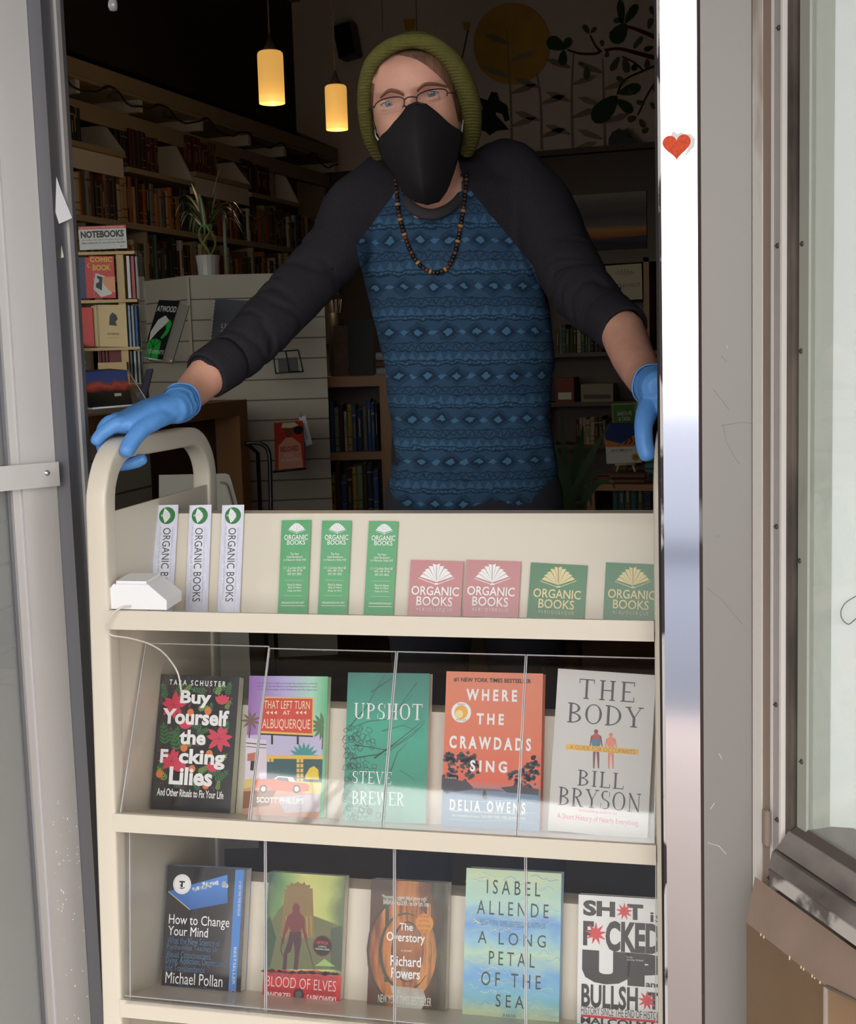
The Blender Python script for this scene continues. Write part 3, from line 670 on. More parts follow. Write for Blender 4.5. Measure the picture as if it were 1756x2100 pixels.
def art_card(dx, dy, ink, k=1.):
    def f(A, F):
        C_ = Crop(A, F, 780+dx, 1000+dy, 2.927)
        emblem(C_, 338, 568, 106, ink, 2)
        C_.t('ORGANIC', 188, 594, 474, 648, ink, bold=.012); C_.t('BOOKS', 218, 655, 434, 711, ink, bold=.012); C_.t('A L B U Q U E R Q U E', 216, 722, 430, 745, ink)
    return f
card('sticker_card', 'red square card with white open-book emblem beside the green bookmarks', ZL[0], 843, 951, 1149, 836, 1261, .0012, REDC, art_card(0, 0, WH), D2T-.006, 'card', 'square cards on the cart')
card('sticker_card', 'red square card with white emblem next to the green cards', ZL[0], 957, 1069, 1149, 950, 1264, .0012, REDC, art_card(114.5, .5, WH), D2T-.004, 'card', 'square cards on the cart')
card('sticker_card', 'green square card with gold emblem beside the red cards', ZL[0], 1089, 1205, 1156, 1081, 1266, .0012, GRC, art_card(250, 6, GOLD), D2T-.004, 'card', 'square cards on the cart')
card('sticker_card', 'green square card partly hidden by the cart post beside the polished jamb', ZL[0], 1243, 1352, 1155, 1237, 1269, .0012, GRC, art_card(403, 7, GOLD), D2T-.004, 'card', 'square cards on the cart')

# bare street tree across the pavement: its branches show in the acrylic
tr = thing('street_tree', 'bare street tree whose branches show in the clear panels', 'tree', (-3.6, -6.2, -.02)); BARK = mat('grey bark', (70, 60, 54), rough=.9); rt = random.Random(31)
q = MB(); q.tube([(0, 0, 0), (.05, 0, 1.6), (-.04, .05, 3.2), (.06, 0, 4.6), (.1, .1, 6.5)], [.16, .13, .11, .08, .03], BARK, n=10); q.build('trunk', tr)
for k in range(12):
    z0 = 2.8+k*.17; a = rt.uniform(0, 6.28); L_ = rt.uniform(1.2, 2.4); p = [Vector((0, 0, z0))]; d = Vector((math.cos(a), math.sin(a), rt.uniform(.15, .6))).normalized(); q = MB()
    for j in range(6): d = (d+Vector((rt.uniform(-.3, .3), rt.uniform(-.3, .3), rt.uniform(-.1, .25)))).normalized(); p.append(p[-1]+d*L_/6)
    q.tube(p, [.04, .034, .028, .02, .014, .009, .005], BARK, n=6)
    for j in (2, 3, 4, 5):
        e_ = (d+Vector((rt.uniform(-1, 1), rt.uniform(-1, 1), rt.uniform(-.2, .8)))).normalized(); q.tube([p[j], p[j]+e_*.35, p[j]+e_*.6+Vector((rt.uniform(-.15, .15), 0, .1))], [.013, .008, .004], BARK, n=5)
    q.build('branch', tr)
# ------------------------------------------------------------------ the ten display books
GR1 = col('leaf green', (58, 110, 66)); GR2 = col('light leaf green', (124, 160, 74)); PINK = col('flower pink', (214, 62, 88)); PINKD = col('flower dark', (140, 36, 60)); ORG = col('orange bud', (226, 122, 62)); BERRY = col('berry', (122, 50, 70))
def art_lilies(A, F):
    C_ = Crop(A, F, 200, 1300, 3.377); r = random.Random(3)
    for x, y, ln, an, m, L in ((470, 440, 95, 100, GR1, 1), (540, 430, 90, 60, GR1, 1), (600, 410, 70, 50, GR2, 1.4), (750, 400, 90, 170, GR1, 1), (800, 400, 90, 20, GR1, 1), (830, 420, 70, 70, GR2, 1.4), (900, 420, 80, 75, GR1, 1), (890, 520, 60, 60, GR2, 1.2), (700, 520, 70, 10, GR2, 1.2), (780, 540, 60, 80, GR1, 1), (470, 760, 130, 95, GR1, 1), (560, 800, 140, 110, GR1, 1), (540, 740, 90, 80, GR1, 1.2), (690, 690, 80, 20, GR1, 1), (720, 650, 90, 160, GR1, 1.2), (880, 690, 80, 75, GR1, 1), (820, 900, 90, 40, GR2, 1.3), (700, 960, 80, 30, GR2, 1.2), (760, 980, 90, 20, GR1, 1), (820, 1020, 100, 40, GR1, 1.2), (700, 1080, 70, 120, GR1, 1), (830, 1080, 60, 80, GR2, 1.2), (470, 1010, 90, 120, GR2, 1), (420, 940, 70, 60, GR1, 1), (650, 760, 60, 200, GR2, 1), (660, 1050, 60, 60, GR2, 1), (530, 1060, 60, 30, GR1, 1)):
        C_.sprig(x, y, ln, an, m, L=L)
    for x, y, R in ((530, 490, 95), (842, 725, 95), (515, 880, 88)):
        for j in range(8): C_.leaf(x, y, R*r.uniform(.85, 1.1), j*45+r.uniform(-12, 12), R*.42, PINK, 2+.04*j)
        for j in range(6): C_.l([(x, y), (x+R*.35*math.cos(j), y+R*.35*math.sin(j))], 3, PINKD, 2.5)
    for x, y in ((865, 460), (610, 630), (800, 925), (565, 925)):
        for j in range(5): C_.leaf(x, y+30, 75, 50+j*20, 34, PINK, 2+.05*j)
    for x, y in ((645, 545), (766, 535), (600, 790), (775, 830), (655, 935), (430, 970), (750, 1050)):
        C_.c(x, y, 24, ORG, 2.2, ry=None); C_.leaf(x, y+30, 60, 80, 26, ORG, 2.3)
    for x, y in ((520, 385), (770, 380), (920, 465), (510, 685), (440, 1030), (580, 1060), (800, 1070), (640, 500), (900, 780), (740, 620), (690, 770), (430, 790)):
        for j in range(6): C_.c(x+r.uniform(-16, 16), y+r.uniform(-20, 20), 5, BERRY, 1.5)
    C_.t('T A R A   S C H U S T E R', 500, 322, 890, 360, WH, bold=.02, L=5)
    for s_, x0, y0, x1, y1 in (('Buy', 575, 392, 790, 512), ('Yourself', 452, 522, 912, 632), ('the', 570, 665, 752, 768), ('F', 437, 797, 490, 893), ('cking', 565, 800, 885, 935), ('Lilies', 498, 925, 798, 1050)):
        C_.t(s_, x0, y0, x1, y1, WH, bold=.035, L=5)
    C_.t('And Other Rituals to Fix Your Life', 413, 1078, 876, 1132, WH, bold=.02, L=5)
cart_book('display_book', 'black paperback with red flowers and large white title, next to the gripped cart side', 1, (331, 491, 309), (1384, 1387), 1665, .022, col('cover black', (38, 36, 40), .15, coat=.5), BK, art_lilies)
SKYA = ramp_mat('print violet to mint sky', 0, ((0, (150, 96, 176)), (.45, (186, 176, 226)), (.8, (178, 226, 204)), (1, (96, 190, 130))), nscale=2, namp=.15)
def art_albu(A, F):
    C_ = Crop(A, F, 200, 1300, 3.377)
    RED_ = col('sign red', (216, 62, 44)); YL = col('sign yellow', (236, 190, 90)); CR = col('sign cream', (246, 226, 190)); TEAL = col('teal palms', (60, 150, 146)); ADO = col('pale adobe', (226, 214, 226)); BL = col('motel dark teal', (44, 86, 92)); LIL = col('lilac haze', (196, 190, 222))
    C_.p([(1030, 700), (1560, 700), (1555, 1000), (1018, 1000)], LIL, .6)
    C_.p([(1025, 1000), (1555, 1010), (1545, 1120), (1012, 1100)], col('sunlit yellow ground', (226, 206, 110)), .7)
    C_.p([(1012, 1070), (1130, 1050), (1470, 1105), (1545, 1110), (1535, 1300), (1000, 1290)], col('warm sand', (214, 160, 130)), .8)
    C_.p([(1012, 1090), (1240, 1080), (1190, 1190), (1005, 1210)], col('brown shade', (150, 96, 62)), .9)
    C_.p([(1240, 1130), (1545, 1105), (1540, 1230), (1300, 1240)], col('pale road', (206, 196, 206)), .9)
    C_.p([(1030, 720), (1170, 735), (1172, 980), (1022, 1010)], ADO, 1); C_.l([(1030, 755), (1170, 768)], 6, BK, 1.4); C_.l([(1030, 780), (1170, 790)], 4, BK, 1.4); C_.p([(1062, 880), (1090, 880), (1088, 948), (1058, 944)], BK, 1.5); C_.p([(1040, 830), (1120, 815), (1110, 880), (1038, 880)], col('rust roof', (190, 110, 84)), 1.6)
    for i in range(9): C_.leaf(1430, 860, 110, 10+i*20, 26, TEAL, 1.2+.02*i)
    for i in range(7): C_.leaf(1565, 640, 100, 100+i*26, 24, col('palm green', (84, 120, 76)), 1.2+.02*i)
    C_.l([(1565, 640), (1556, 800)], 8, BERRY, 1.3)
    for i in range(9): C_.leaf(1065, 600, 70, 20+i*40, 18, col('palm brown', (120, 92, 80)), 1.2+.02*i)
    C_.l([(1065, 600), (1050, 720)], 10, BERRY, 1.3)
    C_.p([(1175, 855), (1560, 860), (1555, 1030), (1172, 1010)], BL, 1.7); C_.p([(1172, 838), (1562, 842), (1562, 868), (1172, 864)], YL, 1.9)
    for xx, yy in ((1215, 850), (1380, 855)):
        for i in range(2 if xx < 1300 else 2):
            for j in range(5 if xx > 1300 else 1): C_.p([(xx-40+i*26 if xx < 1300 else xx+i*26, yy+10+j*34), (xx-20+i*26 if xx < 1300 else xx+20+i*26, yy+10+j*34), (xx-20+i*26 if xx < 1300 else xx+20+i*26, yy+36+j*34), (xx-40+i*26 if xx < 1300 else xx+i*26, yy+36+j*34)], YL, 2)
    C_.p([(1440, 980), (1470, 930), (1500, 915), (1530, 940), (1535, 1010), (1440, 1005)], col('bright yellow figure', (240, 206, 40)), 2.1)
    # parked car
    CO_ = col('car orange', (226, 96, 40)); C_.p([(1090, 1020), (1110, 1005), (1220, 1005), (1250, 985), (1350, 992), (1378, 1028), (1450, 1035), (1470, 1055), (1462, 1088), (1380, 1098), (1180, 1075), (1095, 1062)], CO_, 2.6)
    C_.p([(1222, 1004), (1252, 984), (1352, 992), (1378, 1028)], col('car roof white', (236, 232, 226)), 2.8); C_.p([(1234, 1008), (1256, 992), (1318, 998), (1330, 1024)], col('car glass', (80, 110, 106)), 3)
    for x in (1150, 1380): C_.c(x, 1074, 27, BK, 3.0); C_.c(x, 1074, 17, col('hub', (220, 210, 196)), 3.2)
    for x in (1210, 1388): C_.l([(x, 690), (x, 765)], 14, BK, 1.8)
    C_.p([(1142, 434), (1498, 440), (1495, 710), (1110, 690)], YL, 2.2); C_.p([(1150, 444), (1490, 450), (1486, 690), (1120, 672)], RED_, 2.5); C_.l([(1112, 692), (1494, 710)], 10, BK, 2.6)
    C_.t('THAT LEFT TURN', 1155, 463, 1472, 520, CR, bold=.0); C_.t('AT', 1285, 532, 1335, 560, CR, bold=.02); C_.t('ALBUQUERQUE', 1142, 590, 1475, 668, CR)
    for x in (1180, 1208, 1236, 1384, 1412, 1440): C_.p([(x-12, 545), (x+8, 532), (x+8, 558)], CR, 3)
    C_.t('SCOTT PHILLIPS', 1103, 1133, 1430, 1173, WH, bold=.03)
    for i, s_ in enumerate(('A smart, funny and wildly entertaining heist novel of the southwest', 'captures the city with affection and the greatest pleasure of a master', 'of crime fiction, author of the Walkaway and The Adjustment')): C_.t(s_, 1105, 336+i*22, 1525, 350+i*22, col('violet print', (86, 66, 120)), L=2)
cart_book('display_book', 'violet and mint paperback with a red motel sign and an orange car', 1, (512, 673, 499), (1384, 1389), 1683, .016, SKYA, col('mint cover', (86, 178, 124)), art_albu)
TEALC = ramp_mat('print teal gradient', 1, ((0, (120, 190, 168)), (.25, (46, 150, 124)), (.6, (52, 172, 144)), (1, (40, 120, 108))), nscale=2.5, namp=.4)
DKT = col('dark teal cracks', (24, 66, 62))
def art_upshot(A, F):
    C_ = Crop(A, F, 680, 1300, 2.5086); r = random.Random(8)
    for pts, wd in (([(92, 480), (180, 375), (250, 250), (275, 210)], 5), ([(205, 300), (300, 235), (330, 210)], 5), ([(110, 480), (190, 450), (280, 440), (330, 400), (420, 310)], 4), ([(440, 250), (400, 305), (330, 400), (290, 480)], 4), ([(110, 640), (240, 620), (350, 560), (470, 470)], 7), ([(220, 640), (330, 560), (475, 445)], 9), ([(120, 570), (300, 600), (420, 520), (480, 455)], 5), ([(300, 720), (340, 610), (390, 560)], 5), ([(350, 700), (430, 750)], 3), ([(260, 500), (370, 470), (440, 500)], 4)): C_.l(pts, wd, DKT, 1, 1.5)
    for _ in range(130):                                            # small cracked cells low at the spine side
        x = 70+abs(r.gauss(0, 90)); y = r.uniform(480, 960); R = r.uniform(9, 20); a0 = r.uniform(0, 6)
        if x > 330: continue
        pts = [(x+R*math.cos(a0+i*1.25)*r.uniform(.7, 1.2), y+R*math.sin(a0+i*1.25)*r.uniform(.7, 1.3)) for i in range(5)]
        C_.l(pts+[pts[0]] if r.random() < .5 else pts, 2.6, DKT, 1)
    C_.t('UPSHOT', 118, 358, 468, 440, WH, serif=True, L=3, gap=.2); C_.t('STEVE', 108, 708, 308, 770, WH, serif=True, L=3, gap=.18, thick=.15); C_.t('BREWER', 106, 812, 374, 880, WH, serif=True, L=3, gap=.18, thick=.15)
cart_book('display_book', 'teal paperback with dark branching cracks and white serif lettering', 1, (714, 881, 703), (1378, 1382), 1690, .02, TEALC, col('cream cover', (212, 206, 192)), art_upshot)
ORC = ramp_mat('print orange sunset', 1, ((0, (120, 160, 190)), (.22, (96, 130, 160)), (.27, (206, 110, 96)), (.30, (226, 92, 58)), (.55, (226, 112, 72)), (1, (228, 132, 98))), nscale=3, namp=.02)
def art_craw(A, F):
    C_ = Crop(A, F, 680, 1300, 2.5086); r = random.Random(5); TR_ = col('tree dark', (44, 42, 54))
    for cx, cy, R, n in ((660, 690, 95, 60), (600, 640, 40, 18), (590, 740, 40, 20), (960, 740, 55, 30), (1040, 700, 55, 30), (1050, 650, 30, 14), (700, 640, 50, 26), (1000, 780, 60, 20), (620, 780, 60, 24)):
        for _ in range(n):
            a = r.uniform(0, 6.28); q = R*math.sqrt(r.random()); x = cx+q*math.cos(a)*1.05; y = cy+q*math.sin(a)*.75
            if not (578 < x < 1066): continue
            C_.c(x, y, r.uniform(6, 13), TR_, 1, n=7)
    C_.p([(568, 740), (700, 760), (740, 800), (640, 812), (566, 800)], TR_, 1.2); C_.p([(870, 790), (960, 780), (1068, 800), (1066, 830), (900, 815)], TR_, 1.2)
    C_.p([(724, 792), (860, 800), (900, 812), (724, 806)], col('far shore', (88, 92, 112)), 1.3)
    C_.p([(774, 838), (783, 806), (790, 804), (796, 812), (802, 848), (788, 854)], TR_, 1.6)
    for y in (850, 900, 950): C_.l([(600, y), (760, y+14), (900, y+6), (1050, y+24)], 3, col('pale water', (150, 186, 206)), 1.2)
    C_.t('#1 NEW YORK TIMES BESTSELLER', 630, 228, 1028, 252, BK, bold=.02)
    for s_, x0, y0, x1, y1 in (('W H E R E', 694, 286, 956, 346), ('T H E', 747, 410, 888, 467), ('C R A W D A D S', 607, 530, 1028, 596), ('S I N G', 713, 652, 904, 712)): C_.t(s_, x0, y0, x1, y1, WH, bold=.035)
    C_.t('D E L I A   O W E N S', 610, 860, 998, 916, WH, bold=.02)
    for i in range(2): C_.t(['steeped in place, painfully beautiful, at once a murder mystery', 'and a celebration of nature. THE NEW YORK TIMES BOOK REVIEW'][i], 618, 912+i*22, 1000, 926+i*22, PCR, L=2)
    C_.c(668, 403, 51, WH, 2); C_.c(668, 403, 35, col('club yellow', (240, 176, 56)), 2.4); C_.c(658, 412, 20, col('club pale', (250, 222, 150)), 2.8); C_.t("REESE'S", 650, 358, 688, 366, BK, L=3); C_.t('BOOK CLUB', 643, 437, 694, 446, BK, L=3)
    C_.t('A NOVEL', 598, 736, 646, 746, PCR, L=3)
cart_book('display_book', 'orange hardback with black trees, white title and round white club badge', 1, (916, 1114, 905), (1375, 1383), 1697, .026, ORC, col('cover rust', (196, 100, 72)), art_craw, hard=True)
STONE = mat('print stone grey', (204, 202, 198), rough=.3, coat=.2)
def art_body(A, F):
    C_ = Crop(A, F, 680, 1300, 2.5086); INK = col('slate ink', (62, 60, 72))
    C_.t('THE', 1275, 240, 1560, 343, INK, serif=True, gap=.34, thick=.15); C_.t('BODY', 1215, 366, 1602, 470, INK, serif=True, gap=.2, thick=.15)
    C_.t('BILL', 1268, 708, 1504, 790, INK, serif=True, gap=.22, thick=.15); C_.t('BRYSON', 1168, 804, 1592, 900, INK, serif=True, gap=.18, thick=.15)
    for x, y, s_, c1, c2 in ((1362, 488, 1., (122, 58, 66), (190, 62, 70)), (1438, 506, .92, (222, 128, 104), (232, 140, 108))):
        a = col('figure a%d' % x, c1); b_ = col('figure b%d' % x, c2); X = lambda u: x+u*s_; Y = lambda v: y+v*s_
        C_.c(X(0), Y(14), 11*s_, a, 2); C_.p([(X(-6), Y(24)), (X(6), Y(24)), (X(24), Y(36)), (X(18), Y(80)), (X(16), Y(120)), (X(-16), Y(120)), (X(-18), Y(80)), (X(-24), Y(36))], b_, 2)
        for sg in (1, -1):
            C_.l([(X(sg*22), Y(38)), (X(sg*28), Y(70)), (X(sg*33), Y(104))], 9*s_, a, 2.2, 5*s_); C_.l([(X(sg*9), Y(118)), (X(sg*11), Y(160)), (X(sg*12), Y(204))], 14*s_, a, 2.1, 7*s_)
    C_.p([(1338, 540), (1386, 540), (1384, 575), (1340, 575)], col('blue organ', (70, 120, 140)), 2.6)
    C_.p([(1206, 566), (1580, 594), (1578, 622), (1205, 594)], col('yellow band', (236, 186, 66)), 3); A_ = F
    C_.t('A GUIDE FOR OCCUPANTS', 1226, 584, 1562, 606, col('band print', (176, 120, 40)), L=5)
    C_.t('bestselling author of', 1272, 908, 1472, 926, PINK, L=3); C_.t('A Short History of Nearly Everything', 1160, 940, 1580, 976, PINK, L=3)
cart_book('display_book', 'pale grey hardback with slate serif title, two small figures and yellow band', 1, (1145, 1346, 1124), (1371, 1384), 1698, .03, STONE, STONE, art_body, hard=True)
NAVY = col('cover near black', (36, 36, 42), .15, coat=.4)
def art_mind(A, F):
    C_ = Crop(A, F, 200, 1700, 3.1357); SB = ramp_mat('print blue sky opening', 1, ((0.6, (36, 86, 160)), (.85, (66, 130, 206)), (1, (90, 150, 216)))); BL = col('spine blue', (76, 136, 212)); CYA = col('subtitle blue', (70, 110, 150)); CLD = col('cloud', (214, 224, 236))
    C_.p([(888, 262), (944, 265), (886, 1108), (838, 1106)], BL, 1)
    C_.p([(457, 400), (836, 294), (838, 476), (596, 520)], SB, 1); C_.l([(455, 402), (596, 520)], 5, col('window edge', (196, 190, 170)), 1.6)
    r = random.Random(2)
    for _ in range(34):
        x = r.uniform(612, 834); C_.c(x, 384-(x-612)*.17+r.uniform(-14, 14)-12*math.sin(x*.02), r.uniform(6, 13), CLD, 1.8, n=9)
    C_.c(545, 355, 58, WH, 3); C_.c(545, 355, 51, col('badge grey', (200, 200, 200)), 3.1); C_.c(545, 355, 49, WH, 3.2); C_.t('T', 527, 334, 563, 376, BK, bold=.05, L=4.5); C_.l([(530, 378), (545, 384), (562, 376)], 5, BK, 4.5); C_.c(540, 362, 7, BK, 4.6)
    for s_, x0, y0, x1, y1 in (('How to Change', 460, 558, 850, 640), ('Your Mind', 456, 630, 712, 690)): C_.t(s_, x0, y0, x1, y1, WH)
    for i, (s_, x0, y0, x1, y1) in enumerate((('What the New Science of', 450, 702, 790, 746), ('Psychedelics Teaches Us', 447, 748, 776, 792), ('About Consciousness,', 444, 790, 734, 838), ('Dying, Addiction, Depression,', 441, 832, 830, 886), ('and Transcendence', 438, 876, 692, 918))): C_.t(s_, x0, y0, x1, y1, CYA)
    C_.t('Michael Pollan', 438, 930, 806, 1004, WH); C_.t("Author of The Omnivore's Dilemma", 433, 1004, 762, 1042, CYA)
    C_.t('#1 NEW YORK TIMES BESTSELLER', 905, 335, 922, 560, PCR, rot=True); C_.t('BESTSELLER', 873, 760, 890, 1000, PCR, rot=True)
    C_.c(872, 1048, 13, col('orange oval', (222, 120, 60)), 3); C_.c(872, 1048, 7, BK, 3.4)
cart_book('display_book', 'black paperback with blue sky opening, round white badge and blue edge strip', 2, (345, 506, 329), (1774, 1783), 2045, .022, NAVY, col('spine blue', (76, 136, 212)), art_mind)
OLIVE = ramp_mat('print misty yellow green', 0, ((0, (52, 84, 72)), (.2, (120, 160, 96)), (.5, (206, 206, 120)), (.8, (186, 196, 110)), (1, (96, 116, 80))), nscale=2.2, namp=.5)
def art_elves(A, F):
    C_ = Crop(A, F, 200, 1700, 3.1357); r = random.Random(6); RD = mat('print bright red', (206, 34, 44), rough=.25, var=.12, scale=60); TWR = col('tower olive brown', (134, 110, 64)); TW2 = col('wall olive', (104, 108, 70)); FG = col('figure dark maroon', (66, 30, 42)); FG2 = col('figure red brown', (112, 44, 44))
    C_.p([(1395, 560), (1575, 630), (1570, 905), (1072, 900), (1080, 660), (1150, 540), (1200, 480)], TW2, 1)
    for i in range(7): x = 1400+i*25; C_.p([(x, 562+i*9), (x+12, 566+i*9), (x+12, 590+i*9), (x, 586+i*9)], TW2, 1.1)
    C_.p([(1205, 410), (1230, 362), (1285, 345), (1350, 362), (1385, 400), (1390, 560), (1395, 700), (1180, 690), (1190, 560)], TWR, 1.3)
    for i in range(9): a = math.radians(200-i*27); C_.c(1293+86*math.cos(a), 400-52*math.sin(a), 9, TWR, 1.35, n=8)
    for i in range(7): C_.l([(1215+i*26, 560), (1212+i*28, 700)], 7, col('tower light streak', (180, 150, 76)), 1.5, 2)
    C_.p([(1072, 620), (1110, 560), (1150, 700), (1110, 890), (1070, 905)], col('shadow green', (50, 80, 62)), 1.4); C_.p([(1500, 640), (1575, 620), (1570, 915), (1500, 900)], col('shade slate', (70, 84, 66)), 1.2)
    C_.p([(1400, 880), (1460, 835), (1530, 885)], col('pale tent', (150, 186, 106)), 1.6)
    C_.p([(1070, 905), (1180, 900), (1250, 912), (1400, 908), (1570, 940), (1555, 1170), (1058, 1135)], RD, 2)
    for _ in range(24): x = r.uniform(1075, 1560); y = 904+(x-1070)*.05+r.uniform(-8, 6); C_.p([(x-26, y+10), (x, y-6), (x+30, y+8), (x, y+16)], FG, 2.3)
    # standing man seen from behind
    C_.p([(1256, 500), (1268, 478), (1288, 478), (1302, 500), (1300, 535), (1310, 548), (1328, 566), (1322, 620), (1306, 660), (1308, 690), (1240, 690), (1242, 655), (1228, 620), (1220, 566), (1240, 548), (1256, 536)], FG2, 3)
    C_.p([(1222, 560), (1240, 560), (1228, 640), (1206, 690), (1200, 740), (1188, 738), (1194, 668)], FG2, 3.1); C_.p([(1326, 562), (1334, 580), (1336, 650), (1350, 690), (1350, 722), (1336, 720), (1316, 640)], FG2, 3.1)
    C_.p([(1238, 660), (1310, 660), (1312, 730), (1298, 800), (1288, 905), (1262, 905), (1270, 800), (1262, 720), (1244, 790), (1222, 800), (1216, 905), (1190, 905), (1200, 800), (1226, 720)], FG, 3.2)
    C_.l([(1192, 700), (1180, 780), (1200, 830)], 9, FG, 3.3, 4); C_.l([(1342, 720), (1370, 810), (1396, 912)], 6, FG, 3.3, 3)
    C_.c(1448, 752, 62, col('badge maroon', (92, 30, 36)), 3); C_.c(1448, 752, 55, BK, 3.3); C_.t('NETFLIX', 1408, 722, 1488, 742, col('badge red', (206, 40, 50)), bold=.03, L=5); C_.t('A NETFLIX', 1422, 752, 1474, 762, PCR, L=5); C_.t('ORIGINAL SERIES', 1402, 768, 1494, 778, PCR, L=5)
    C_.t('THE NEW YORK TIMES BESTSELLING SERIES', 1090, 934, 1545, 966, FG2, L=3.5); C_.t('BLOOD OF ELVES', 1086, 960, 1536, 1028, col('rose white', (246, 222, 222)), bold=-.012, L=4); C_.t('A NOVEL OF', 1082, 1024, 1236, 1046, FG2, L=3.5); C_.t('THE WITCHER', 1366, 1044, 1536, 1068, FG2, L=3.5)
    C_.t('ANDRZEJ', 1084, 1050, 1240, 1092, WH, bold=.01, L=4); C_.t('SAPKOWSKI', 1346, 1072, 1534, 1120, WH, bold=.01, L=4)
    C_.c(1294, 1064, 36, FG, 3.5); C_.c(1294, 1064, 20, col('medallion grey', (110, 96, 96)), 4)
cart_book('display_book', 'misty green paperback with a dark standing figure and red title band', 2, (552, 709, 537), (1788, 1797), 2058, .02, OLIVE, col('cover dusk grey', (150, 146, 136)), art_elves)
FOR = ramp_mat('print forest brown', 0, ((0, (86, 46, 30)), (.2, (62, 60, 40)), (.35, (150, 84, 44)), (.5, (190, 124, 62)), (.65, (120, 70, 36)), (.85, (52, 46, 32)), (1, (92, 88, 66))), nscale=5, namp=.7, stretch=(1, .35, 1))
FOR2 = ramp_mat('print forest amber', 0, ((0, (110, 52, 30)), (.3, (206, 128, 60)), (.5, (120, 60, 34)), (.7, (214, 140, 70)), (1, (86, 66, 40))), nscale=7, namp=.9, stretch=(1.5, .3, 1))
FOR3 = ramp_mat('print forest pale', 1, ((0.1, (196, 196, 186)), (.3, (140, 80, 44)), (.5, (170, 104, 56)), (.75, (96, 92, 76)), (1, (150, 172, 190))), nscale=6, namp=.5)
def art_over(A, F):
    C_ = Crop(A, F, 740, 1700, 2.7437); INKB = col('ring shadow', (58, 44, 30)); DG = col('forest dark green', (60, 64, 40))
    C_.c(230, 690, 200, INKB, .6, ry=.42); C_.c(236, 690, 192, FOR2, .8, ry=.405); C_.c(250, 690, 150, DG, 1, ry=.31); C_.c(258, 688, 140, FOR2, 1.2, ry=.295); C_.c(262, 690, 92, INKB, 1.3, ry=.24); C_.c(266, 690, 84, FOR3, 1.5, ry=.23)
    C_.p([(168, 880), (350, 900), (370, 960), (330, 1040), (200, 1010)], FOR3, 1.4)
    for x, w_ in ((150, 22), (205, 10), (330, 16), (385, 22)): C_.l([(x, 420), (x-6, 860)], w_, FOR2 if x != 150 else DG, 1.1)
    C_.c(359, 530, 51, col('prize gold', (206, 130, 48)), 3); C_.c(359, 530, 47, col('prize gold b', (216, 142, 56)), 3.2)
    for s_, y in (('WINNER', 492), ('of the', 516), ('PULITZER', 545), ('PRIZE', 572)): C_.t(s_, 359-len(s_)*4.6, y-6, 359+len(s_)*4.6, y+6, col('prize brown', (130, 78, 24)), L=5)
    C_.t('The', 219, 530, 294, 572, WH, bold=.012); C_.t('Overstory', 146, 584, 362, 650, WH, bold=.012); C_.t('a novel', 228, 676, 286, 690, PCR); C_.t('Richard', 168, 716, 340, 774, WH, bold=.012); C_.t('Powers', 172, 784, 334, 842, WH, bold=.012)
    C_.t('"Monumental ... a gigantic fable of genuine truths"', 120, 374, 375, 404, PCR, L=3); C_.t('BARBARA KINGSOLVER, The New York Times', 128, 400, 385, 436, PCR, L=3); C_.t('NEW YORK TIMES BESTSELLER', 98, 940, 398, 986, PCR, L=3)
cart_book('display_book', 'brown forest paperback with concentric rings, gold round badge and white title', 2, (762, 920, 752), (1802, 1812), 2083, .022, FOR, col('dust grey cover', (150, 142, 138)), art_over)
SEA = ramp_mat('print blue green sea', 1, ((0, (196, 216, 176)), (.12, (120, 190, 206)), (.28, (110, 170, 222)), (.42, (186, 220, 190)), (.52, (140, 196, 222)), (.62, (104, 160, 224)), (.75, (170, 214, 210)), (1, (204, 222, 178))), nscale=3, namp=.3, stretch=(1, 2, 1))
def art_sea(A, F):
    C_ = Crop(A, F, 740, 1700, 2.7437); r = random.Random(9); INK = col('deep green ink', (34, 52, 52))
    cols = [col('wave %d' % i, c) for i, c in enumerate(((214, 226, 190), (90, 156, 214), (150, 206, 206), (190, 214, 170), (120, 180, 226), (232, 226, 170)))]
    for i in range(150):
        x = r.uniform(585, 1060); y = r.uniform(245, 1120); n = 9; ln = r.uniform(40, 110); am = r.uniform(4, 12); ph = r.uniform(0, 6)
        pts = [(min(x+ln*k/n, 1118), y+am*math.sin(ph+k*.7)+ln*k/n*.08) for k in range(n+1)]
        C_.l(pts, r.uniform(1.2, 3.2), r.choice(cols), 1+i*.003)
    for i in range(14):
        x0 = r.uniform(600, 900); y0 = r.uniform(260, 1080)
        for k in range(18): C_.c(min(x0+k*12, 1112), y0+14*math.sin(k*.5+i), 2.2, cols[5], 1.8, n=6)
    for s_, x0, y0, x1, y1 in (('I S A B E L', 710, 292, 1012, 372), ('A L L E N D E', 655, 412, 1058, 490), ('A   L O N G', 660, 585, 1042, 655), ('P E T A L', 722, 694, 980, 772), ('O F   T H E', 678, 812, 1014, 892), ('S E A', 760, 934, 918, 1006)): C_.t(s_, x0, y0, x1, y1, INK, bold=.0)
    C_.t('NEW YORK TIMES BESTSELLING AUTHOR', 672, 520, 1042, 552, col('mid ink', (80, 130, 150))); C_.t('A NOVEL', 800, 1042, 878, 1060, INK)
cart_book('display_book', 'blue and green wave patterned hardback with thin dark capital letters', 2, (957, 1152, 947), (1780, 1791), 2118, .028, SEA, col('cover soft blue', (150, 178, 196)), art_sea, hard=True)
PAPW = mat('print plain white', (240, 240, 238), rough=.35, coat=.2)
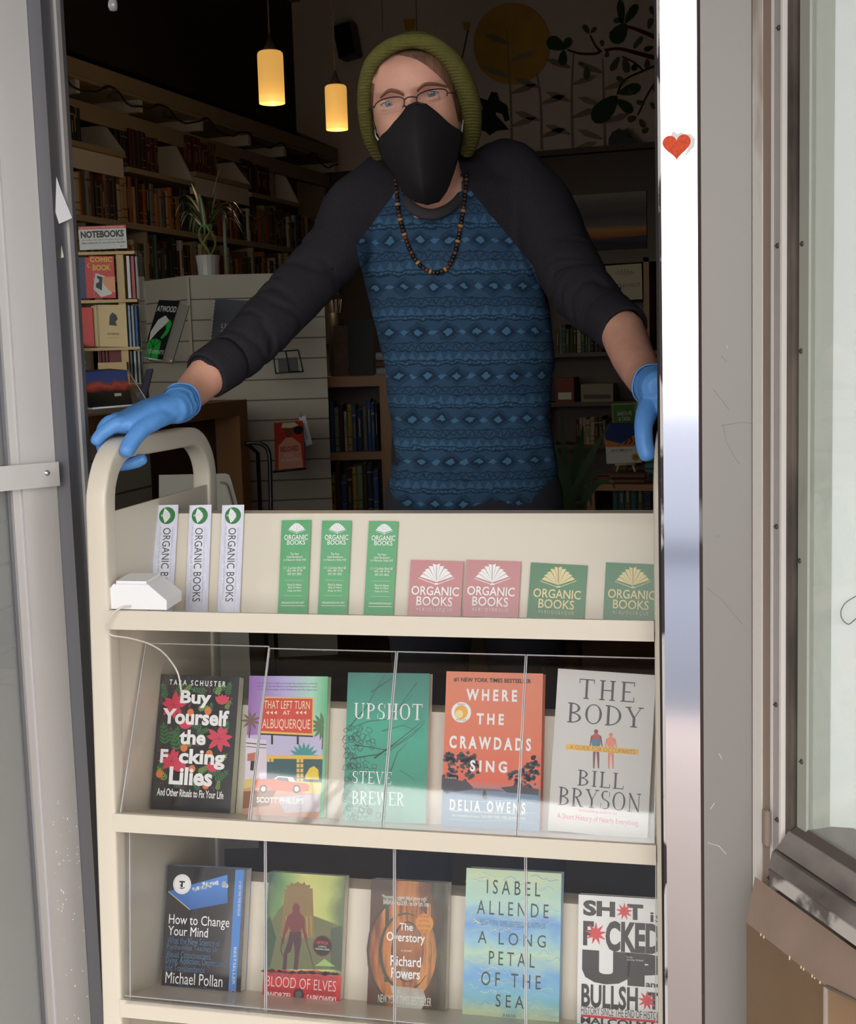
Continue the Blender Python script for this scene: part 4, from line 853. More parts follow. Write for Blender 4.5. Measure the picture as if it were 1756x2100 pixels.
def art_shit(A, F):
    C_ = Crop(A, F, 740, 1700, 2.7437); RS = col('burst red', (220, 44, 56))
    C_.t('SH', 1252, 404, 1432, 492, BK, bold=.05); C_.t('T', 1500, 424, 1590, 512, BK, bold=.05); C_.t('is', 1630, 470, 1700, 526, BK, bold=.02)
    C_.t('F', 1252, 518, 1312, 656, BK, bold=.04); C_.t('CKED', 1378, 524, 1690, 698, BK, bold=.045)
    C_.t('UP', 1246, 694, 1720, 882, BK, bold=.085); C_.t('and', 1604, 858, 1690, 892, BK, bold=.03); C_.t('BULLSH', 1242, 880, 1560, 1012, BK, bold=.03); C_.t('T', 1616, 920, 1684, 1016, BK, bold=.03)
    for x, y, R in ((1484, 464, 50), (1324, 588, 64), (1612, 966, 56)):
        q = C_.F(x, y); rr = C_.F(x+R, y)[0]-q[0]; A.star(q[0], q[1], rr, 9, RS, 6, inner=.42)
    C_.t('HISTORY SINCE THE END OF HISTORY', 1240, 1014, 1700, 1058, BK); C_.p([(1240, 1042), (1720, 1082), (1720, 1096), (1240, 1056)], RS, 3); C_.t('MALCOLM HARRIS', 1238, 1082, 1900, 1120, BK, bold=.03)
    C_.t('"Bracing', 1496, 716, 1530, 726, WH, L=7); C_.t('-Jenny Odell', 1496, 732, 1590, 744, WH, L=7)
cart_book('display_book', 'white paperback with heavy black capitals and red starbursts, beside the cart post', 2, (1187, 1376, 1183), (1834, 1846), 2140, .02, PAPW, PAPW, art_shit)

# ------------------------------------------------------------------ clear acrylic panels leaning over the books
ACR = clear_mat('clear acrylic', (.97, .97, .97), rough=.03, ior=1.49)
ACE = mat('acrylic edge', (188, 188, 190), rough=.2)
def acrylic(row, uv_, topv, topz, label, lip=False):
    zl = ZL[row]; (u0, u1) = uv_
    r = thing('acrylic_shield', label, 'panel', M=MC, group='clear acrylic panels on the cart')
    b = MB(); lo = Vector((0, .0035, zl+.0012)); hi = Vector((0, topv, topz)); up_ = (hi-lo).normalized(); nn = Vector((0, -up_.z, up_.y))
    b.obb(lo+Vector((u0, 0, 0)), Vector((u1-u0, 0, 0)), hi-lo, -nn*.0025, ACR); b.build('sheet', r)
    e_ = MB()
    for uu in (u0, u1-.0012): e_.obb(lo+Vector((uu, 0, 0))+nn*.0003, Vector((.0012, 0, 0)), hi-lo, -nn*.003, ACE)
    e_.obb(hi+Vector((u0, 0, 0))+nn*.0003, Vector((u1-u0, 0, 0)), up_*.0012, -nn*.003, ACE)
    e_.build('polished_edge', r)
    if lip:
        l_ = MB(); l_.obb(Vector((u0, -.012, zl+.0012)), Vector((u1-u0, 0, 0)), Vector((0, .016, 0)), Vector((0, 0, .002)), ACR); l_.obb(Vector((u0, -.012, zl+.0012)), Vector((u1-u0, 0, 0)), Vector((0, .002, 0)), Vector((0, 0, .012)), ACR); l_.build('lip', r)
        MB().obb(Vector((u0, -.0123, zl+.0132)), Vector((u1-u0, 0, 0)), Vector((0, .002, 0)), Vector((0, 0, .0008)), ACE).build('lip_edge', r)
def at_u(px, py, u):                                               # cart-local point where the sight line crosses the plane u
    o = MC @ Vector((u, 0, 0)); return MCI @ hit(px, py, o, CU)
tp = at_u(300, 1320, .04); print('ACR top', tp)
def usplit(px, py, v, z): return (MCI @ hit(px, py, MC @ Vector((0, v, z)), CV)).x
TV, TZ = min(max(tp.y, .05), .16), tp.z
us = [.038]+[usplit(x, 1330, TV, TZ) for x in (553, 815, 1080)]+[.789]
for i, nm in enumerate(('over the black book with red flowers', 'over the motel sign and teal books', 'over the orange hardback', 'over the pale grey hardback')):
    acrylic(1, (us[i]+.0006, us[i+1]-.0006), TV-(0 if i == 0 else .004), TZ-(.0 if i == 0 else .002), 'clear acrylic panel leaning '+nm)
TV3, TZ3 = .034, ZL[2]+.262
us = [.036]+[usplit(x, 1790, TV3*.6, ZL[2]+.2) for x in (541, 806, 1076)]+[.789]
for i, nm in enumerate(('over the black book with blue strip', 'over the misty green book with the figure', 'over the brown forest book', 'over the wave patterned and the white book')):
    acrylic(2, (us[i]+.0006, us[i+1]-.0006), TV3, TZ3, 'clear acrylic panel standing '+nm, lip=True)
# ------------------------------------------------------------------ the person behind the cart
from mathutils.bvhtree import BVHTree
SKIN = mat('skin', (222, 166, 142), rough=.55, var=.08, scale=40, bump=.05, bscale=220)
_f = Vector((-math.sin(YAW), math.cos(YAW), 0))
def remesh(mb, vox, smooth=0, name='tmp'):
    o = mb.build(name); md = o.modifiers.new('r', 'REMESH'); md.mode = 'VOXEL'; md.voxel_size = vox; md.use_smooth_shade = True
    if smooth:
        s_ = o.modifiers.new('s', 'SMOOTH'); s_.factor = .5; s_.iterations = smooth
    dg = bpy.context.evaluated_depsgraph_get(); me = bpy.data.meshes.new_from_object(o.evaluated_get(dg), depsgraph=dg)
    old = o.data; bpy.data.objects.remove(o); bpy.data.meshes.remove(old)
    return me
def obj_of(me, name, parent, m):
    me.materials.clear(); me.materials.append(m); me.name = name
    me.polygons.foreach_set('use_smooth', [True]*len(me.polygons)); me.polygons.foreach_set('material_index', [0]*len(me.polygons))
    o = bpy.data.objects.new(name, me); COL.objects.link(o)
    if parent is not None: o.parent = parent
    return o
def chain(mb, pts, m, n=18, sub=5):
    """limb through (point, radius) joints, rounded ends"""
    ps = smooth_path([Vector(p) for p, r in pts], sub); rs = [v.x for v in smooth_path([Vector((r, 0, 0)) for p, r in pts], sub)]
    d0 = (ps[0]-ps[1]).normalized(); d1 = (ps[-1]-ps[-2]).normalized()
    ps = [ps[0]+d0*rs[0]*.8, ps[0]+d0*rs[0]*.5]+ps+[ps[-1]+d1*rs[-1]*.5, ps[-1]+d1*rs[-1]*.8]; rs = [rs[0]*.5, rs[0]*.85]+rs+[rs[-1]*.85, rs[-1]*.5]
    mb.tube(ps, rs, m, n=n)
TORSO = [(318, 822, 1000, 2.37, .050), (345, 757, 1078, 2.365, .078), (390, 737, 1100, 2.36, .100), (460, 737, 1098, 2.37, .112), (550, 742, 1106, 2.39, .114), (650, 764, 1130, 2.42, .108), (750, 790, 1136, 2.45, .108), (850, 801, 1132, 2.48, .112), (950, 801, 1138, 2.505, .116), (1030, 803, 1143, 2.525, .118)]
def torso_secs(k, rows=TORSO, ex=2.5):
    out_ = []
    for py, xl, xr, z, hd in rows:
        a, b_ = P(xl, py, z), P(xr, py, z); c = (a+b_)/2; out_.append((c, _r*((b_-a).length/2*k), _f*hd*k, ex))
    return out_
ARM_L = [(P(800, 395, 2.36), .074), (P(738, 440, 2.34), .066), (P(690, 508, 2.30), .056), (P(620, 588, 2.24), .052), (P(548, 668, 2.17), .049), (P(487, 727, 2.12), .043), (P(433, 763, 2.075), .0355)]
ARM_R = [(P(1030, 372, 2.36), .078), (P(1092, 422, 2.34), .070), (P(1148, 520, 2.28), .060), (P(1193, 592, 2.22), .055), (P(1236, 640, 2.17), .0485), (P(1273, 672, 2.12), .0385)]
def HC(u, v, z): return MC @ Vector((u, v, z))
wl = HC(.086, .168, 1.188); wr = HC(.788, .115, 1.20)
FORE_L = [(P(433, 763, 2.075), .0335), (P(396, 801, 2.035), .0275), (wl, .0215)]
FORE_R = [(P(1277, 680, 2.11), .0365), (P(1300, 735, 2.04), .0335), (P(1330, 786, 1.92), .027), (wr, .0235)]
def hand_shape(mb, m, k=1., side=0):
    if side == 0:
        Q = HC
        palm = [((.094, .170, 1.188), .026, .021), ((.077, .148, 1.184), .034, .021), ((.058, .127, 1.178), .039, .020), ((.040, .110, 1.169), .041, .018), ((.027, .097, 1.164), .039, .015), ((.019, .089, 1.161), .033, .010)]
        fingers = [([(.050, .092, 1.167), (.034, .078, 1.1655), (.020, .069, 1.158), (.011, .063, 1.150), (.007, .059, 1.143)], .0112),
                   ([(.030, .101, 1.170), (.011, .092, 1.166), (.001, .088, 1.150), (.002, .090, 1.124), (.015, .094, 1.106), (.036, .100, 1.106), (.053, .106, 1.112)], .0104),
                   ([(.012, .116, 1.172), (.001, .109, 1.160), (.002, .108, 1.135), (.006, .110, 1.114), (.022, .114, 1.105), (.042, .118, 1.107)], .0098),
                   ([(.003, .130, 1.166), (-.001, .127, 1.150), (.003, .128, 1.128), (.010, .130, 1.110), (.026, .132, 1.106)], .0088),
                   ([(.086, .138, 1.176), (.080, .106, 1.170), (.069, .080, 1.158), (.060, .063, 1.142), (.0560, .053, 1.129)], .0142)]
    else:
        Q = HC
        palm = [((.788, .115, 1.200), .026, .019), ((.794, .110, 1.183), .033, .017), ((.806, .104, 1.174), .038, .015), ((.824, .100, 1.168), .040, .013), ((.836, .098, 1.160), .036, .010)]
        fingers = [([(.820, .066, 1.168), (.842, .064, 1.158), (.846, .064, 1.132), (.836, .064, 1.108), (.808, .064, 1.103)], .0096), ([(.822, .088, 1.17), (.846, .088, 1.158), (.848, .088, 1.13), (.836, .088, 1.106), (.806, .088, 1.102)], .0096),
                   ([(.822, .110, 1.168), (.844, .110, 1.158), (.846, .110, 1.13), (.834, .110, 1.106), (.808, .110, 1.103)], .0092), ([(.820, .130, 1.166), (.840, .130, 1.156), (.842, .130, 1.132), (.832, .130, 1.110)], .0082),
                   ([(.784, .096, 1.186), (.778, .076, 1.166), (.7755, .062, 1.150), (.7765, .054, 1.132), (.780, .050, 1.116)], .0135)]
    secs = []
    for i, (c, wd, tk) in enumerate(palm):
        a = palm[max(0, i-1)][0]; b_ = palm[min(len(palm)-1, i+1)][0]; t = (Q(*b_)-Q(*a)).normalized(); wv = t.cross(Vector((0, 0, 1))).normalized(); nn = wv.cross(t).normalized()
        if side == 1: nn = CV.cross(t).normalized(); wv = t.cross(nn).normalized()
        secs.append((Q(*c), wv*wd*k, nn*tk*k, 2.6))
    mb.loft(secs, m, n=24)
    for pts, r in fingers:
        n_ = len(pts); chain(mb, [(Q(*p), (r*(1-.20*i/(n_-1))+(.0012 if i in (1,) else 0))*k) for i, p in enumerate(pts)], m, n=14)
person = thing('person', 'person in green beanie, black mask and blue patterned raglan shirt leaning on the book cart', 'person', (0, 0, 0))
# --- head
H0 = P(851, 207, 2.175); hf = -(P(851, 207, 1)-EYE).normalized()
hx = RIGHT*math.cos(math.radians(11))+UP*math.sin(math.radians(11)); hx = (hx-hf*hx.dot(hf)).normalized()
hx = (hx*math.cos(math.radians(6))+hf*math.sin(math.radians(6))).normalized()       # turned a little towards the gripped handle
hz = None
hf = (hf-hx*hf.dot(hx)).normalized(); hz = hx.cross(-hf) if hx.cross(-hf).dot(UP) > 0 else hx.cross(hf)
def HP(x, y, z): return H0+hx*x+hf*y+hz*z
def interp(tab, z):
    for i in range(len(tab)-1):
        if tab[i][0] <= z <= tab[i+1][0]:
            t = (z-tab[i][0])/(tab[i+1][0]-tab[i][0]); p0 = tab[max(0, i-1)][1]; p1 = tab[i][1]; p2 = tab[i+1][1]; p3 = tab[min(len(tab)-1, i+2)][1]
            return .5*((2*p1)+(p2-p0)*t+(2*p0-5*p1+4*p2-p3)*t*t+(3*p1-p0-3*p2+p3)*t**3)
    return tab[0][1] if z < tab[0][0] else tab[-1][1]
FR = [(-.125, .05), (-.112, .083), (-.075, .088), (-.045, .088), (0, .085), (.03, .091), (.06, .084), (.08, .058), (.092, .030), (.098, .002)]
BA = [(-.125, -.02), (-.08, -.055), (-.03, -.085), (.03, -.10), (.06, -.088), (.085, -.045), (.098, -.002)]
HW = [(-.125, .028), (-.112, .042), (-.075, .060), (-.04, .069), (0, .0735), (.04, .0755), (.065, .066), (.085, .040), (.098, .002)]
g = lambda d, s_: math.exp(-d*d/(2*s_*s_))
def head_pt(z, a):
    w_, f_, b_ = interp(HW, z), interp(FR, z), interp(BA, z); ca, sa = math.cos(a), math.sin(a)
    x = w_*math.copysign(abs(ca)**.92, ca); cy_ = (f_+b_)/2*.25; y = cy_+((f_-cy_) if sa > 0 else (cy_-b_))*math.copysign(abs(sa)**.85, sa)
    if sa > 0:
        for sg in (1, -1):
            dx = x-sg*.033
            y -= .0125*g(dx, .0125)*g(z-.001, .0085); y += .0045*g(x-sg*.028, .016)*g(z-.021, .006); y += .004*g(x-sg*.046, .014)*g(z+.026, .012)
            y -= .004*g(x-sg*.016, .006)*g(z-.002, .009)
        nz_ = 0
        if -.06 < z < .022: nz_ = .005+.021*max(0, min(1, (.012-z)/.05)); nz_ *= max(0, min(1, (z+.06)/.014))*max(0, min(1, (.024-z)/.014))
        y += nz_*g(x, .0075+.005*max(0, min(1, -z/.05)))
    return HP(x, y, z)
NZ, NA = 120, 150
zs = [-.125+.223*i/(NZ-1) for i in range(NZ)]
hd = MB(); hd.grid([[head_pt(z, 2*math.pi*j/NA) for j in range(NA)] for z in zs], SKIN, closed=True)
n0 = len(hd.v); hd.f.append(tuple(range(NA))[::-1]); hd.fm.append(0); hd.sm.append(True); hd.f.append(tuple((NZ-1)*NA+j for j in range(NA))); hd.fm.append(0); hd.sm.append(True)
for sg in (1, -1):                                                  # ears
    e_ = [HP(sg*.072, -.016, .022), HP(sg*.076, -.026, .016), HP(sg*.077, -.028, -.004), HP(sg*.073, -.020, -.026), HP(sg*.069, -.012, -.028)]
    hd.tube(smooth_path(e_, 4), .006, SKIN, n=8)
hbm = bmesh.new()
for v in hd.v: hbm.verts.new(v)
hbm.verts.ensure_lookup_table()
for f in hd.f:
    try: hbm.faces.new([hbm.verts[i] for i in f])
    except ValueError: pass
HB = BVHTree.FromBMesh(hbm); hbm.free()
def on_head(px, py, off=.0):
    d = ray(px, py).normalized(); h = HB.ray_cast(EYE, d)
    if h[0] is None:
        q = P(px, py, 2.16); nn = HB.find_nearest(q); return nn[0]+(q-nn[0]).normalized()*off
    return h[0]-d*off
# --- body: one continuous surface
bd = MB(); bd.loft(torso_secs(.90), SKIN)
bd.loft([(P(884, 455, 2.33), _r*.085, _f*.075, 2), (P(885, 420, 2.325), _r*.057, _f*.058, 2), (P(884, 385, 2.30), _r*.054, _f*.056, 2), (P(880, 340, 2.27), _r*.053, _f*.056, 2), (P(872, 300, 2.24), _r*.050, _f*.055, 2)], SKIN, n=28)
chain(bd, [(p, r*.72) for p, r in ARM_L[:-1]]+[(ARM_L[-1][0], .0325)], SKIN); chain(bd, [(p, r*.72) for p, r in ARM_R[:-1]]+[(ARM_R[-1][0], .034)], SKIN)
chain(bd, FORE_L, SKIN); chain(bd, FORE_R, SKIN)
hand_shape(bd, SKIN, .86, 0); hand_shape(bd, SKIN, .86, 1)
hip = P(972, 1030, 2.525)
LEG = [[(hip+_r*s_*.075+Vector((0, 0, .02)), .082), (hip+_r*s_*.085-Vector((0, 0, .14)), .078), (hip+_r*s_*.10-_f*.02-Vector((0, 0, .47)), .052), (hip+_r*s_*.11+_f*.01-Vector((0, 0, .62)), .052), (hip+_r*s_*.115+_f*.03-Vector((0, 0, hip.z-.09)), .036)] for s_ in (-1, 1)]
bd.loft([(hip+Vector((0, 0, .06)), _r*.150, _f*.108, 2.4), (hip, _r*.158, _f*.112, 2.4), (hip-Vector((0, 0, .10)), _r*.155, _f*.10, 2.4)], SKIN)
for L_ in LEG: chain(bd, L_, SKIN)
for s_ in (-1, 1):
    an = hip+_r*s_*.115+_f*.03; an.z = .05; chain(bd, [(an+_f*.03, .032), (an-_f*.08-Vector((0, 0, .012)), .032), (an-_f*.17-Vector((0, 0, .02)), .024)], SKIN)
bme = remesh(bd, .0055, 2, 'body')
hm = hd.data('head'); bm = bmesh.new(); bm.from_mesh(bme); bm.from_mesh(hm); bm.to_mesh(bme); bm.free(); bpy.data.meshes.remove(hm)
body = obj_of(bme, 'body', person, SKIN)
# --- shirt
def shirt_material():
    mt = bpy.data.materials.new('patterned shirt'); mt.use_nodes = True; n = mt.node_tree; b_ = n.nodes['Principled BSDF']; b_.inputs['Roughness'].default_value = .95; b_.inputs['Specular IOR Level'].default_value = .2
    at = n.nodes.new('ShaderNodeAttribute'); at.attribute_name = 'pat'; nz = n.nodes.new('ShaderNodeTexNoise'); nz.inputs['Scale'].default_value = 60; n.links.new(at.outputs['Vector'], nz.inputs[0])
    sp_ = n.nodes.new('ShaderNodeSeparateXYZ'); n.links.new(at.outputs['Vector'], sp_.inputs[0])
    def M_(op, a, b2=None, c=None):
        q = n.nodes.new('ShaderNodeMath'); q.operation = op
        for i, x_ in enumerate((a, b2, c)):
            if x_ is None: continue
            if isinstance(x_, (int, float)): q.inputs[i].default_value = x_
            else: n.links.new(x_, q.inputs[i])
        return q.outputs[0]
    jit = M_('MULTIPLY', M_('SUBTRACT', nz.outputs[0], .5), .016)
    v = M_('ADD', sp_.outputs['Y'], jit); u = M_('ADD', sp_.outputs['X'], M_('MULTIPLY', jit, .5))
    t = M_('FRACT', M_('DIVIDE', v, .078)); row = M_('FLOOR', M_('DIVIDE', v, .078))
    def tri(x_, per): return M_('ABSOLUTE', M_('SUBTRACT', M_('FRACT', M_('DIVIDE', x_, per)), .5))      # 0 at cell centre .. .5
    def band(lo, hi): return M_('MULTIPLY', M_('GREATER_THAN', t, lo), M_('LESS_THAN', t, hi))
    us = M_('ADD', u, M_('MULTIPLY', M_('FRACT', M_('MULTIPLY', row, .37)), .06))
    d = M_('ADD', M_('MULTIPLY', tri(us, .052), 2.0), M_('MULTIPLY', M_('ABSOLUTE', M_('SUBTRACT', t, .22)), 4.2))   # big diamonds
    dia = M_('MULTIPLY', band(.0, .44), M_('LESS_THAN', d, 1.02)); ring = M_('MULTIPLY', dia, M_('GREATER_THAN', d, .62)); mid = M_('MULTIPLY', dia, M_('LESS_THAN', d, .34))
    d2_ = M_('ADD', M_('MULTIPLY', tri(M_('ADD', us, .026), .052), 2.6), M_('MULTIPLY', M_('ABSOLUTE', M_('SUBTRACT', t, .22)), 7.)); dots = M_('MULTIPLY', band(.05, .4), M_('LESS_THAN', d2_, .42))
    tt = M_('DIVIDE', M_('SUBTRACT', t, .60), .16); trg = M_('MULTIPLY', band(.60, .76), M_('LESS_THAN', M_('ADD', M_('MULTIPLY', tri(u, .0165), 2.), tt), .95))
    s1 = M_('ADD', band(.47, .51), M_('ADD', band(.555, .58), M_('ADD', band(.78, .81), band(.955, .985))))
    zig = M_('MULTIPLY', band(.83, .94), M_('LESS_THAN', M_('ABSOLUTE', M_('SUBTRACT', M_('MULTIPLY', tri(u, .013), 2.), M_('DIVIDE', M_('SUBTRACT', t, .83), .11))), .22))
    sat = M_('MULTIPLY', band(.515, .55), M_('LESS_THAN', tri(u, .008), .3))
    dark = M_('MINIMUM', M_('ADD', M_('ADD', M_('MULTIPLY', M_('SUBTRACT', dia, ring), .9), M_('MULTIPLY', s1, .85)), M_('ADD', M_('MULTIPLY', zig, .7), M_('MULTIPLY', ring, .45))), 1.)
    light = M_('MINIMUM', M_('ADD', M_('MULTIPLY', M_('ADD', mid, dots), 1.), M_('MULTIPLY', M_('ADD', trg, sat), .55)), 1.)
    nz2 = n.nodes.new('ShaderNodeTexNoise'); nz2.inputs['Scale'].default_value = 500; n.links.new(at.outputs['Vector'], nz2.inputs[0])
    def mixc(f, a, b2):
        q = n.nodes.new('ShaderNodeMix'); q.data_type = 'RGBA'; n.links.new(f, q.inputs[0])
        for i, x_ in ((6, a), (7, b2)):
            if isinstance(x_, tuple): q.inputs[i].default_value = (*x_, 1)
            else: n.links.new(x_, q.inputs[i])
        return q.outputs[2]
    c = mixc(dark, lin((58, 88, 116)), lin((28, 42, 58))); c = mixc(light, c, lin((84, 130, 164))); c = mixc(M_('MULTIPLY', nz2.outputs[0], .7), c, lin((36, 58, 80)))
    n.links.new(c, b_.inputs['Base Color']); return mt
SLEEVE = mat('black jersey', (45, 43, 48), rough=.95, spec=.2, var=.15, scale=300, bump=.2, bscale=900)
sh = MB(); sh.loft(torso_secs(1.0), SKIN); chain(sh, ARM_L, SKIN); chain(sh, ARM_R, SKIN)
sme = remesh(sh, .006, 5, 'shirt')
# folds
def fold(p):
    best = None
    for arm in (ARM_L, ARM_R):
        for i in range(len(arm)-1):
            a, b_ = arm[i][0], arm[i+1][0]; ab = b_-a; t = max(0, min(1, (p-a).dot(ab)/ab.length_squared)); dd = (p-a-ab*t).length
            if best is None or dd < best[0]: best = (dd, i+t, arm is ARM_L, arm[i][1], ab)
    return best
for v in sme.vertices:
    p = v.co; dd, s_, isL, rad, ab = fold(p); nrm = v.normal; off_ = 0
    amt = max(0, min(1, (s_-1.6)/1.2)) if dd < rad*1.5 else 0
    q = mnoise.noise(p*9); q2 = mnoise.noise(p*22)
    if amt:
        ax_ = ab.normalized(); e1 = ax_.orthogonal(); e2 = ax_.cross(e1); ang = math.atan2((p-(ARM_L if isL else ARM_R)[int(s_)][0]).dot(e1), (p-(ARM_L if isL else ARM_R)[int(s_)][0]).dot(e2))
        for fq, am, tw, ns in ((3.4, .0100, .8, 1.5), (5.9, .0062, -1.1, 2.2)):
            ph = s_*fq+tw*math.sin(ang+.7*fq)+ns*q+.6*q2; c_ = 1-abs(math.sin(ph)); off_ -= amt*am*c_**3*(.55+.45*math.sin(ang*2+fq*s_))
        off_ += amt*.004*q
    if dd < rad*1.6 and s_ < 2.2:                                   # drapes from the shoulder
        tdir = p.dot(_r)*(60 if not isL else 50)+p.z*14+3*q; off_ += .0035*math.sin(tdir)*max(0, 1-abs(s_-1.0)/1.3)
    if p.z < 1.45:
        lower = max(0, min(1, (1.42-p.z)/.4)); off_ += (.004*math.sin(p.z*34+p.dot(_r)*14+3*q)+.004*q)*lower*(1-amt)
    off_ += .0012*q2
    v.co = p+nrm*off_
sme.update()
bm = bmesh.new(); bm.from_mesh(sme)
# neckline: cut the hole for the neck
def pix(p):
    d = p-EYE; z = d.dot(FWD); return 878+FPX*d.dot(RIGHT)/z, 1050-FPX*d.dot(UP)/z, z
kill = []
for f in bm.faces:
    x_, y_, z_ = pix(f.calc_center_median())
    if z_ < 2.40 and ((x_-885)/63)**2+((y_-370)/67)**2 < 1 and f.normal.dot(FWD) < .5: kill.append(f)
bmesh.ops.delete(bm, geom=kill, context='FACES')
pl_ = []
for (a, b_), sg in ((((812, 392), (731, 503)), -1), (((960, 384), (1093, 545)), 1)):
    A_ = EYE; nn = ray(*a).cross(ray(*b_)).normalized(); nn = nn if nn.dot(_r*sg+Vector((0, 0, .3))) > 0 else -nn; pl_.append((A_, nn))

for a, b_, sg in (((731, 505), (768, 700), -1), ((1093, 545), (1128, 640), 1)):
    A_, B_ = EYE, None; nn = ray(*a).cross(ray(*b_)).normalized(); pl_.append((A_, nn if nn.dot(_r*sg) > 0 else -nn))
for c, nn in pl_: bmesh.ops.bisect_plane(bm, geom=bm.verts[:]+bm.edges[:]+bm.faces[:], plane_co=c, plane_no=nn, dist=1e-5)
def cls(p):
    s_ = [(p-c).dot(nn) for c, nn in pl_]
    if s_[0] > 0 or (s_[2] > 0 and p.z > 1.05): return 1
    if s_[1] > 0 or (s_[3] > 0 and p.z > 1.05): return 2
    return 0
bm.faces.ensure_lookup_table(); groups = {0: [], 1: [], 2: []}
for f in bm.faces: groups[cls(f.calc_center_median())].append(f.index)
def take(k):
    b2 = bm.copy(); b2.faces.ensure_lookup_table(); keep = set(groups[k]); bmesh.ops.delete(b2, geom=[f for f in b2.faces if f.index not in keep], context='FACES')
    me = bpy.data.meshes.new('shirt'); b2.to_mesh(me); b2.free(); return me
sm0 = take(0); att = sm0.attributes.new('pat', 'FLOAT_VECTOR', 'POINT'); tc0 = P(950, 700, 2.3)
for i, v in enumerate(sm0.vertices): att.data[i].vector = ((v.co-tc0).dot(_r), (v.co-tc0).z+.02*(v.co-tc0).dot(_r)+.5*0, 0)
shirt = obj_of(sm0, 'shirt', person, shirt_material())
slv = []
for k in (1, 2): slv.append(obj_of(take(k), 'sleeve', shirt, SLEEVE))
SB = BVHTree.FromBMesh(bm); bm.free()
# cuffs and collar
for arm in (ARM_L, ARM_R):
    a, b_ = arm[-2][0], arm[-1][0]; d = (b_-a).normalized(); r = arm[-1][1]; q = MB()
    prof = [(r*1.10, -r*1.3), (r*1.16, -r*1.0), (r*1.14, -r*.5), (r*1.12, 0), (r*1.10, r*.3), (r*1.03, r*.42), (r*.94, r*.36), (r*.9, 0)]
    q.lathe(prof, b_, SLEEVE, n=36, ax=d); q.build('cuff', shirt)
cp = [(884, 440, 2.235), (848, 428, 2.25), (826, 402, 2.285), (816, 372, 2.34), (838, 345, 2.40), (886, 336, 2.43), (938, 345, 2.40), (958, 368, 2.33), (948, 400, 2.28), (922, 427, 2.248)]
cps = [P(*c) for c in cp]; cps = [v for i in range(len(cps)) for v in [.5*((2*cps[i])+(cps[(i+1) % 10]-cps[i-1])*t+(2*cps[i-1]-5*cps[i]+4*cps[(i+1) % 10]-cps[(i+2) % 10])*t*t+(3*cps[i]-cps[i-1]-3*cps[(i+1) % 10]+cps[(i+2) % 10])*t**3) for t in (0, .25, .5, .75)]]
MB().tube(cps, [(.0095, .0075)]*len(cps), mat('charcoal rib knit', (74, 70, 74), rough=.95, spec=.2), closed=True, n=12).build('collar', shirt)
# jeans and shoes
jb = MB(); DEN = mat('dark denim', (40, 42, 52), rough=.95)
jb.loft([(hip+Vector((0, 0, .055)), _r*.158, _f*.115, 2.4), (hip, _r*.166, _f*.118, 2.4), (hip-Vector((0, 0, .11)), _r*.163, _f*.108, 2.4)], DEN)
for L_ in LEG: chain(jb, [(p, r*1.12+.004) for p, r in L_], DEN)
obj_of(remesh(jb, .009, 3, 'jeans'), 'jeans', person, DEN)
for s_ in (-1, 1):
    an = hip+_r*s_*.115+_f*.03; an.z = 0; sm_ = MB(); SHO = mat('dark shoe leather', (44, 38, 34), rough=.6)
    sm_.loft([(an+_f*.05+Vector((0, 0, .05)), _r*.034, Vector((0, 0, .05)), 3), (an-_f*.03+Vector((0, 0, .05)), _r*.042, Vector((0, 0, .05)), 3), (an-_f*.13+Vector((0, 0, .036)), _r*.05, Vector((0, 0, .036)), 2.6), (an-_f*.20+Vector((0, 0, .026)), _r*.036, Vector((0, 0, .026)), 2.4)], SHO); sm_.build('shoe', person)
# --- gloves
GLV = mat('blue nitrile glove', (88, 148, 216), rough=.42, bump=.12, bscale=160, spec=.5)
for side in (0, 1):
    gb = MB(); hand_shape(gb, GLV, 1., side)
    fw = FORE_L if side == 0 else FORE_R; a, b_ = fw[-2][0], fw[-1][0]; d = (b_-a).normalized(); L_ = .022 if side == 0 else .042
    st = b_-d*L_
    chain(gb, [(st+d*.012, .0275 if side == 0 else .029), (st+d*.028, .0268), (b_+d*.004, .0262), (b_+d*.022, .024)], GLV, n=24)
    g_ = obj_of(remesh(gb, .0022, 4, 'glove'), 'glove', person, GLV)
    for v in g_.data.vertices:
        dd = (v.co-b_).dot(d); q = mnoise.noise(v.co*70)
        if -.045 < dd < .03: v.co += v.normal*(.0016*math.sin(dd*420+4*q)+.0016*q)*max(0, 1-abs(dd+.01)/.04)
        else: v.co += v.normal*.0005*q
    rb = MB(); e1 = d.orthogonal().normalized(); e2 = d.cross(e1); rr = .0275 if side == 0 else .029
    ring = [st+d*.0005*math.sin(k*.9)+(e1*math.cos(k*math.pi/20)+e2*math.sin(k*math.pi/20))*(rr+.0006*math.sin(k*.7)) for k in range(40)]
    rb.tube(ring, .0016, GLV, closed=True, n=8); inner = [q+d*.02 for q in ring]; rb.grid([ring+[ring[0]], inner+[inner[0]]], GLV); rb.build('cuff_bead', g_)
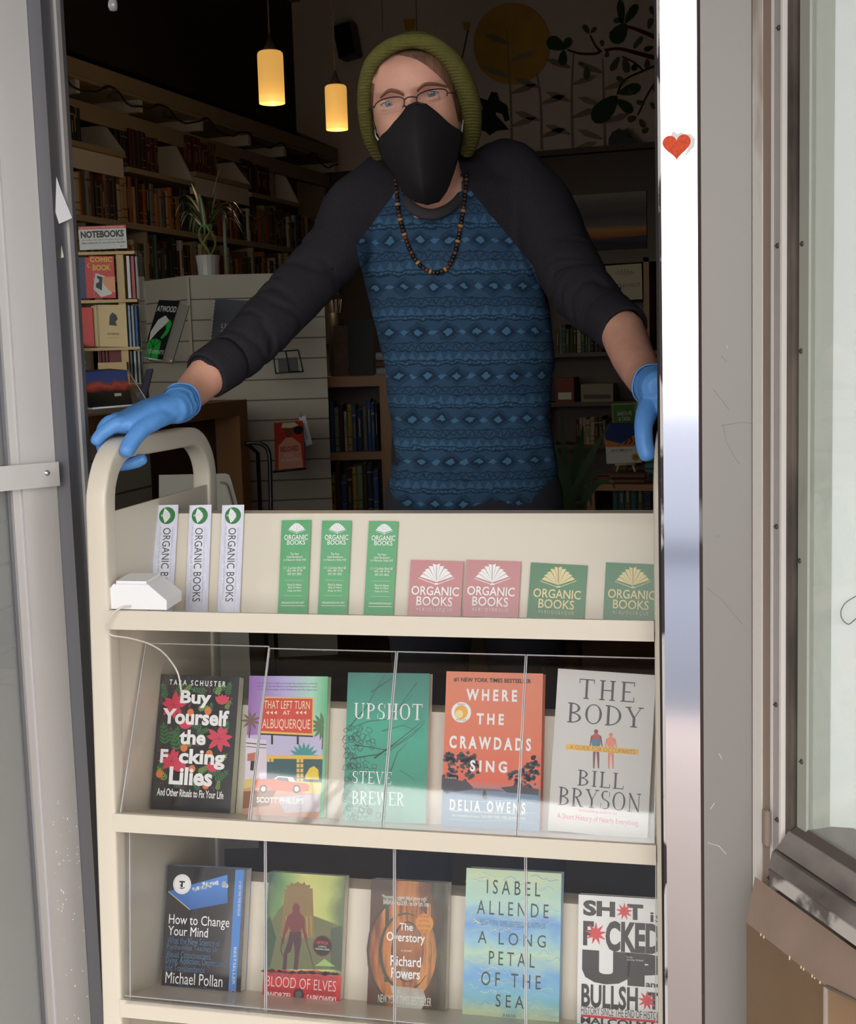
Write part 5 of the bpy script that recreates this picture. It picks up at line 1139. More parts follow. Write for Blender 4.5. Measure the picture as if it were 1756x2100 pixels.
# --- face details
EYEW = mat('eye white', (206, 194, 186), rough=.15, coat=.5); IRIS = mat('blue grey iris', (92, 106, 112), rough=.1, coat=.6, var=.2, scale=700); PUP = mat('pupil', (14, 14, 16), rough=.1, coat=.6)
look = (EYE-HP(0, .08, 0)).normalized()
def eye_at(px, py):
    d = ray(px, py).normalized(); h = HB.ray_cast(EYE, d)[0]; return h-hf*.0078
for px, py in ((797, 213), (884, 193)):
    c = eye_at(px, py); q = MB(); q.lathe([(.0118*math.sin(math.pi*i/16)+1e-5, -.0118*math.cos(math.pi*i/16)) for i in range(17)], c, EYEW, n=28, ax=look)
    q.lathe([(.0064, .0101), (.0052, .0110), (.003, .01175), (.0001, .0119)], c, IRIS, n=24, ax=look); q.lathe([(.0024, .01185), (.0014, .0121), (.0001, .0122)], c, PUP, n=16, ax=look)
    q.build('eye', person)
    for up_, lid0, amp in ((1, .0020, .0040), (-1, -.0044, -.0022)):
        rows = []
        for i in range(9):
            row = []
            for j in range(21):
                s_ = -1+2*j/20; xx = s_*.0132; edge = (lid0+amp*(1-s_*s_)*.55-.0018*(1-0)*(s_*s_) if up_ > 0 else lid0+.0024*s_*s_)
                zz = edge+(up_*.0125-edge)*i/8; R_ = .0136+.0004*i
                yy = math.sqrt(max(R_*R_-xx*xx*.72-zz*zz*.62, 1e-7))-(.0012 if i > 5 else 0)-(i/8)**3*.003
                row.append(c+hx*xx+hz*zz+hf*(yy-.0008))
            rows.append(row)
        q = MB(); q.grid(rows, SKIN); o = q.build('eyelid', person)
        if up_ > 0: MB().tube([r_+hf*.0003 for r_ in rows[0]], .00055, mat('lash line', (92, 62, 50), rough=.8), n=6).build('lashes', o)
HAIR = mat('brown hair', (112, 78, 58), rough=.7, var=.35, scale=120, stretch=(1, 1, .2), bump=.4, bscale=300)
def strip(top, bot, off, m, name, n=24, par=person, rows=6):
    T = smooth_path([Vector((*t, 0)) for t in top], 8); B_ = smooth_path([Vector((*t, 0)) for t in bot], 8); out_ = []
    for i in range(rows+1):
        t = i/rows; out_.append([on_head(*(T[int(k/n*(len(T)-1))].lerp(B_[int(k/n*(len(B_)-1))], t)).xy, off*math.sin(math.pi*(t*.9+.05))**.6+.0004) for k in range(n+1)])
    q = MB(); q.grid(out_, m); return q.build(name, par)
strip([(770, 150), (790, 112), (815, 98), (853, 90), (885, 96), (912, 118), (932, 160), (943, 200)], [(768, 160), (782, 128), (803, 112), (828, 114), (856, 122), (886, 142), (912, 168), (928, 196)], .007, HAIR, 'hair')
strip([(760, 170), (758, 220), (762, 262)], [(768, 172), (765, 222), (771, 276)], .003, HAIR, 'sideburn'); strip([(931, 178), (940, 215), (945, 245)], [(924, 184), (934, 222), (940, 252)], .003, HAIR, 'sideburn')
BROW = mat('light brown brow', (128, 88, 66), rough=.8, var=.3, scale=500)
strip([(779, 199), (797, 182), (816, 184), (829, 192)], [(781, 203), (798, 190), (816, 192), (828, 198)], .0022, BROW, 'eyebrow', 14, rows=4); strip([(855, 184), (870, 170), (893, 169), (918, 176)], [(856, 189), (872, 177), (893, 176), (917, 180)], .0022, BROW, 'eyebrow', 14, rows=4)
# glasses
WIRE = mat('dark bronze wire', (66, 46, 42), rough=.3, metal=.7)
gl_ = bpy.data.objects.new('eyeglasses', None); COL.objects.link(gl_); gl_.parent = person
ZG = lambda x: 2.062+.00000*x+.0000045*(x-842)**2
def gp(pts): return smooth_path([P(x_, y_, ZG(x_)) for x_, y_ in pts], 5)
rimL = [(767, 221), (773, 211), (785, 204), (803, 199.5), (820, 199), (828, 203), (829, 212), (826, 221)]; rimR = [(857, 212), (855, 204), (858, 195), (873, 187), (894, 183), (911, 183), (917, 188), (917, 197)]
fr_ = MB(); fr_.tube(gp(rimL), .0009, WIRE, n=8); fr_.tube(gp(rimR), .0009, WIRE, n=8); fr_.tube(gp([(829, 205), (836, 200), (847, 198.5), (856, 201)]), .0011, WIRE, n=8); fr_.build('frame', gl_)
LENS = clear_mat('lens glass', (.97, .98, .98), rough=.0, ior=1.45, dirt_haze=.025)  # pale diffuse veil stands in for the hazy reflection on the lenses
for loop in ([(767, 221), (773, 211), (785, 204), (803, 199.5), (820, 199), (828, 203), (829, 212), (826, 223), (814, 229), (790, 234), (771, 232)], [(857, 212), (855, 204), (858, 195), (873, 187), (894, 183), (911, 183), (917, 188), (917, 198), (903, 206), (880, 212), (864, 214)]):
    q = MB(); pts = [P(x_, y_, ZG(x_)) for x_, y_ in loop]; q.prism(pts, FWD*.0012, LENS); q.build('lens', gl_)
for a, b_, c in (((767, 219), (757, 226), HP(-.077, -.01, .004)), ((917, 190), (931, 191), HP(.078, -.01, .006))):
    q = MB(); q.tube([P(*a, ZG(a[0])), P(*b_, 2.09), c], .0011, WIRE, n=8); q.build('temple', gl_)
for a, b_ in (((829, 216), (833, 220)), ((857, 210), (852, 216))):
    q = MB(); q.tube([P(*a, ZG(842)), P(*b_, 2.07)], .0012, WIRE, n=6); q.build('nose_pad', gl_)
# mask
MASKM = mat('black cotton mask', (44, 42, 44), rough=.95, spec=.15, bump=.15, bscale=700)
MR = [((836, 216, 2.085), (854, 209, 2.074), (874, 213, 2.085)), ((822, 236, 2.097), (853, 238, 2.052), (897, 231, 2.094)), ((800, 260, 2.118), (853, 265, 2.036), (922, 254, 2.112)), ((778, 285, 2.148), (854, 292, 2.030), (947, 271, 2.15)), ((776, 300, 2.152), (857, 318, 2.032), (947, 290, 2.153)), ((787, 330, 2.148), (861, 350, 2.040), (940, 322, 2.148)), ((809, 362, 2.138), (866, 385, 2.055), (930, 356, 2.138)), ((827, 392, 2.13), (872, 407, 2.085), (917, 390, 2.13)), ((852, 414, 2.13), (877, 420, 2.115), (900, 414, 2.13))]
rows = []
for i in range(41):
    t = i/40*(len(MR)-1); k = min(int(t), len(MR)-2); ft = t-k
    def cr(j):
        p0, p1, p2, p3 = [Vector(MR[max(0, min(len(MR)-1, k+o_))][j]) for o_ in (-1, 0, 1, 2)]
        return .5*((2*p1)+(p2-p0)*ft+(2*p0-5*p1+4*p2-p3)*ft*ft+(3*p1-p0-3*p2+p3)*ft**3)
    L_, C_, R_ = cr(0), cr(1), cr(2); row = []
    for j in range(41):
        s_ = -1+j/20; e_ = L_ if s_ < 0 else R_; a = abs(s_)
        x_ = C_.x+(e_.x-C_.x)*a; y_ = C_.y+(e_.y-C_.y)*a; z_ = C_.z+(e_.z-C_.z)*(a**1.55); row.append(P(x_, y_, z_-.0006*g(a, .03)))
    rows.append(row)
q = MB(); q.grid(rows, MASKM); mk = q.build('mask', person); sd = mk.modifiers.new('s', 'SOLIDIFY'); sd.thickness = .0014; sd.offset = 0
for pts in ([(777, 288, 2.149), (771, 279, 2.165), (769, 268, 2.185), (767, 255, 2.20)], [(947, 276, 2.151), (949, 256, 2.165), (951, 240, 2.185), (952, 225, 2.20)]):
    q = MB(); q.tube(smooth_path([P(*p) for p in pts], 4), [(.0022, .0008)]*13, mat('white elastic', (216, 210, 208), rough=.8), n=8); q.build('ear_loop', mk)
# beanie
KNIT = mat('green knit', (100, 98, 50), rough=.95, spec=.2, var=.12, scale=90)
def knit_bump(m):
    n = m.node_tree; b_ = n.nodes['Principled BSDF']; tcn = n.nodes.new('ShaderNodeTexCoord'); wv = n.nodes.new('ShaderNodeTexWave'); wv.inputs['Scale'].default_value = 75; wv.inputs['Distortion'].default_value = 1.2; wv.bands_direction = 'Z'
    bp = n.nodes.new('ShaderNodeBump'); bp.inputs['Strength'].default_value = .35; bp.inputs['Distance'].default_value = .003; n.links.new(tcn.outputs['Object'], wv.inputs[0]); n.links.new(wv.outputs['Fac'], bp.inputs['Height']); n.links.new(bp.outputs[0], b_.inputs['Normal'])
knit_bump(KNIT)
RP = [(778, 322, 2.245, .0105), (757, 280, 2.20, .0115), (748, 228, 2.155, .0118), (749, 178, 2.122, .0120), (763, 130, 2.094, .0122), (797, 97, 2.078, .0118), (842, 84, 2.072, .0115), (884, 91, 2.076, .0130), (919, 117, 2.092, .0150), (944, 155, 2.115, .0165), (962, 203, 2.15, .0178), (968, 248, 2.19, .0172), (966, 285, 2.23, .0150), (957, 312, 2.265, .0120)]
rp = smooth_path([P(*t[:3]) for t in RP], 5); rr = [v.x for v in smooth_path([Vector((t[3], 0, 0)) for t in RP], 5)]
bn = bpy.data.objects.new('beanie', None); COL.objects.link(bn); bn.parent = person
q = MB(); q.tube(rp, rr, KNIT, n=18); q.build('rolled_brim', bn)
cc = sum(rp, Vector())/len(rp); back = -hf*.10+hz*.03; rows = []
for i in range(12):
    th_ = math.pi/2*i/11*.98; rows.append([cc+(p-cc)*(math.cos(th_)**.7)*(1+.01*math.sin(2*th_))+back*math.sin(th_)*1.6 for p in rp])
q = MB(); q.grid(rows, KNIT); q.build('crown', bn)
# necklace
nk = bpy.data.objects.new('bead_necklace', None); COL.objects.link(nk); nk.parent = person
path = [(811, 366), (814, 395), (817, 430), (826, 470), (839, 508), (854, 535), (872, 552), (895, 559), (917, 549), (932, 523), (941, 485), (948, 445), (954, 400), (958, 352)]
pp = smooth_path([Vector((*p, 0)) for p in path], 12); acc = [0]
for i in range(1, len(pp)): acc.append(acc[-1]+(pp[i]-pp[i-1]).length)
def at_len(s_):
    for i in range(1, len(pp)):
        if acc[i] >= s_: return pp[i-1].lerp(pp[i], (s_-acc[i-1])/max(1e-6, acc[i]-acc[i-1]))
    return pp[-1]
def on_shirt(px, py):
    d = ray(px, py).normalized(); h = SB.ray_cast(EYE, d); z0 = 2.22+max(0, (430-py))*.0012
    q = P(px, py, z0); hh = h[0]
    if hh is None: return q
    zz = (hh-EYE).dot(FWD); return P(px, py, min(zz, z0+.08 if py < 430 else 9)-.004)
BD = [mat('dark wood bead', (58, 38, 30), rough=.4), mat('brown bead', (96, 58, 40), rough=.4), mat('tan bead', (176, 134, 84), rough=.45), mat('black bead', (28, 24, 24), rough=.35)]
pats = [0, 0, 3, 1, 3, 0, 2, 3, 0, 1, 2, 0, 3, 0, 2, 1]; protos = {}
s_ = 4; i = 0; strand = []
while s_ < acc[-1]-3:
    c2 = at_len(s_); c3 = at_len(min(acc[-1], s_+2)); a = on_shirt(c2.x, c2.y); ax = (on_shirt(c3.x, c3.y)-a); ax = (P(c3.x, c3.y, 2.25)-P(c2.x, c2.y, 2.25)).normalized(); strand.append(a)
    k = pats[i % len(pats)]
    if c2.y < 400 and k == 2: k = 1
    if k not in protos:
        h_ = .0034 if k != 2 else .0028; r_ = (.0042 if k != 2 else .0050); q = MB(); q.lathe([(r_*.45, -h_), (r_*.9, -h_*.7), (r_, 0), (r_*.9, h_*.7), (r_*.45, h_)], (0, 0, 0), BD[k], n=12); protos[k] = q.data('bead')
    o = bpy.data.objects.new('bead', protos[k]); COL.objects.link(o); o.parent = nk; o.location = a; o.rotation_euler = Vector((0, 0, 1)).rotation_difference(ax).to_euler()
    s_ += 8.2 if k != 2 else 7.2; i += 1
q = MB(); q.tube(strand, .0008, BD[3], n=6); q.build('cord', nk)
# ------------------------------------------------------------------ inside the shop
OAK = mat('oak veneer', (152, 104, 62), rough=.5, var=.14, scale=6, stretch=(1, 1, .12))
DKWOOD = mat('dark stained wood', (74, 52, 38), rough=.5, var=.15, scale=6, stretch=(1, 1, .15))
PINE = mat('pale pine', (196, 164, 118), rough=.6, var=.08, scale=8)
SHELFW = mat('cream painted shelving', (144, 126, 104), rough=.7, var=.06, scale=4)
WHITEP = mat('off white panel', (190, 180, 168), rough=.7)
SLAT = mat('beige slatwall', (176, 162, 146), rough=.6, var=.02, scale=5)
SLATD = mat('slatwall groove', (104, 92, 80), rough=.8)
BLKM = mat('black metal', (26, 25, 27), rough=.4)
TITL = mat('spine lettering', (150, 128, 88), rough=.6)
def c3(*c): return c
PAL_OLD = [('dark red', (92, 32, 28)), ('brown', (92, 62, 42)), ('dark brown', (58, 40, 32)), ('maroon', (72, 26, 30)), ('black', (34, 30, 30))]
PAL = [('tan', (178, 142, 96)), ('cream', (206, 190, 158)), ('brown', (120, 80, 50)), ('dark red', (124, 38, 32)), ('black', (36, 33, 34)), ('olive', (98, 92, 54)), ('grey', (132, 126, 118)), ('orange', (190, 110, 54)), ('navy', (40, 50, 78)), ('white', (214, 208, 198)), ('dark green', (50, 68, 50)), ('rust', (150, 76, 48)), ('teal', (60, 104, 108)), ('yellow', (196, 166, 70))]
PAL_COOL = [('black', (34, 34, 38)), ('grey', (112, 114, 118)), ('white', (206, 206, 204)), ('navy', (38, 50, 92)), ('dark red', (120, 40, 40)), ('pale green', (136, 160, 120)), ('blue', (60, 96, 150)), ('charcoal', (60, 58, 60)), ('brown', (92, 66, 50)), ('yellow', (190, 164, 60))]
_BT = {}
def book_unit(cname, rgb, k):
    """unit shelf book: spine at y=0, thickness along x, height along z"""
    key = (cname, k)
    if key in _BT: return _BT[key]
    m_ = mat('book cloth '+cname+' %d' % rgb[0], tuple(int(v*.84) for v in rgb), rough=.65, var=.1, scale=30); b_ = MB()
    sec = [(0, .035), (.2, .006), (.5, 0), (.8, .006), (1, .035), (1, 1), (0, 1)]
    b_.prism([Vector((x_, y_, 0)) for x_, y_ in sec], (0, 0, 1), m_); b_.bb((.08, .06, .998), (.92, .985, 1.002), PAGES)
    ink = TITL if rgb[0]+rgb[1]+rgb[2] < 330 else DKWOOD
    if k == 0: b_.bb((.38, -.006, .35), (.62, .002, .8), ink)
    elif k == 1: b_.bb((.06, -.003, .76), (.94, .02, .80), ink); b_.bb((.4, -.005, .3), (.6, .002, .62), ink)
    elif k == 2:
        for z_ in (.12, .3, .84): b_.bb((.05, -.003, z_), (.95, .02, z_+.02), ink)
    _BT[key] = b_.data('book'); return _BT[key]
def shelf_books(start, along, depth, length, hr, tr, where, group, pal, rnd, hdepth=.19, gaps=(), setmode=False, lean=.0):
    """books standing side by side from start along the shelf; depth: unit vector pointing into the shelf"""
    along = Vector(along).normalized(); depth = Vector(depth).normalized(); s_ = 0; i = 0; cur = None; run = 0
    while s_ < length:
        t = rnd.uniform(*tr)
        if s_+t > length: break
        if any(a <= s_ <= b_ for a, b_ in gaps): s_ += .05; continue
        if setmode:
            if run <= 0: cur = rnd.choice(pal); run = rnd.randint(3, 7); hh = rnd.uniform(*hr)
            run -= 1; h = hh; nm, rgb = cur
        else: h = rnd.uniform(*hr); nm, rgb = rnd.choice(pal)
        o = bpy.data.objects.new('book', book_unit(nm, rgb, rnd.randint(0, 3))); COL.objects.link(o)
        tl = rnd.uniform(-lean, lean) if lean else 0
        q = Vector(start)+along*s_+depth*rnd.uniform(0, .02)
        M_ = frame(q, along, depth, (0, 0, 1)) @ Matrix.Diagonal((t*.97, hdepth, h, 1))
        o.matrix_world = M_; tag(o, '%s book, %s %s' % (nm, ordn(i), where), 'book', group); s_ += t; i += 1
    return i
rB = random.Random(21)
# --- tall bookcase along the far side wall
XF, XB = -4.20, -4.56
def zpx(px, py): return PX(px, py, XF).z
zc, z3, z4 = zpx(300, 196), zpx(147, 437), zpx(300, 571)
wb = thing('wall_bookcase', 'tall cream bookcase filling the dim side wall', 'bookcase', (0, 0, 0))
Y0, Y1 = 4.9, 10.05
b = MB(); b.bb((XF-.01, Y0, zc-.03), (XB, Y1, zc+.04), SHELFW); b.bb((XF, Y0, zc-.01), (XF-.03, Y1, zc+.075), SHELFW); b.build('cornice', wb)
b = MB(); b.bb((XF-.08, Y0, zc-.22), (XF-.1, Y1, zc-.12), SHELFW); b.build('frieze', wb)
b = MB(); b.bb((XB, Y0, 0), (XB-.02, Y1, zc), DKWOOD); b.build('back', wb)
for z_ in (z3, z4, z4-.36, z4-.72, z4-1.08, .12): MB().bb((XF, Y0, z_-.035), (XB, Y1, z_), SHELFW).build('shelf', wb)
ups = [PX(px, 350, XF).y for px in (176, 302, 424, 520, 592)]
for y_ in ups+[Y1]:
    b = MB(); b.bb((XF-.02, y_-.02, zc-.10), (XB, y_+.02, zc-.03), WHITEP); b.bb((XF-.12, y_-.02, z3), (XB, y_+.02, zc-.1), SHELFW); b.build('upright', wb)
    b = MB(); b.bb((XF-.03, y_-.012, 0), (XB, y_+.012, z3), SHELFW); b.build('upright', wb)
bays = [((108, 278), (257, 312), 250), ((264, 341), (400, 373), 292), ((402, 352), (515, 378), 326), ((516, 386), (615, 424), 345)]
for i, (a, b_, top) in enumerate(bays):
    pa, pb = PX(*a, XF), PX(*b_, XF); zz = (pa.z+pb.z)/2
    ya = Y0 if i == 0 else pa.y
    q = MB(); q.bb((XF, ya, zz-.03), (XB, pb.y, zz), SHELFW); q.build('upper_shelf', wb)
    q = MB(); zt_ = PX(b_[0]-18, top, XF).z; q.prism([Vector((XF, pb.y, zz)), Vector((XB, pb.y, zz)), Vector((XB, pb.y, zt_)), Vector((XF-.12, pb.y, zt_))], (0, -.02, 0), WHITEP); q.build('end_panel', wb)
    if i in (0, 2): q = MB(); q.bb((XF-.03, pb.y-1.05 if i == 0 else pa.y, zz-.14), (XF-.05, pb.y+.02, zz-.03), WHITEP); q.build('fascia', wb)
    shelf_books((XF-.06, max(ya, 5.6), zz), (0, 1, 0), (-1, 0, 0), pb.y-.32-max(ya, 5.6) if i != 1 else pb.y-.3-pa.y, (.19, .25), (.028, .042), 'from the shop front in upper ledge bay %s' % ['one', 'two', 'three', 'four'][i], 'old sets on the upper ledge', PAL_OLD, rB, setmode=True)
nB = shelf_books((XF-.04, 5.85, z3), (0, 1, 0), (-1, 0, 0), 4.0, (.20, .285), (.022, .058), 'from the shop front on the bookcase long middle shelf', 'books on the middle shelf', PAL+PAL_OLD, rB)
nC = shelf_books((XF-.04, 5.9, z4), (0, 1, 0), (-1, 0, 0), 3.8, (.19, .28), (.024, .06), 'from the shop front on the bookcase lower shelf', 'books on the lower shelf', PAL+PAL_OLD+PAL_OLD, rB)
nD = shelf_books((XF-.04, 5.9, z4-.36), (0, 1, 0), (-1, 0, 0), .5, (.19, .28), (.026, .06), 'from the shop front behind the notebook rack', 'books behind the rack', PAL_OLD+PAL, rB)
b = MB(); pts = []
for i in range(60):
    y_ = 5.6+i*.075; pts.append(Vector((XF+.012+.01*math.sin(i*1.7), y_, zc-.02-.07*abs(math.sin(i*.42))+.02*mnoise.noise(Vector((i*.6, 0, 0))))))
b.tube(smooth_path(pts, 3), .006, mat('dark cable', (30, 26, 24), rough=.7), n=6); tag(b.build('string_lights'), 'unlit dark string of lights draped along the bookcase cornice', 'string lights')
# --- pendant lamps
SHADE = bpy.data.materials.new('lit amber glass'); SHADE.use_nodes = True; nn_ = SHADE.node_tree; pb_ = nn_.nodes['Principled BSDF']; pb_.inputs['Base Color'].default_value = (.8, .5, .2, 1); pb_.inputs['Roughness'].default_value = .4
pb_.inputs['Emission Color'].default_value = (*lin((255, 190, 92)), 1); pb_.inputs['Emission Strength'].default_value = .62; pb_.inputs['Transmission Weight'].default_value = 0
NICK = mat('brushed nickel', (150, 140, 128), rough=.35, metal=.8)
def pendant(px, pt, pb2, wpx, z, label):
    c = P(px, (pt+pb2)/2, z); h = (pb2-pt)*z/FPX; r = wpx/2*z/FPX
    t = thing('pendant_lamp', label, 'lamp', c)
    n = 28; q = MB(); prof = [(r*.86, h/2), (r*.97, h/2-.006), (r, h/2-.02), (r*1.0, -h/2), (r*.93, -h/2), (r*.92, h/2-.02), (r*.3, h/2-.012)]
    q.lathe(prof, (0, 0, 0), SHADE, n=n); q.f = q.f[:-2]; q.fm = q.fm[:-2]; q.sm = q.sm[:-2]; q.build('shade', t)
    q = MB(); q.lathe([(.034, h/2-.004), (.032, h/2+.008), (.018, h/2+.035), (.009, h/2+.06), (.006, h/2+.075)], (0, 0, 0), NICK, n=18); q.build('cap', t)
    q = MB(); q.tube([(0, 0, h/2+.07), (0, 0, 4.34-c.z)], .004, mat('grey flex', (110, 96, 84), rough=.6), n=6); q.build('cord', t)
    q = MB(); q.lathe([(.0005, -.06), (.018, -.052), (.026, -.03), (.02, 0), (.012, .02), (.012, .04)], (0, 0, .02), mat('glowing bulb', (255, 214, 150), emit=1.1), n=16); q.build('bulb', t)
    l = bpy.data.lights.new('lamp_light', 'POINT'); l.energy = 5; l.color = (1, .72, .40); l.shadow_soft_size = .04; lo = bpy.data.objects.new('lamp_light', l); COL.objects.link(lo); lo.parent = t; lo.location = (0, 0, -h/2-.22)
pendant(556, 108, 211, 53, 6.0, 'glowing amber glass pendant lamp nearer the bookcase')
pendant(690, 177, 265, 45, 6.9, 'smaller glowing amber pendant lamp beside the beanie')
for px, zz in ((785, 8.2), (855, 9.2)):
    q = MB(); a = P(px, 60, zz); q.tube([a-Vector((0, 0, .02)), Vector((a.x, a.y, 4.34))], .003, mat('grey flex', (110, 96, 84), rough=.6), n=5); tag(q.build('hanging_cord'), 'thin cord hanging from the ceiling %s the beanie' % ('just beside' if px == 785 else 'above'), 'cord')
# loudspeaker on the end wall
YW = 10.19
sp_c = PY(713, 86, YW-.12); q = thing('wall_speaker', 'black loudspeaker mounted high in the corner', 'speaker', sp_c); b = MB(); b.box((0, 0, 0), (.15, .16, .26), BLKM, M=Matrix.Rotation(math.radians(-9), 3, 'Y'), bev=.01); b.build('cabinet', q)
b = MB(); b.bb((-.02, .06, -.02), (.02, .118, .02), BLKM); b.build('bracket', q); b = MB(); b.box((0, -.081, 0), (.13, .006, .235), mat('speaker cloth', (18, 17, 18), rough=1), M=Matrix.Rotation(math.radians(-9), 3, 'Y')); b.build('grille', q)
# --- mural on the end wall
zled = PY(1200, 309, YW).z
b = MB(); b.bb((-4.6, 10.12, 0), (3, 10.2, zled-.02), DKWOOD); struct('trim_7', b)
b = MB(); b.bb((-3.0, 10.02, zled-.04), (3, 10.2, zled), DKWOOD); struct('trim_8', b)
mu = thing('mural', 'botanical wall mural with yellow sun, jade branches and pale plants', 'mural', (0, 0, 0))
SUN = mat('mural yellow', (206, 158, 66), rough=.9, var=.1, scale=5); JADE = mat('mural jade green', (52, 78, 40), rough=.9, var=.1, scale=8); JADE2 = mat('mural grey green', (92, 98, 70), rough=.9); BRAN = mat('mural red brown', (86, 36, 38), rough=.9); PALEP = mat('mural pale stem', (150, 138, 116), rough=.9); PALEL = mat('mural pale leaf', (158, 150, 126), rough=.9); DKG = mat('mural deep green', (26, 42, 32), rough=.9)
class WallArt:
    def __init__(s): s.mb = MB()
    def pt(s, x, y, L): return PY(x, y, YW-.001-.0006*L)
    def poly(s, pts, m, L=1): s.mb.add([s.pt(x, y, L) for x, y in pts], [tuple(range(len(pts)))], m)
    def line(s, pts, w0, w1, m, L=1):
        pts = [tuple(v.xy) for v in smooth_path([Vector((*p, 0)) for p in pts], 4)]; k = len(pts); A = []; B_ = []
        for i, (x, y) in enumerate(pts):
            a = pts[max(0, i-1)]; b_ = pts[min(k-1, i+1)]; dx, dy = b_[0]-a[0], b_[1]-a[1]; l = math.hypot(dx, dy) or 1; w_ = (w0+(w1-w0)*i/(k-1))/2; A.append((x-dy/l*w_, y+dx/l*w_)); B_.append((x+dy/l*w_, y-dx/l*w_))
        for i in range(k-1): s.poly([A[i], B_[i], B_[i+1], A[i+1]], m, L)
    def leaf(s, x, y, ln, ang, wd, m, L=1, blunt=1.):
        ca, sa = math.cos(math.radians(ang)), math.sin(math.radians(ang)); pts = []
        for t, w_ in ((0, .0), (.12, .45), (.4, .85), (.7, 1.), (.9, .7*blunt), (1, .25*blunt), (1, -.25*blunt), (.9, -.7*blunt), (.7, -1.), (.4, -.85), (.12, -.45)): pts.append((x+ca*ln*t-sa*wd*w_/2, y-sa*ln*t-ca*wd*w_/2))
        s.poly(pts, m, L)
W_ = WallArt(); W_.poly([(1050+79*math.cos(i*math.pi/24), 90-84*math.sin(i*math.pi/24)) for i in range(48)], SUN, 1); W_.mb.build('sun', mu)
W_ = WallArt()
for xs, x1, y0 in ((1047, 1040, 60), (1108, 1100, 150), (1172, 1176, 110), (1238, 1236, 120)):
    W_.line([(x1, y0), (xs, 200), (xs+3, 306)], 2, 5, PALEP, 2)
    for k in range(6):
        y_ = y0+30+k*34; W_.leaf(xs, y_, 56, (20 if k % 2 else 160), 13, PALEL if k % 3 else PALEP, 2.2, .5)
W_.mb.build('pale_plants', mu)
W_ = WallArt(); W_.line([(1164, 102), (1190, 110), (1222, 110), (1232, 104)], 4, 6, BRAN, 3); W_.mb.build('branch', mu)
W_ = WallArt(); W_.line([(1240, 103), (1270, 100), (1310, 110), (1356, 122)], 5, 10, BRAN, 3); W_.mb.build('branch', mu)
W_ = WallArt(); W_.line([(1210, 72), (1222, 96), (1234, 106)], 3, 4, BRAN, 3); W_.mb.build('branch', mu)
W_ = WallArt(); W_.line([(1284, 54), (1310, 62), (1352, 80)], 5, 10, BRAN, 3); W_.mb.build('branch', mu)
W_ = WallArt(); W_.line([(1266, 194), (1280, 165), (1320, 145), (1356, 130)], 4, 5, BRAN, 3); W_.mb.build('branch', mu)
W_ = WallArt(); W_.line([(1276, 116), (1300, 128), (1320, 146)], 3, 4, BRAN, 3); W_.mb.build('branch', mu)
W_ = WallArt(); W_.line([(1308, 236), (1330, 190), (1358, 150)], 3, 4, BRAN, 3); W_.mb.build('branch', mu)
W_ = WallArt(); W_.line([(1340, 20), (1344, 50), (1350, 80)], 3, 4, BRAN, 3); W_.mb.build('branch', mu)

W_ = WallArt()
for x, y, ln, an, wd, m in ((1158, 100, 40, 152, 30, JADE), (1156, 102, 28, 60, 18, JADE), (1156, 102, 32, 265, 18, JADE), (1276, 52, 52, 95, 16, JADE), (1282, 48, 46, 58, 18, JADE), (1284, 48, 48, 235, 34, JADE), (1266, 196, 72, 228, 42, JADE), (1268, 192, 48, 18, 24, JADE), (1266, 204, 40, 320, 22, JADE), (1208, 70, 22, 120, 11, JADE2), (1212, 68, 16, 50, 9, JADE2), (1204, 134, 30, 268, 14, JADE2), (1200, 132, 14, 170, 8, JADE2), (1270, 116, 34, 240, 14, JADE2), (1280, 118, 32, 282, 16, JADE2), (1276, 40, 18, 190, 12, JADE2), (1330, 60, 24, 75, 12, JADE2), (1318, 74, 20, 235, 12, JADE2), (1340, 96, 20, 200, 12, JADE), (1328, 120, 20, 265, 12, JADE2), (1300, 100, 16, 60, 10, JADE2), (1344, 166, 22, 270, 12, JADE2), (1282, 168, 20, 150, 11, JADE2), (1290, 180, 16, 285, 10, JADE2), (1322, 214, 18, 160, 10, JADE2), (1334, 210, 18, 310, 10, JADE2), (1306, 240, 20, 200, 14, JADE2), (1312, 244, 20, 300, 12, JADE2), (1330, 262, 16, 220, 12, JADE2), (1338, 30, 18, 100, 10, JADE2), (1344, 26, 14, 30, 9, JADE2), (1304, 130, 16, 250, 12, DKG), (1342, 184, 18, 40, 10, JADE2), (1236, 96, 14, 100, 9, JADE2), (1246, 104, 14, 260, 9, JADE2)): W_.leaf(x, y, ln, an, wd, m, 4+.02*(x % 17))
W_.mb.build('jade_leaves', mu)
W_ = WallArt(); W_.poly([(984, 200), (1000, 206), (1008, 188), (1020, 190), (1024, 206), (1040, 216), (1045, 246), (1036, 250), (1030, 234), (1018, 230), (1016, 236), (1030, 250), (1044, 266), (1020, 268), (1004, 278), (996, 270), (980, 266), (986, 244), (980, 232), (990, 224)], DKG, 3); W_.mb.build('dark_leaf', mu); W_ = WallArt(); W_.poly([(826, 40), (852, 38), (850, 62), (832, 64)], SUN, 1); W_.mb.build('yellow_bloom', mu); W_ = WallArt(); W_.poly([(948, 46), (966, 44), (962, 64), (952, 62)], SUN, 1); W_.mb.build('yellow_bloom', mu); W_ = WallArt(); W_.line([(960, 62), (954, 90), (946, 128)], 3, 2, JADE, 2); W_.mb.build('bloom_stem', mu)
b = MB(); c = [(1248, 302), (1248, 286), (1256, 272), (1270, 264), (1282, 270), (1292, 284), (1308, 292), (1314, 296), (1310, 301)]
b.prism([PY(x_, y_-1, 10.03) for x_, y_ in c], (0, .10, 0), BLKM); tag(b.build('bird_figurine'), 'black bird shaped figure sitting on the mural ledge', 'figurine')
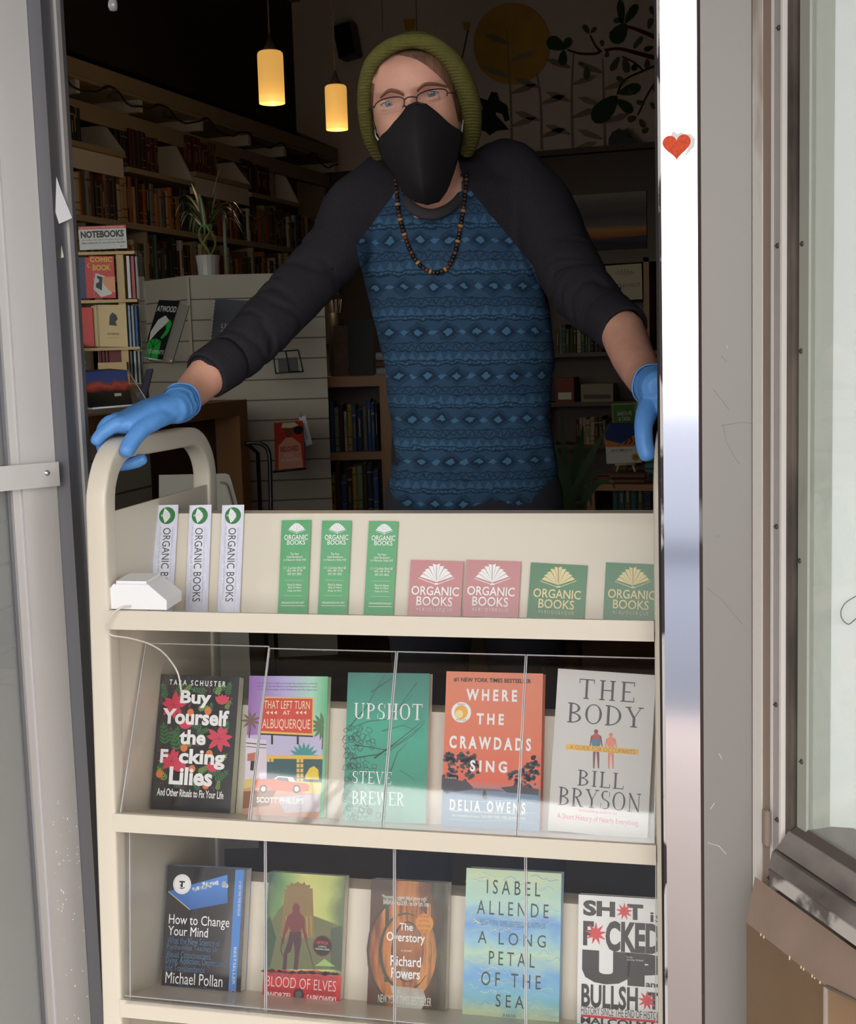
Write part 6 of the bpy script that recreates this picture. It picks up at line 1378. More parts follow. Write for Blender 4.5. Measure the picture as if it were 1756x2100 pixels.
# framed sunset painting and sign on the dark panelling
def flat(name, label, cat, corners, Y, thick, base, art=None):
    tl, tr, br, bl = [PY(*c, Y) for c in corners]; ex = (tr-tl+br-bl)/2; ey = (tl-bl+tr-br)/2; W = ex.length; H = ey.length; ex.normalize(); ey = (ey-ex*ey.dot(ex)).normalized()
    b_ = MB(); A_ = Art(b_, bl, ex, ey, W, H); b_.obb(bl-A_.n*thick, ex*W, ey*H, A_.n*thick, base)
    if art: art(A_)
    return tag(b_.build(name), label, cat)
SUNSET = ramp_mat('painted sunset', 1, ((0, (52, 46, 44)), (.12, (44, 44, 60)), (.2, (62, 60, 84)), (.24, (170, 92, 44)), (.36, (196, 140, 80)), (.42, (120, 108, 106)), (.6, (92, 84, 90)), (.8, (112, 104, 104)), (1, (150, 142, 130))), nscale=3, namp=.16, stretch=(.8, 4, 1), rough=.7)
flat('painting', 'landscape painting of a sunset hanging on the dark panelling', 'painting', ((1150, 402), (1327, 391), (1327, 508), (1150, 518)), 10.10, .02, DKWOOD, lambda A: A.rect(0, 0, 1, 1, SUNSET, .5))
CRSIGN = mat('cream sign card', (196, 186, 160), rough=.8)
def art_sw(A):
    A.rect(0, 0, 1, 1, CRSIGN, .5); A.text('SOUTHWEST', .0, .36, .96, .46, BK, 2)
    for i in range(7): a = math.radians(30+20*i); A.poly([(.55, .68), (.55+.26*math.cos(a-.12), .68+.17*math.sin(a-.12)), (.55+.30*math.cos(a), .68+.2*math.sin(a))], BK, 2)
flat('section_sign', 'cream SOUTHWEST section sign with dark emblem above the shelves', 'sign', ((1240, 545), (1318, 540), (1318, 613), (1240, 618)), 9.6, .01, CRSIGN, art_sw)
# dark bookcase below the sign
bc = thing('dark_bookcase', 'tall dark bookcase against the end wall under the section sign', 'bookcase', (0, 0, 0)); YB = 9.55
xL, xR = PY(1090, 700, YB).x, PY(1420, 700, YB).x; zs1, zs2, zs3, zs4 = [PY(1230, y_, YB).z for y_ in (722, 824, 912, 1010)]; ztop = PY(1230, 533, YB).z
for z_ in (ztop, zs1, zs2, zs3, zs4): MB().bb((xL, YB, z_-.03), (xR, YB+.34, z_), DKWOOD).build('shelf', bc)
for x_ in (xL, xR, PY(1326, 600, YB).x): MB().bb((x_-.02, YB, 0), (x_+.02, YB+.34, ztop), OAK if x_ not in (xL, xR) else DKWOOD).build('upright', bc)
MB().bb((xL, YB+.34, 0), (xR, YB+.36, ztop), DKWOOD).build('back', bc)
xs_ = PY(1138, 700, YB).x
shelf_books((xs_, YB+.02, zs1), (1, 0, 0), (0, 1, 0), PY(1238, 700, YB).x-xs_, (.17, .23), (.018, .036), 'from the shirt on the dark bookcase top shelf', 'books on the dark bookcase top shelf', PAL, rB)
xs_ = PY(1180, 880, YB).x
shelf_books((xs_, YB+.02, zs3), (1, 0, 0), (0, 1, 0), PY(1246, 880, YB).x-xs_, (.17, .21), (.02, .034), 'from the shirt on the dark bookcase third shelf', 'books on the dark bookcase third shelf', [('cream', (190, 170, 140)), ('tan', (160, 130, 96)), ('dark red', (124, 50, 40)), ('brown', (110, 76, 56))], rB)
for i, (a, h, c_, nm) in enumerate(((1190, .13, (150, 138, 116), 'long cream box'), (1138, .18, (130, 60, 50), 'red and white boxed game'))):
    q = PY(a, 820, YB); b = MB(); wd = .24 if i == 0 else .14; b.bb((q.x, YB+.03, zs2), (q.x+wd, YB+.2, zs2+h), mat(nm, c_, rough=.7)); b.bb((q.x+.02, YB+.028, zs2+.02), (q.x+wd-.02, YB+.031, zs2+h*.4), DKWOOD if i == 0 else PAGES); tag(b.build('storage_box'), nm+' on the second shelf of the dark bookcase', 'box')
# --- regional display table near the door side
Zt = 6.4
def quad_book(name, label, cat, tl, tr, bl, z, thick, cov, art=None, group=None, lean=.0, zt=None, tr_dz=0.):
    """a book seen face-on: corners in the photo, nearest-face depth z, leaning back to depth zt"""
    zt = zt or z; o = P(*bl, z); a = P(*tl, zt); c = P(*tr, zt+tr_dz); ex = c-a; W = ex.length; ex.normalize(); ey = a-o; ey = ey-ex*ey.dot(ex); H = ey.length; ey.normalize(); n = ex.cross(ey)
    r = thing(name, label, cat, M=frame(o, ex, -n, ey), group=group); b_ = MB(); b_.bb((0, 0, 0), (W, .0015, H), cov); b_.bb((0, thick-.0015, 0), (W, thick, H), cov); b_.bb((0, 0, 0), (.002, thick, H), cov)
    A_ = Art(b_, (0, 0, 0), (1, 0, 0), (0, 0, 1), W, H)
    if art: art(A_)
    b_.build('cover', r); p_ = MB(); p_.bb((.0022, .0016, .002), (W-.002, thick-.0016, H-.002), PAGES); p_.build('page_block', r); return r
NAVYC = col('cover navy', (42, 56, 104)); TERRA = col('terracotta', (196, 116, 66)); WHC = col('cover off white', (206, 202, 196))
def art_nm(A):
    A.rect(0, 0, 1, .41, WHC, .5); A.rect(0, .41, 1, 1, NAVYC, .5); A.poly([(0, .41), (0, .60), (.42, .50), (.3, .41)], TERRA, 1); A.poly([(.3, .41), (1, .80), (1, .41)], TERRA, 1)
    for i in range(4): x_ = .5+i*.13; A.poly([(x_, .46), (x_+.06, .46), (x_+.16, .56), (x_+.10, .66), (x_+.04, .62), (x_+.08, .56)], DKWOOD, 2)
    A.text('NEW MEXICO', .14, .295, .74, .345, BK, 2, .01); A.text('Travel guide with local advice', .14, .255, .6, .275, DKWOOD, 2); A.ell(.82, .13, .115, col('gold seal', (190, 156, 70)), 2); A.ell(.82, .13, .07, col('gold seal dark', (150, 116, 50)), 3)
quad_book('guide_book', 'New Mexico guide book with navy and terracotta cover on a small easel', 'book', (1246, 870), (1318, 868), (1245, 950), Zt, .012, WHC, art_nm, zt=Zt+.05)
GRNC = col('cover forest green', (70, 100, 52)); GRNE = col('cover edge green', (120, 150, 90))
quad_book('guide_book', 'green SANTA FE and TAOS guide book standing behind the New Mexico guide', 'book', (1258, 828), (1308, 826), (1257, 868), Zt+.12, .012, GRNC, lambda A: (A.rect(.0, .0, 1, 1, GRNE, .5), A.rect(.04, .0, .94, .93, GRNC, 1), A.text('SANTA FE', .2, .38, .8, .58, WHC, 2), A.text('& TAOS', .26, .1, .72, .3, WHC, 2)), zt=Zt+.14)
quad_book('guide_book', 'white paperback standing half hidden between the green guide and the blue glove', 'book', (1308, 824), (1330, 824), (1308, 872), Zt+.16, .012, WHC, zt=Zt+.18)
q = P(1257, 872, Zt+.1); b = MB(); q1 = P(1330, 872, Zt+.1); b.bb((q.x, q.y, P(1285, 968, Zt).z), (q1.x+.01, q.y+.16, q.z), DKWOOD); tag(b.build('book_riser'), 'dark riser box behind the New Mexico guide', 'box')
b = MB()
for x0, x1 in ((1270, 1265), (1297, 1303)): b.tube([P(x0, 950, Zt-.01), P(x1, 968, Zt-.02)], .006, PINE, n=6)
b.tube([P(1262, 953, Zt-.012), P(1304, 951, Zt-.012)], .007, PINE, n=6); b.tube([P(1283, 950, Zt+.03), P(1284, 966, Zt+.12)], .005, PINE, n=6); tag(b.build('easel'), 'small pale wooden easel holding the New Mexico guide', 'easel')
dt = thing('display_table', 'low wooden table with an open shelf behind the cart corner', 'table', (0, 0, 0)); pt = P(1285, 968, Zt); zt_ = pt.z
xa, xb = PY(1205, 1000, pt.y-.12).x, PY(1420, 1000, pt.y-.12).x
zA, zB_ = PY(1285, 992, pt.y-.1).z, PY(1285, 1048, pt.y-.1).z
MB().bb((xa, pt.y-.14, zA-.03), (xb, pt.y+.4, zA), OAK).build('top', dt); MB().bb((xa, pt.y-.14, zB_-.03), (xb, pt.y+.4, zB_), OAK).build('shelf', dt)
for x_ in (xa, xb-.04): MB().bb((x_, pt.y-.14, 0), (x_+.04, pt.y+.4, zA-.03), OAK).build('side', dt)
MB().bb((xa, pt.y+.4, 0), (xb, pt.y+.42, zA), DKWOOD).build('back', dt)
# flat stacks on the table that carry the easel and its neighbours
kk = 0
for px, n_, wd, cols_, who in ((1228, 3, .16, PAL[2:4], 'brown'), (1296, 2, .10, [('white', (190, 190, 190))], 'white'), (1330, 4, .09, [('teal', (84, 130, 136))], 'pale teal')):
    q = P(px, 985, Zt-.03)
    for k in range(n_):
        h_ = (zt_-zA)/n_ if who != 'pale teal' else .03; nm, rgb = cols_[k % len(cols_)]
        o = bpy.data.objects.new('stacked_book', book_unit(nm+' flat', rgb, 3)); COL.objects.link(o); o.matrix_world = frame(Vector((q.x-wd*.2, q.y+.01*k, zA+h_*k)), (0, 0, 1), (0, 1, 0), (1, 0, 0)) @ Matrix.Diagonal((h_*.94, .16, wd, 1))
        tag(o, '%s book on the low table, %s from the bottom of the %s stack' % (nm, ordn(k), who), 'book', 'stacked books on the low table')
q = P(1270, 990, Zt)
for k in range(2):
    o = bpy.data.objects.new('stacked_book', book_unit('brown flat', (96, 70, 54), 3)); COL.objects.link(o); h_ = (zt_-zA)/2; o.matrix_world = frame(Vector((P(1256, 985, Zt).x, pt.y-.1, zA+h_*k)), (0, 0, 1), (0, 1, 0), (1, 0, 0)) @ Matrix.Diagonal((h_*.94, .3, .17, 1)); tag(o, 'wide brown book under the easel, %s of its pair' % ['lower', 'upper'][k], 'book', 'stacked books on the low table')
xs_ = PY(1255, 1030, pt.y-.1).x
shelf_books((xs_, pt.y-.1, zB_), (1, 0, 0), (0, 1, 0), PY(1345, 1030, pt.y-.1).x-xs_, (.105, .125), (.02, .045), 'from the shirt on the shelf of the low table', 'books in the low table', [('black', (34, 34, 36)), ('navy', (50, 54, 110)), ('maroon', (100, 46, 50)), ('olive', (112, 112, 70)), ('teal', (80, 120, 120))], rB, hdepth=.16)
# strappy plant beside the shirt
pp_ = thing('potted_plant', 'dark strap leaved plant behind the cart beside the shirt', 'plant', P(1172, 1105, 4.4)-Vector((0, 0, 0))); base = P(1172, 1105, 4.4)
LEAFD = mat('dark strap leaf', (44, 62, 36), rough=.5, var=.15, scale=10)
def blade(mb, pts, w0, m, nrm=None):
    ps = smooth_path([Vector(p) for p in pts], 5); k = len(ps); rows = []
    for i, p in enumerate(ps):
        t = i/(k-1); d = (ps[min(k-1, i+1)]-ps[max(0, i-1)]).normalized(); sd_ = d.cross(FWD if nrm is None else nrm).normalized(); w_ = w0*(.55+1.4*t if t < .3 else (1-t)/.7+.02)*.9; rows.append([p-sd_*w_, p+Vector((0, 0, -.15*w_)), p+sd_*w_])
    mb.grid(rows, m)
for k, (pts, w_) in enumerate((([(1170, 1080), (1200, 960), (1258, 858)], .022), ([(1165, 1080), (1160, 960), (1150, 836)], .02), ([(1168, 1080), (1190, 930), (1196, 872)], .02), ([(1172, 1080), (1210, 980), (1256, 962)], .016), ([(1170, 1080), (1215, 1000), (1250, 985), (1262, 1004)], .015), ([(1165, 1080), (1150, 980), (1138, 900)], .02), ([(1172, 1085), (1196, 1010), (1206, 1000), (1214, 1040)], .018), ([(1168, 1085), (1180, 1000), (1226, 930)], .016), ([(1166, 1085), (1172, 1000), (1180, 905)], .018), ([(1168, 1085), (1150, 1020), (1140, 1046)], .016), ([(1172, 1085), (1184, 1030), (1190, 1050)], .016))):
    b = MB(); blade(b, [P(x_, y_, 4.4-.08*math.sin(k*2.1)*i) for i, (x_, y_) in enumerate(pts)], w_, LEAFD); o = b.build('leaf'); o.parent = pp_; o.matrix_parent_inverse = pp_.matrix_world.inverted(); o.location = -base if False else o.location
    for v in o.data.vertices: v.co -= base
    o.matrix_parent_inverse = Matrix.Identity(4)
b = MB(); b.lathe([(.09, -.0), (.10, .01), (.13, .22), (.14, .24), (.125, .24), (.12, .2)], (0, 0, 0), mat('terracotta pot', (140, 84, 60), rough=.8), n=24); o = b.build('pot', pp_); o.location = (0, 0, -.27)
b = MB(); zz_ = base.z-.27; b.lathe([(.16, 0), (.16, .02), (.03, .03), (.03, -.03+zz_), (.17, -.025+zz_), (.17, zz_)], (base.x, base.y, 0), DKWOOD, n=24); tag(b.build('plant_stand'), 'dark round plant stand under the strap leaved plant', 'stand')
# --- service counter on the left, running into the shop
ZC = 1.10
ct = thing('service_counter', 'wooden service counter with beige slatted front inside the doorway', 'counter', (0, 0, 0))
pA, pBq = PZ(145, 858, ZC), PZ(506, 819, ZC); dirc = (pBq-pA).normalized(); lf = Vector((-dirc.y, dirc.x, 0)); pS = pA-dirc*1.0; Lc = (pBq-pS).length
b = MB(); b.obb(pS-Vector((0, 0, .058)), dirc*Lc, lf*.75, Vector((0, 0, .058)), OAK); b.build('worktop', ct)
b = MB(); b.obb(pBq-dirc*.085-Vector((0, 0, ZC)), dirc*.085, lf*.7, Vector((0, 0, ZC-.058)), OAK); b.build('leg', ct)
s1 = hit(326, 950, pA, lf); l1 = (s1-pS).dot(dirc)
b = MB(); b.obb(pS+lf*.03-Vector((0, 0, ZC)), dirc*l1, lf*.03, Vector((0, 0, ZC-.058)), SLAT)
for k in range(9): z_ = ZC-.14-k*.115; b.obb(Vector((pS.x, pS.y, z_))+lf*.026, dirc*l1, lf*.005, Vector((0, 0, .006)), SLATD)
b.build('slat_front', ct)
b = MB(); b.obb(pS+dirc*l1+lf*.10-Vector((0, 0, ZC)), dirc*(Lc-l1-.085), lf*.03, Vector((0, 0, ZC-.058)), DKWOOD); b.build('recessed_panel', ct)
b = MB(); b.obb(pS+lf*.7-Vector((0, 0, ZC)), dirc*Lc, lf*.03, Vector((0, 0, ZC-.058)), DKWOOD); b.build('rear_panel', ct)
# --- slatwall display behind it
ZS = 5.35
sw = thing('slatwall_display', 'beige slatwall display panel behind the counter', 'display', (0, 0, 0))
tA, tB = P(385, 571, ZS), P(664, 578, ZS+.05); zt2 = tA.z; tA.z = tB.z = zt2; dS = (tB-tA).normalized(); nS = Vector((dS.y, -dS.x, 0)); nS = nS if nS.dot(EYE-tA) > 0 else -nS
tL = P(262, 583, ZS+.43); tL.z = zt2; dL = (tA-tL).normalized(); nL = Vector((dL.y, -dL.x, 0)); nL = nL if nL.dot(EYE-tA) > 0 else -nL
for o_, d_, L_, n_ in ((tA, dS, (tB-tA).length, nS), (tL, dL, (tA-tL).length, nL)):
    q = MB(); g0 = Vector((o_.x, o_.y, 0)); q.obb(g0-n_*.03, d_*L_, n_*.03, Vector((0, 0, zt2)), SLAT)
    k = 0; z_ = zt2-.088
    while z_ > .1: q.obb(Vector((o_.x, o_.y, z_))+n_*.0005, d_*L_, n_*.001, Vector((0, 0, .0055)), SLATD); z_ -= .0835
    q.build('slat_panel', sw)
b = MB(); b.obb(Vector((tA.x, tA.y, 0))-dS*.006, dS*.012, nS*.006, Vector((0, 0, zt2+.004)), SLAT); b.build('corner_strip', sw)
b = MB(); b.prism([tL-nL*.2, tL, tA, tB, tB-nS*.3, tA-nS*.3], (0, 0, .012), SLAT); b.build('top_board', sw)
# things shown on the slatwall
def art_atw(A):
    GRX = col('vivid green', (40, 160, 66)); A.rect(0, 0, 1, 1, BK, .5); A.text('ATWOOD', .04, .80, .98, .90, WHC, 2, .02); A.poly([(.12, .28), (.06, .45), (.25, .66), (.55, .74), (.8, .66), (.62, .56), (.4, .46)], WHC, 1); A.poly([(.8, .68), (.98, .6), (.92, .44), (.7, .34), (.62, .36), (.78, .5), (.7, .58)], GRX, 1.2)
    A.poly([(.02, .0), (.1, .3), (.4, .34), (.7, .3), (.78, .0)], GRX, 1.4); A.line([(.38, .33), (.42, .0)], .03, BK, 2); A.line([(.2, .3), (.4, .18), (.62, .3)], .03, BK, 2); A.text('TESTAMENTS', .02, .08, .98, .15, WHC, 2)
quad_book('display_hardback', 'black hardback with green hooded figure standing on the slatwall', 'book', (308, 614), (349, 616), (291, 733), 5.0, .052, BK, art_atw, zt=5.06, tr_dz=-.085)
b = MB(); b.prism([P(286, 734, 4.98), P(352, 741, 4.94), P(362, 738, 5.3), P(296, 732, 5.75)], (0, 0, .004), ACR); b.prism([P(286, 734, 4.98), P(352, 741, 4.94), P(352, 738, 4.94), P(286, 731, 4.98)], FWD*.003, ACR); tag(b.build('acrylic_ledge'), 'clear acrylic ledge on the slatwall under the black hardback', 'ledge')
def art_light(A):
    A.rect(0, 0, 1, 1, mat('slate print', (84, 84, 92), rough=.5), .5); A.text('THE', .48, .52, .6, .58, WHC, 2); A.text('LIGHTEST', .2, .36, .86, .47, WHC, 2); A.text('OBJECT', .2, .22, .7, .33, WHC, 2); A.poly([(.62, .9), (.9, .62), (.98, .58), (.88, .74), (.7, .88)], BK, 1)
    for i in range(12): A.ell(-.015, .06+i*.08, .022, WHC, 2, 8)
quad_book('spiral_book', 'slate grey spiral bound book on the slatwall beside the black sleeve', 'book', (414, 612), (505, 616), (432, 706), 5.08, .012, mat('slate print', (84, 84, 92)), art_light, zt=5.14)
def art_bel(A):
    RD_ = col('novel red', (176, 52, 40)); A.rect(0, 0, 1, 1, RD_, .5); A.poly([(.3, .98), (.72, .98), (.85, .9), (.6, .86), (.25, .88)], col('hat cream', (214, 190, 160)), 1); A.poly([(.34, .86), (.66, .86), (.6, .66), (.42, .66)], col('face brown', (112, 64, 44)), 1); A.poly([(.1, 0), (.14, .5), (.4, .66), (.6, .66), (.9, .5), (.95, 0)], col('dress rose', (206, 140, 120)), .8)
    A.ell(.84, .8, .17, BK, 2); A.text('BELOVED', .2, .36, .82, .47, col('title red', (150, 30, 28)), 2, .02); A.text('TONI', .3, .24, .6, .31, WHC, 2); A.text('MORRISON', .2, .14, .84, .21, WHC, 2)
quad_book('paperback', 'red paperback with a hatted woman on the slatwall beside the oak bookcase', 'book', (543, 869), (602, 864), (565, 963), 5.0, .02, col('novel red', (176, 52, 40)), art_bel, zt=5.08)
b = MB(); o_ = P(564, 966, 4.985); b.tube([P(560, 968, 4.98), P(628, 961, 4.98)], .004, BLKM, n=6); b.tube([P(566, 966, 4.98), P(564, 965, 5.3)], .003, BLKM, n=6); b.tube([P(620, 962, 4.98), P(618, 961, 5.3)], .003, BLKM, n=6); tag(b.build('wire_rack'), 'thin wire ledge holding the red paperback', 'rack')
b = MB(); b.tube([P(618, 857, 5.15), P(618, 846, 5.15), P(618, 846, 5.36)], .0012, BLKM, n=5); b.prism([P(x_, y_, 5.15) for x_, y_ in ((613, 856), (626, 852), (641, 910), (628, 916))], FWD*.001, PAPER); b.add([P(x_, y_, 5.149) for x_, y_ in ((620, 868), (624, 867), (632, 900), (628, 902))], [(0, 1, 2, 3)], TXL); tag(b.build('bookmark'), 'pale printed bookmark hanging between the red paperback and oak bookcase', 'bookmark')
b = MB(); st_ = [(556, 1090), (555, 1000), (553, 940), (548, 920), (536, 910), (520, 908), (505, 909)]; b.tube(smooth_path([P(x_, y_, 4.55) for x_, y_ in st_], 6), .0075, BLKM, n=10)
g_ = P(556, 1090, 4.55); b.tube([g_, Vector((g_.x, g_.y, .01))], .0075, BLKM, n=10); g2 = P(505, 909, 4.55); b.tube([g2, g2+FWD*.3-Vector((0, 0, .02)), Vector((g2+FWD*.3).to_tuple()[:2]+(.01,))], .0075, BLKM, n=10); tag(b.build('metal_stand'), 'bent black metal tube stand before the slatwall', 'stand')
b = MB(); tb = [(326, 974), (462, 971), (470, 974), (474, 984), (500, 1080), (326, 1080)]; f_ = [P(x_, y_, 3.3) for x_, y_ in tb]; b.prism(f_, FWD*.012, mat('grey plastic', (150, 142, 132), rough=.5)); tag_o = thing('plastic_bin', 'grey plastic bin panel behind the gripped cart handle', 'bin', (0, 0, 0)); b.build('front', tag_o)
b = MB(); lo_, hi_ = P(326, 1080, 3.3), P(500, 1080, 3.3); b.obb(Vector((lo_.x, lo_.y, 0)), Vector((hi_.x-lo_.x, hi_.y-lo_.y, 0)), _f*.3, Vector((0, 0, lo_.z)), mat('grey plastic', (150, 142, 132))); b.build('body', tag_o); b = MB(); b.tube(smooth_path([P(x_, y_, 3.296) for x_, y_ in ((452, 990), (464, 994), (470, 1010), (478, 1040))], 4), .003, mat('plastic rib', (120, 114, 108), rough=.5), n=6); b.build('rib', tag_o)
# vase with plaited lucky bamboo on the display top
va = P(428, 566, 5.45); va.z = zt2+.012; vt = thing('vase_plant', 'plaited lucky bamboo with striped leaves in a white ribbed vase', 'plant', va); k_ = 5.45/FPX
b = MB(); vh = 42*k_; prof = [(20*k_, 0), (21*k_, .004), (22*k_, vh*.5), (25*k_, vh), (23.5*k_, vh), (20*k_, vh*.4)]; b.lathe(prof, (0, 0, 0), mat('white ribbed glaze', (184, 174, 166), rough=.3), n=16, smooth=False); b.build('vase', vt)
STM = mat('bamboo stem', (112, 112, 62), rough=.5, var=.15, scale=30)
for i in range(6):
    ph = i*math.pi/3; pts = []
    for j in range(14):
        t = j/13; r_ = (6+11*math.sin(t*math.pi*.9))*k_; a = ph+(3.2 if i % 2 else -3.2)*t; pts.append(Vector((r_*math.cos(a), r_*math.sin(a), vh*.7+t*75*k_)))
    b = MB(); b.tube(smooth_path(pts, 2), .0055, STM, n=6); b.build('stem', vt)
b = MB(); b.lathe([(12*k_, -.004), (13*k_, 0), (12*k_, .004)], (0, 0, vh*.7+72*k_), mat('green tie', (50, 170, 100), rough=.5), n=12); b.build('tie', vt)
LST = ramp_mat('striped leaf', 0, ((0, (80, 96, 52)), (.38, (84, 100, 56)), (.42, (170, 170, 130)), (.58, (176, 176, 140)), (.62, (84, 100, 56)), (1, (76, 92, 50))), rough=.5)
rl = random.Random(12)
for i in range(26):
    a = rl.uniform(0, 2*math.pi); top = rl.uniform(.2, 1.); L_ = rl.uniform(55, 85)*k_; o_ = Vector((10*k_*math.cos(a), 10*k_*math.sin(a), vh*.7+rl.uniform(66, 96)*k_)); ca = Vector((math.cos(a), math.sin(a), 0))
    pts = [o_, o_+ca*L_*.4+Vector((0, 0, L_*.55*top)), o_+ca*L_*.75+Vector((0, 0, L_*(.9*top-.25))), o_+ca*L_*.98+Vector((0, 0, L_*(1.0*top-.7)))] if i < 21 else [o_, o_+ca*L_*.12+Vector((0, 0, L_*.6)), o_+ca*L_*.3+Vector((0, 0, L_*1.1))]
    ps = smooth_path(pts, 4); k = len(ps); vs = []; sd_ = Vector((-ca.y, ca.x, 0))
    q = MB()
    for j, p in enumerate(ps):
        t = j/(k-1); w_ = .011*math.sin(math.pi*min(1, t*.9+.12)); vs += [p-sd_*w_, p+sd_*w_]
    for j in range(k-1): q.add([vs[2*j], vs[2*j+1], vs[2*j+3], vs[2*j+2]], [(0, 1, 2, 3)], LST, True, uvs=[(0, 0), (1, 0), (1, 1), (0, 1)])
    q.build('leaf', vt)
q = MB(); a = P(463, 438, 5.5); b_ = P(465, 566, 5.5); q.tube([Vector((b_.x, b_.y, zt2+.012)), Vector((b_.x, b_.y, a.z))], .007, mat('pale green rod', (128, 140, 118), rough=.5), n=8); tag(q.build('plant_rod'), 'thin pale rod standing beside the bamboo vase', 'rod')
# --- oak bookcase in the middle
ob = thing('oak_bookcase', 'low oak bookcase with two book rows behind the shirt', 'bookcase', (0, 0, 0)); ZO = 5.75
oa, oz = P(617, 775, ZO), P(800, 775, ZO); ztp = oa.z; oz.z = ztp; dO = (oz-oa).normalized(); nO = Vector((dO.y, -dO.x, 0)); nO = nO if nO.dot(EYE-oa) > 0 else -nO; LO = (oz-oa).length; g0 = Vector((oa.x, oa.y, 0))
zr1, zr2 = hit(700, 928, oa, nO).z, hit(700, 1062, oa, nO).z; inL = (hit(652, 850, oa, nO)-oa).dot(dO); inR = (hit(780, 850, oa, nO)-oa).dot(dO)
MB().obb(g0-nO*.34+Vector((0, 0, ztp-.045)), dO*(LO+.02), nO*.35, Vector((0, 0, .045)), OAK).build('top', ob)
MB().obb(g0-nO*.34, dO*inL, nO*.34, Vector((0, 0, ztp-.045)), OAK).build('side', ob); MB().obb(g0+dO*inR-nO*.34, dO*(LO-inR), nO*.34, Vector((0, 0, ztp-.045)), OAK).build('side', ob)
MB().obb(g0+dO*inL-nO*.34, dO*(inR-inL), nO*.015, Vector((0, 0, ztp-.045)), DKWOOD).build('back', ob)
for z_ in (zr1, zr2): MB().obb(g0+dO*inL-nO*.32+Vector((0, 0, z_-.035)), dO*(inR-inL), nO*.31, Vector((0, 0, .035)), OAK).build('shelf', ob)
for z_, nm in ((zr1, 'upper'), (zr2, 'lower')):
    shelf_books(Vector((oa.x, oa.y, z_))+dO*(inL+.004)-nO*.05, dO, -nO, inR-inL-.01, (.175, .245), (.012, .028), 'from the counter on the oak bookcase %s shelf' % nm, '%s row of the oak bookcase' % nm, PAL_COOL, rB)
# on top of it, half in the dark
def onO(px, py): return hit(px, py, oa-nO*.1, nO)
for i, (x0, x1, y0, nm, c_, al) in enumerate(((604, 628, 652, 'white', (196, 192, 186), .3), (626, 655, 640, 'grey', (110, 106, 104), .3), (648, 676, 655, 'dark', (44, 40, 40), .2))):
    a = onO(x0, 772); h = (772-y0)*ZO/FPX; b = MB(); e_ = (dO*math.cos(al)-nO*math.sin(al)).normalized(); b.obb(Vector((a.x, a.y, ztp)), e_*.02, -nO*.14, Vector((0, 0, h))-dO*.05, mat('leaning cover '+nm, c_, rough=.5)); b.obb(Vector((a.x, a.y, ztp+.002))+e_*.021, e_*.004, -nO*.138, Vector((0, 0, h-.005))-dO*.05, PAGES); tag(b.build('leaning_book'), nm+' book leaning on top of the oak bookcase near the black sleeve', 'book')
for x0, x1, y0, y1, nm, c_ in ((686, 716, 668, 768, 'brown speckled', (92, 66, 48)), (718, 768, 655, 768, 'black', (30, 28, 30))):
    tl = onO(x0, y0); a = onO(x0, y1); w_ = (x1-x0)*ZO/FPX; b = MB(); b.obb(Vector((a.x, a.y, ztp)), dO*w_, -nO*.02, Vector((0, 0, tl.z-ztp))-nO*.04, mat('framed '+nm, c_, rough=.6, var=.25, scale=40)); tag(b.build('display_board'), nm+' display board standing on the oak bookcase', 'board')
for k in range(3):
    a = onO(772, 768); o = bpy.data.objects.new('stacked_book', book_unit('white flat' if k != 1 else 'brown flat', (196, 190, 180) if k != 1 else (96, 70, 54), 3)); COL.objects.link(o); o.matrix_world = frame(Vector((a.x, a.y, ztp+k*.034)), (0, 0, 1), -nO, dO) @ Matrix.Diagonal((.032, .17, .13, 1)); tag(o, '%s book flat on the oak bookcase beside the shirt, %s from its bottom' % ('brown' if k == 1 else 'white', ordn(k)), 'book', 'stack on the oak bookcase')
q = thing('pen_cup', 'metal cup of pens in the dark above the oak bookcase', 'cup', Vector((onO(690, 768).x, onO(690, 768).y, ztp))-nO*.12); hcup = onO(690, 640).z-ztp
b = MB(); b.lathe([(.035, 0), (.037, .01), (.037, hcup), (.034, hcup), (.034, .02)], (0, 0, 0), mat('dull steel', (110, 106, 102), rough=.4, metal=.7), n=18); b.build('cup', q)
for k in range(5): b = MB(); b.tube([(.01*math.cos(k*1.3), .01*math.sin(k*1.3), hcup-.06), (.03*math.cos(k*1.3), .03*math.sin(k*1.3), hcup+.06)], .004, [WHC, BLKM, WHC, PINE, WHC][k], n=6); b.build('pen', q)
wd_ = thing('wire_stand', 'black wire stand on the slatwall shelf beneath the black sleeve', 'stand', (0, 0, 0)); b = MB()
for a, c_ in (((560, 722), (612, 718)), ((566, 766), (622, 762)), ((560, 722), (566, 766)), ((612, 718), (622, 762)), ((586, 720), (594, 764))): b.tube([P(*a, 5.1), P(*c_, 5.1)], .003, BLKM, n=5)
for a in ((566, 766), (622, 762)): b.tube([P(*a, 5.1), P(*a, 5.32)], .003, BLKM, n=5)
b.build('wires', wd_); b = MB(); b.prism([P(x_, y_, 5.14) for x_, y_ in ((570, 735), (608, 732), (612, 760), (572, 763))], FWD*.02, mat('dark packet', (44, 38, 38), rough=.5)); tag(b.build('packet'), 'dark packet held in the black wire stand', 'packet')
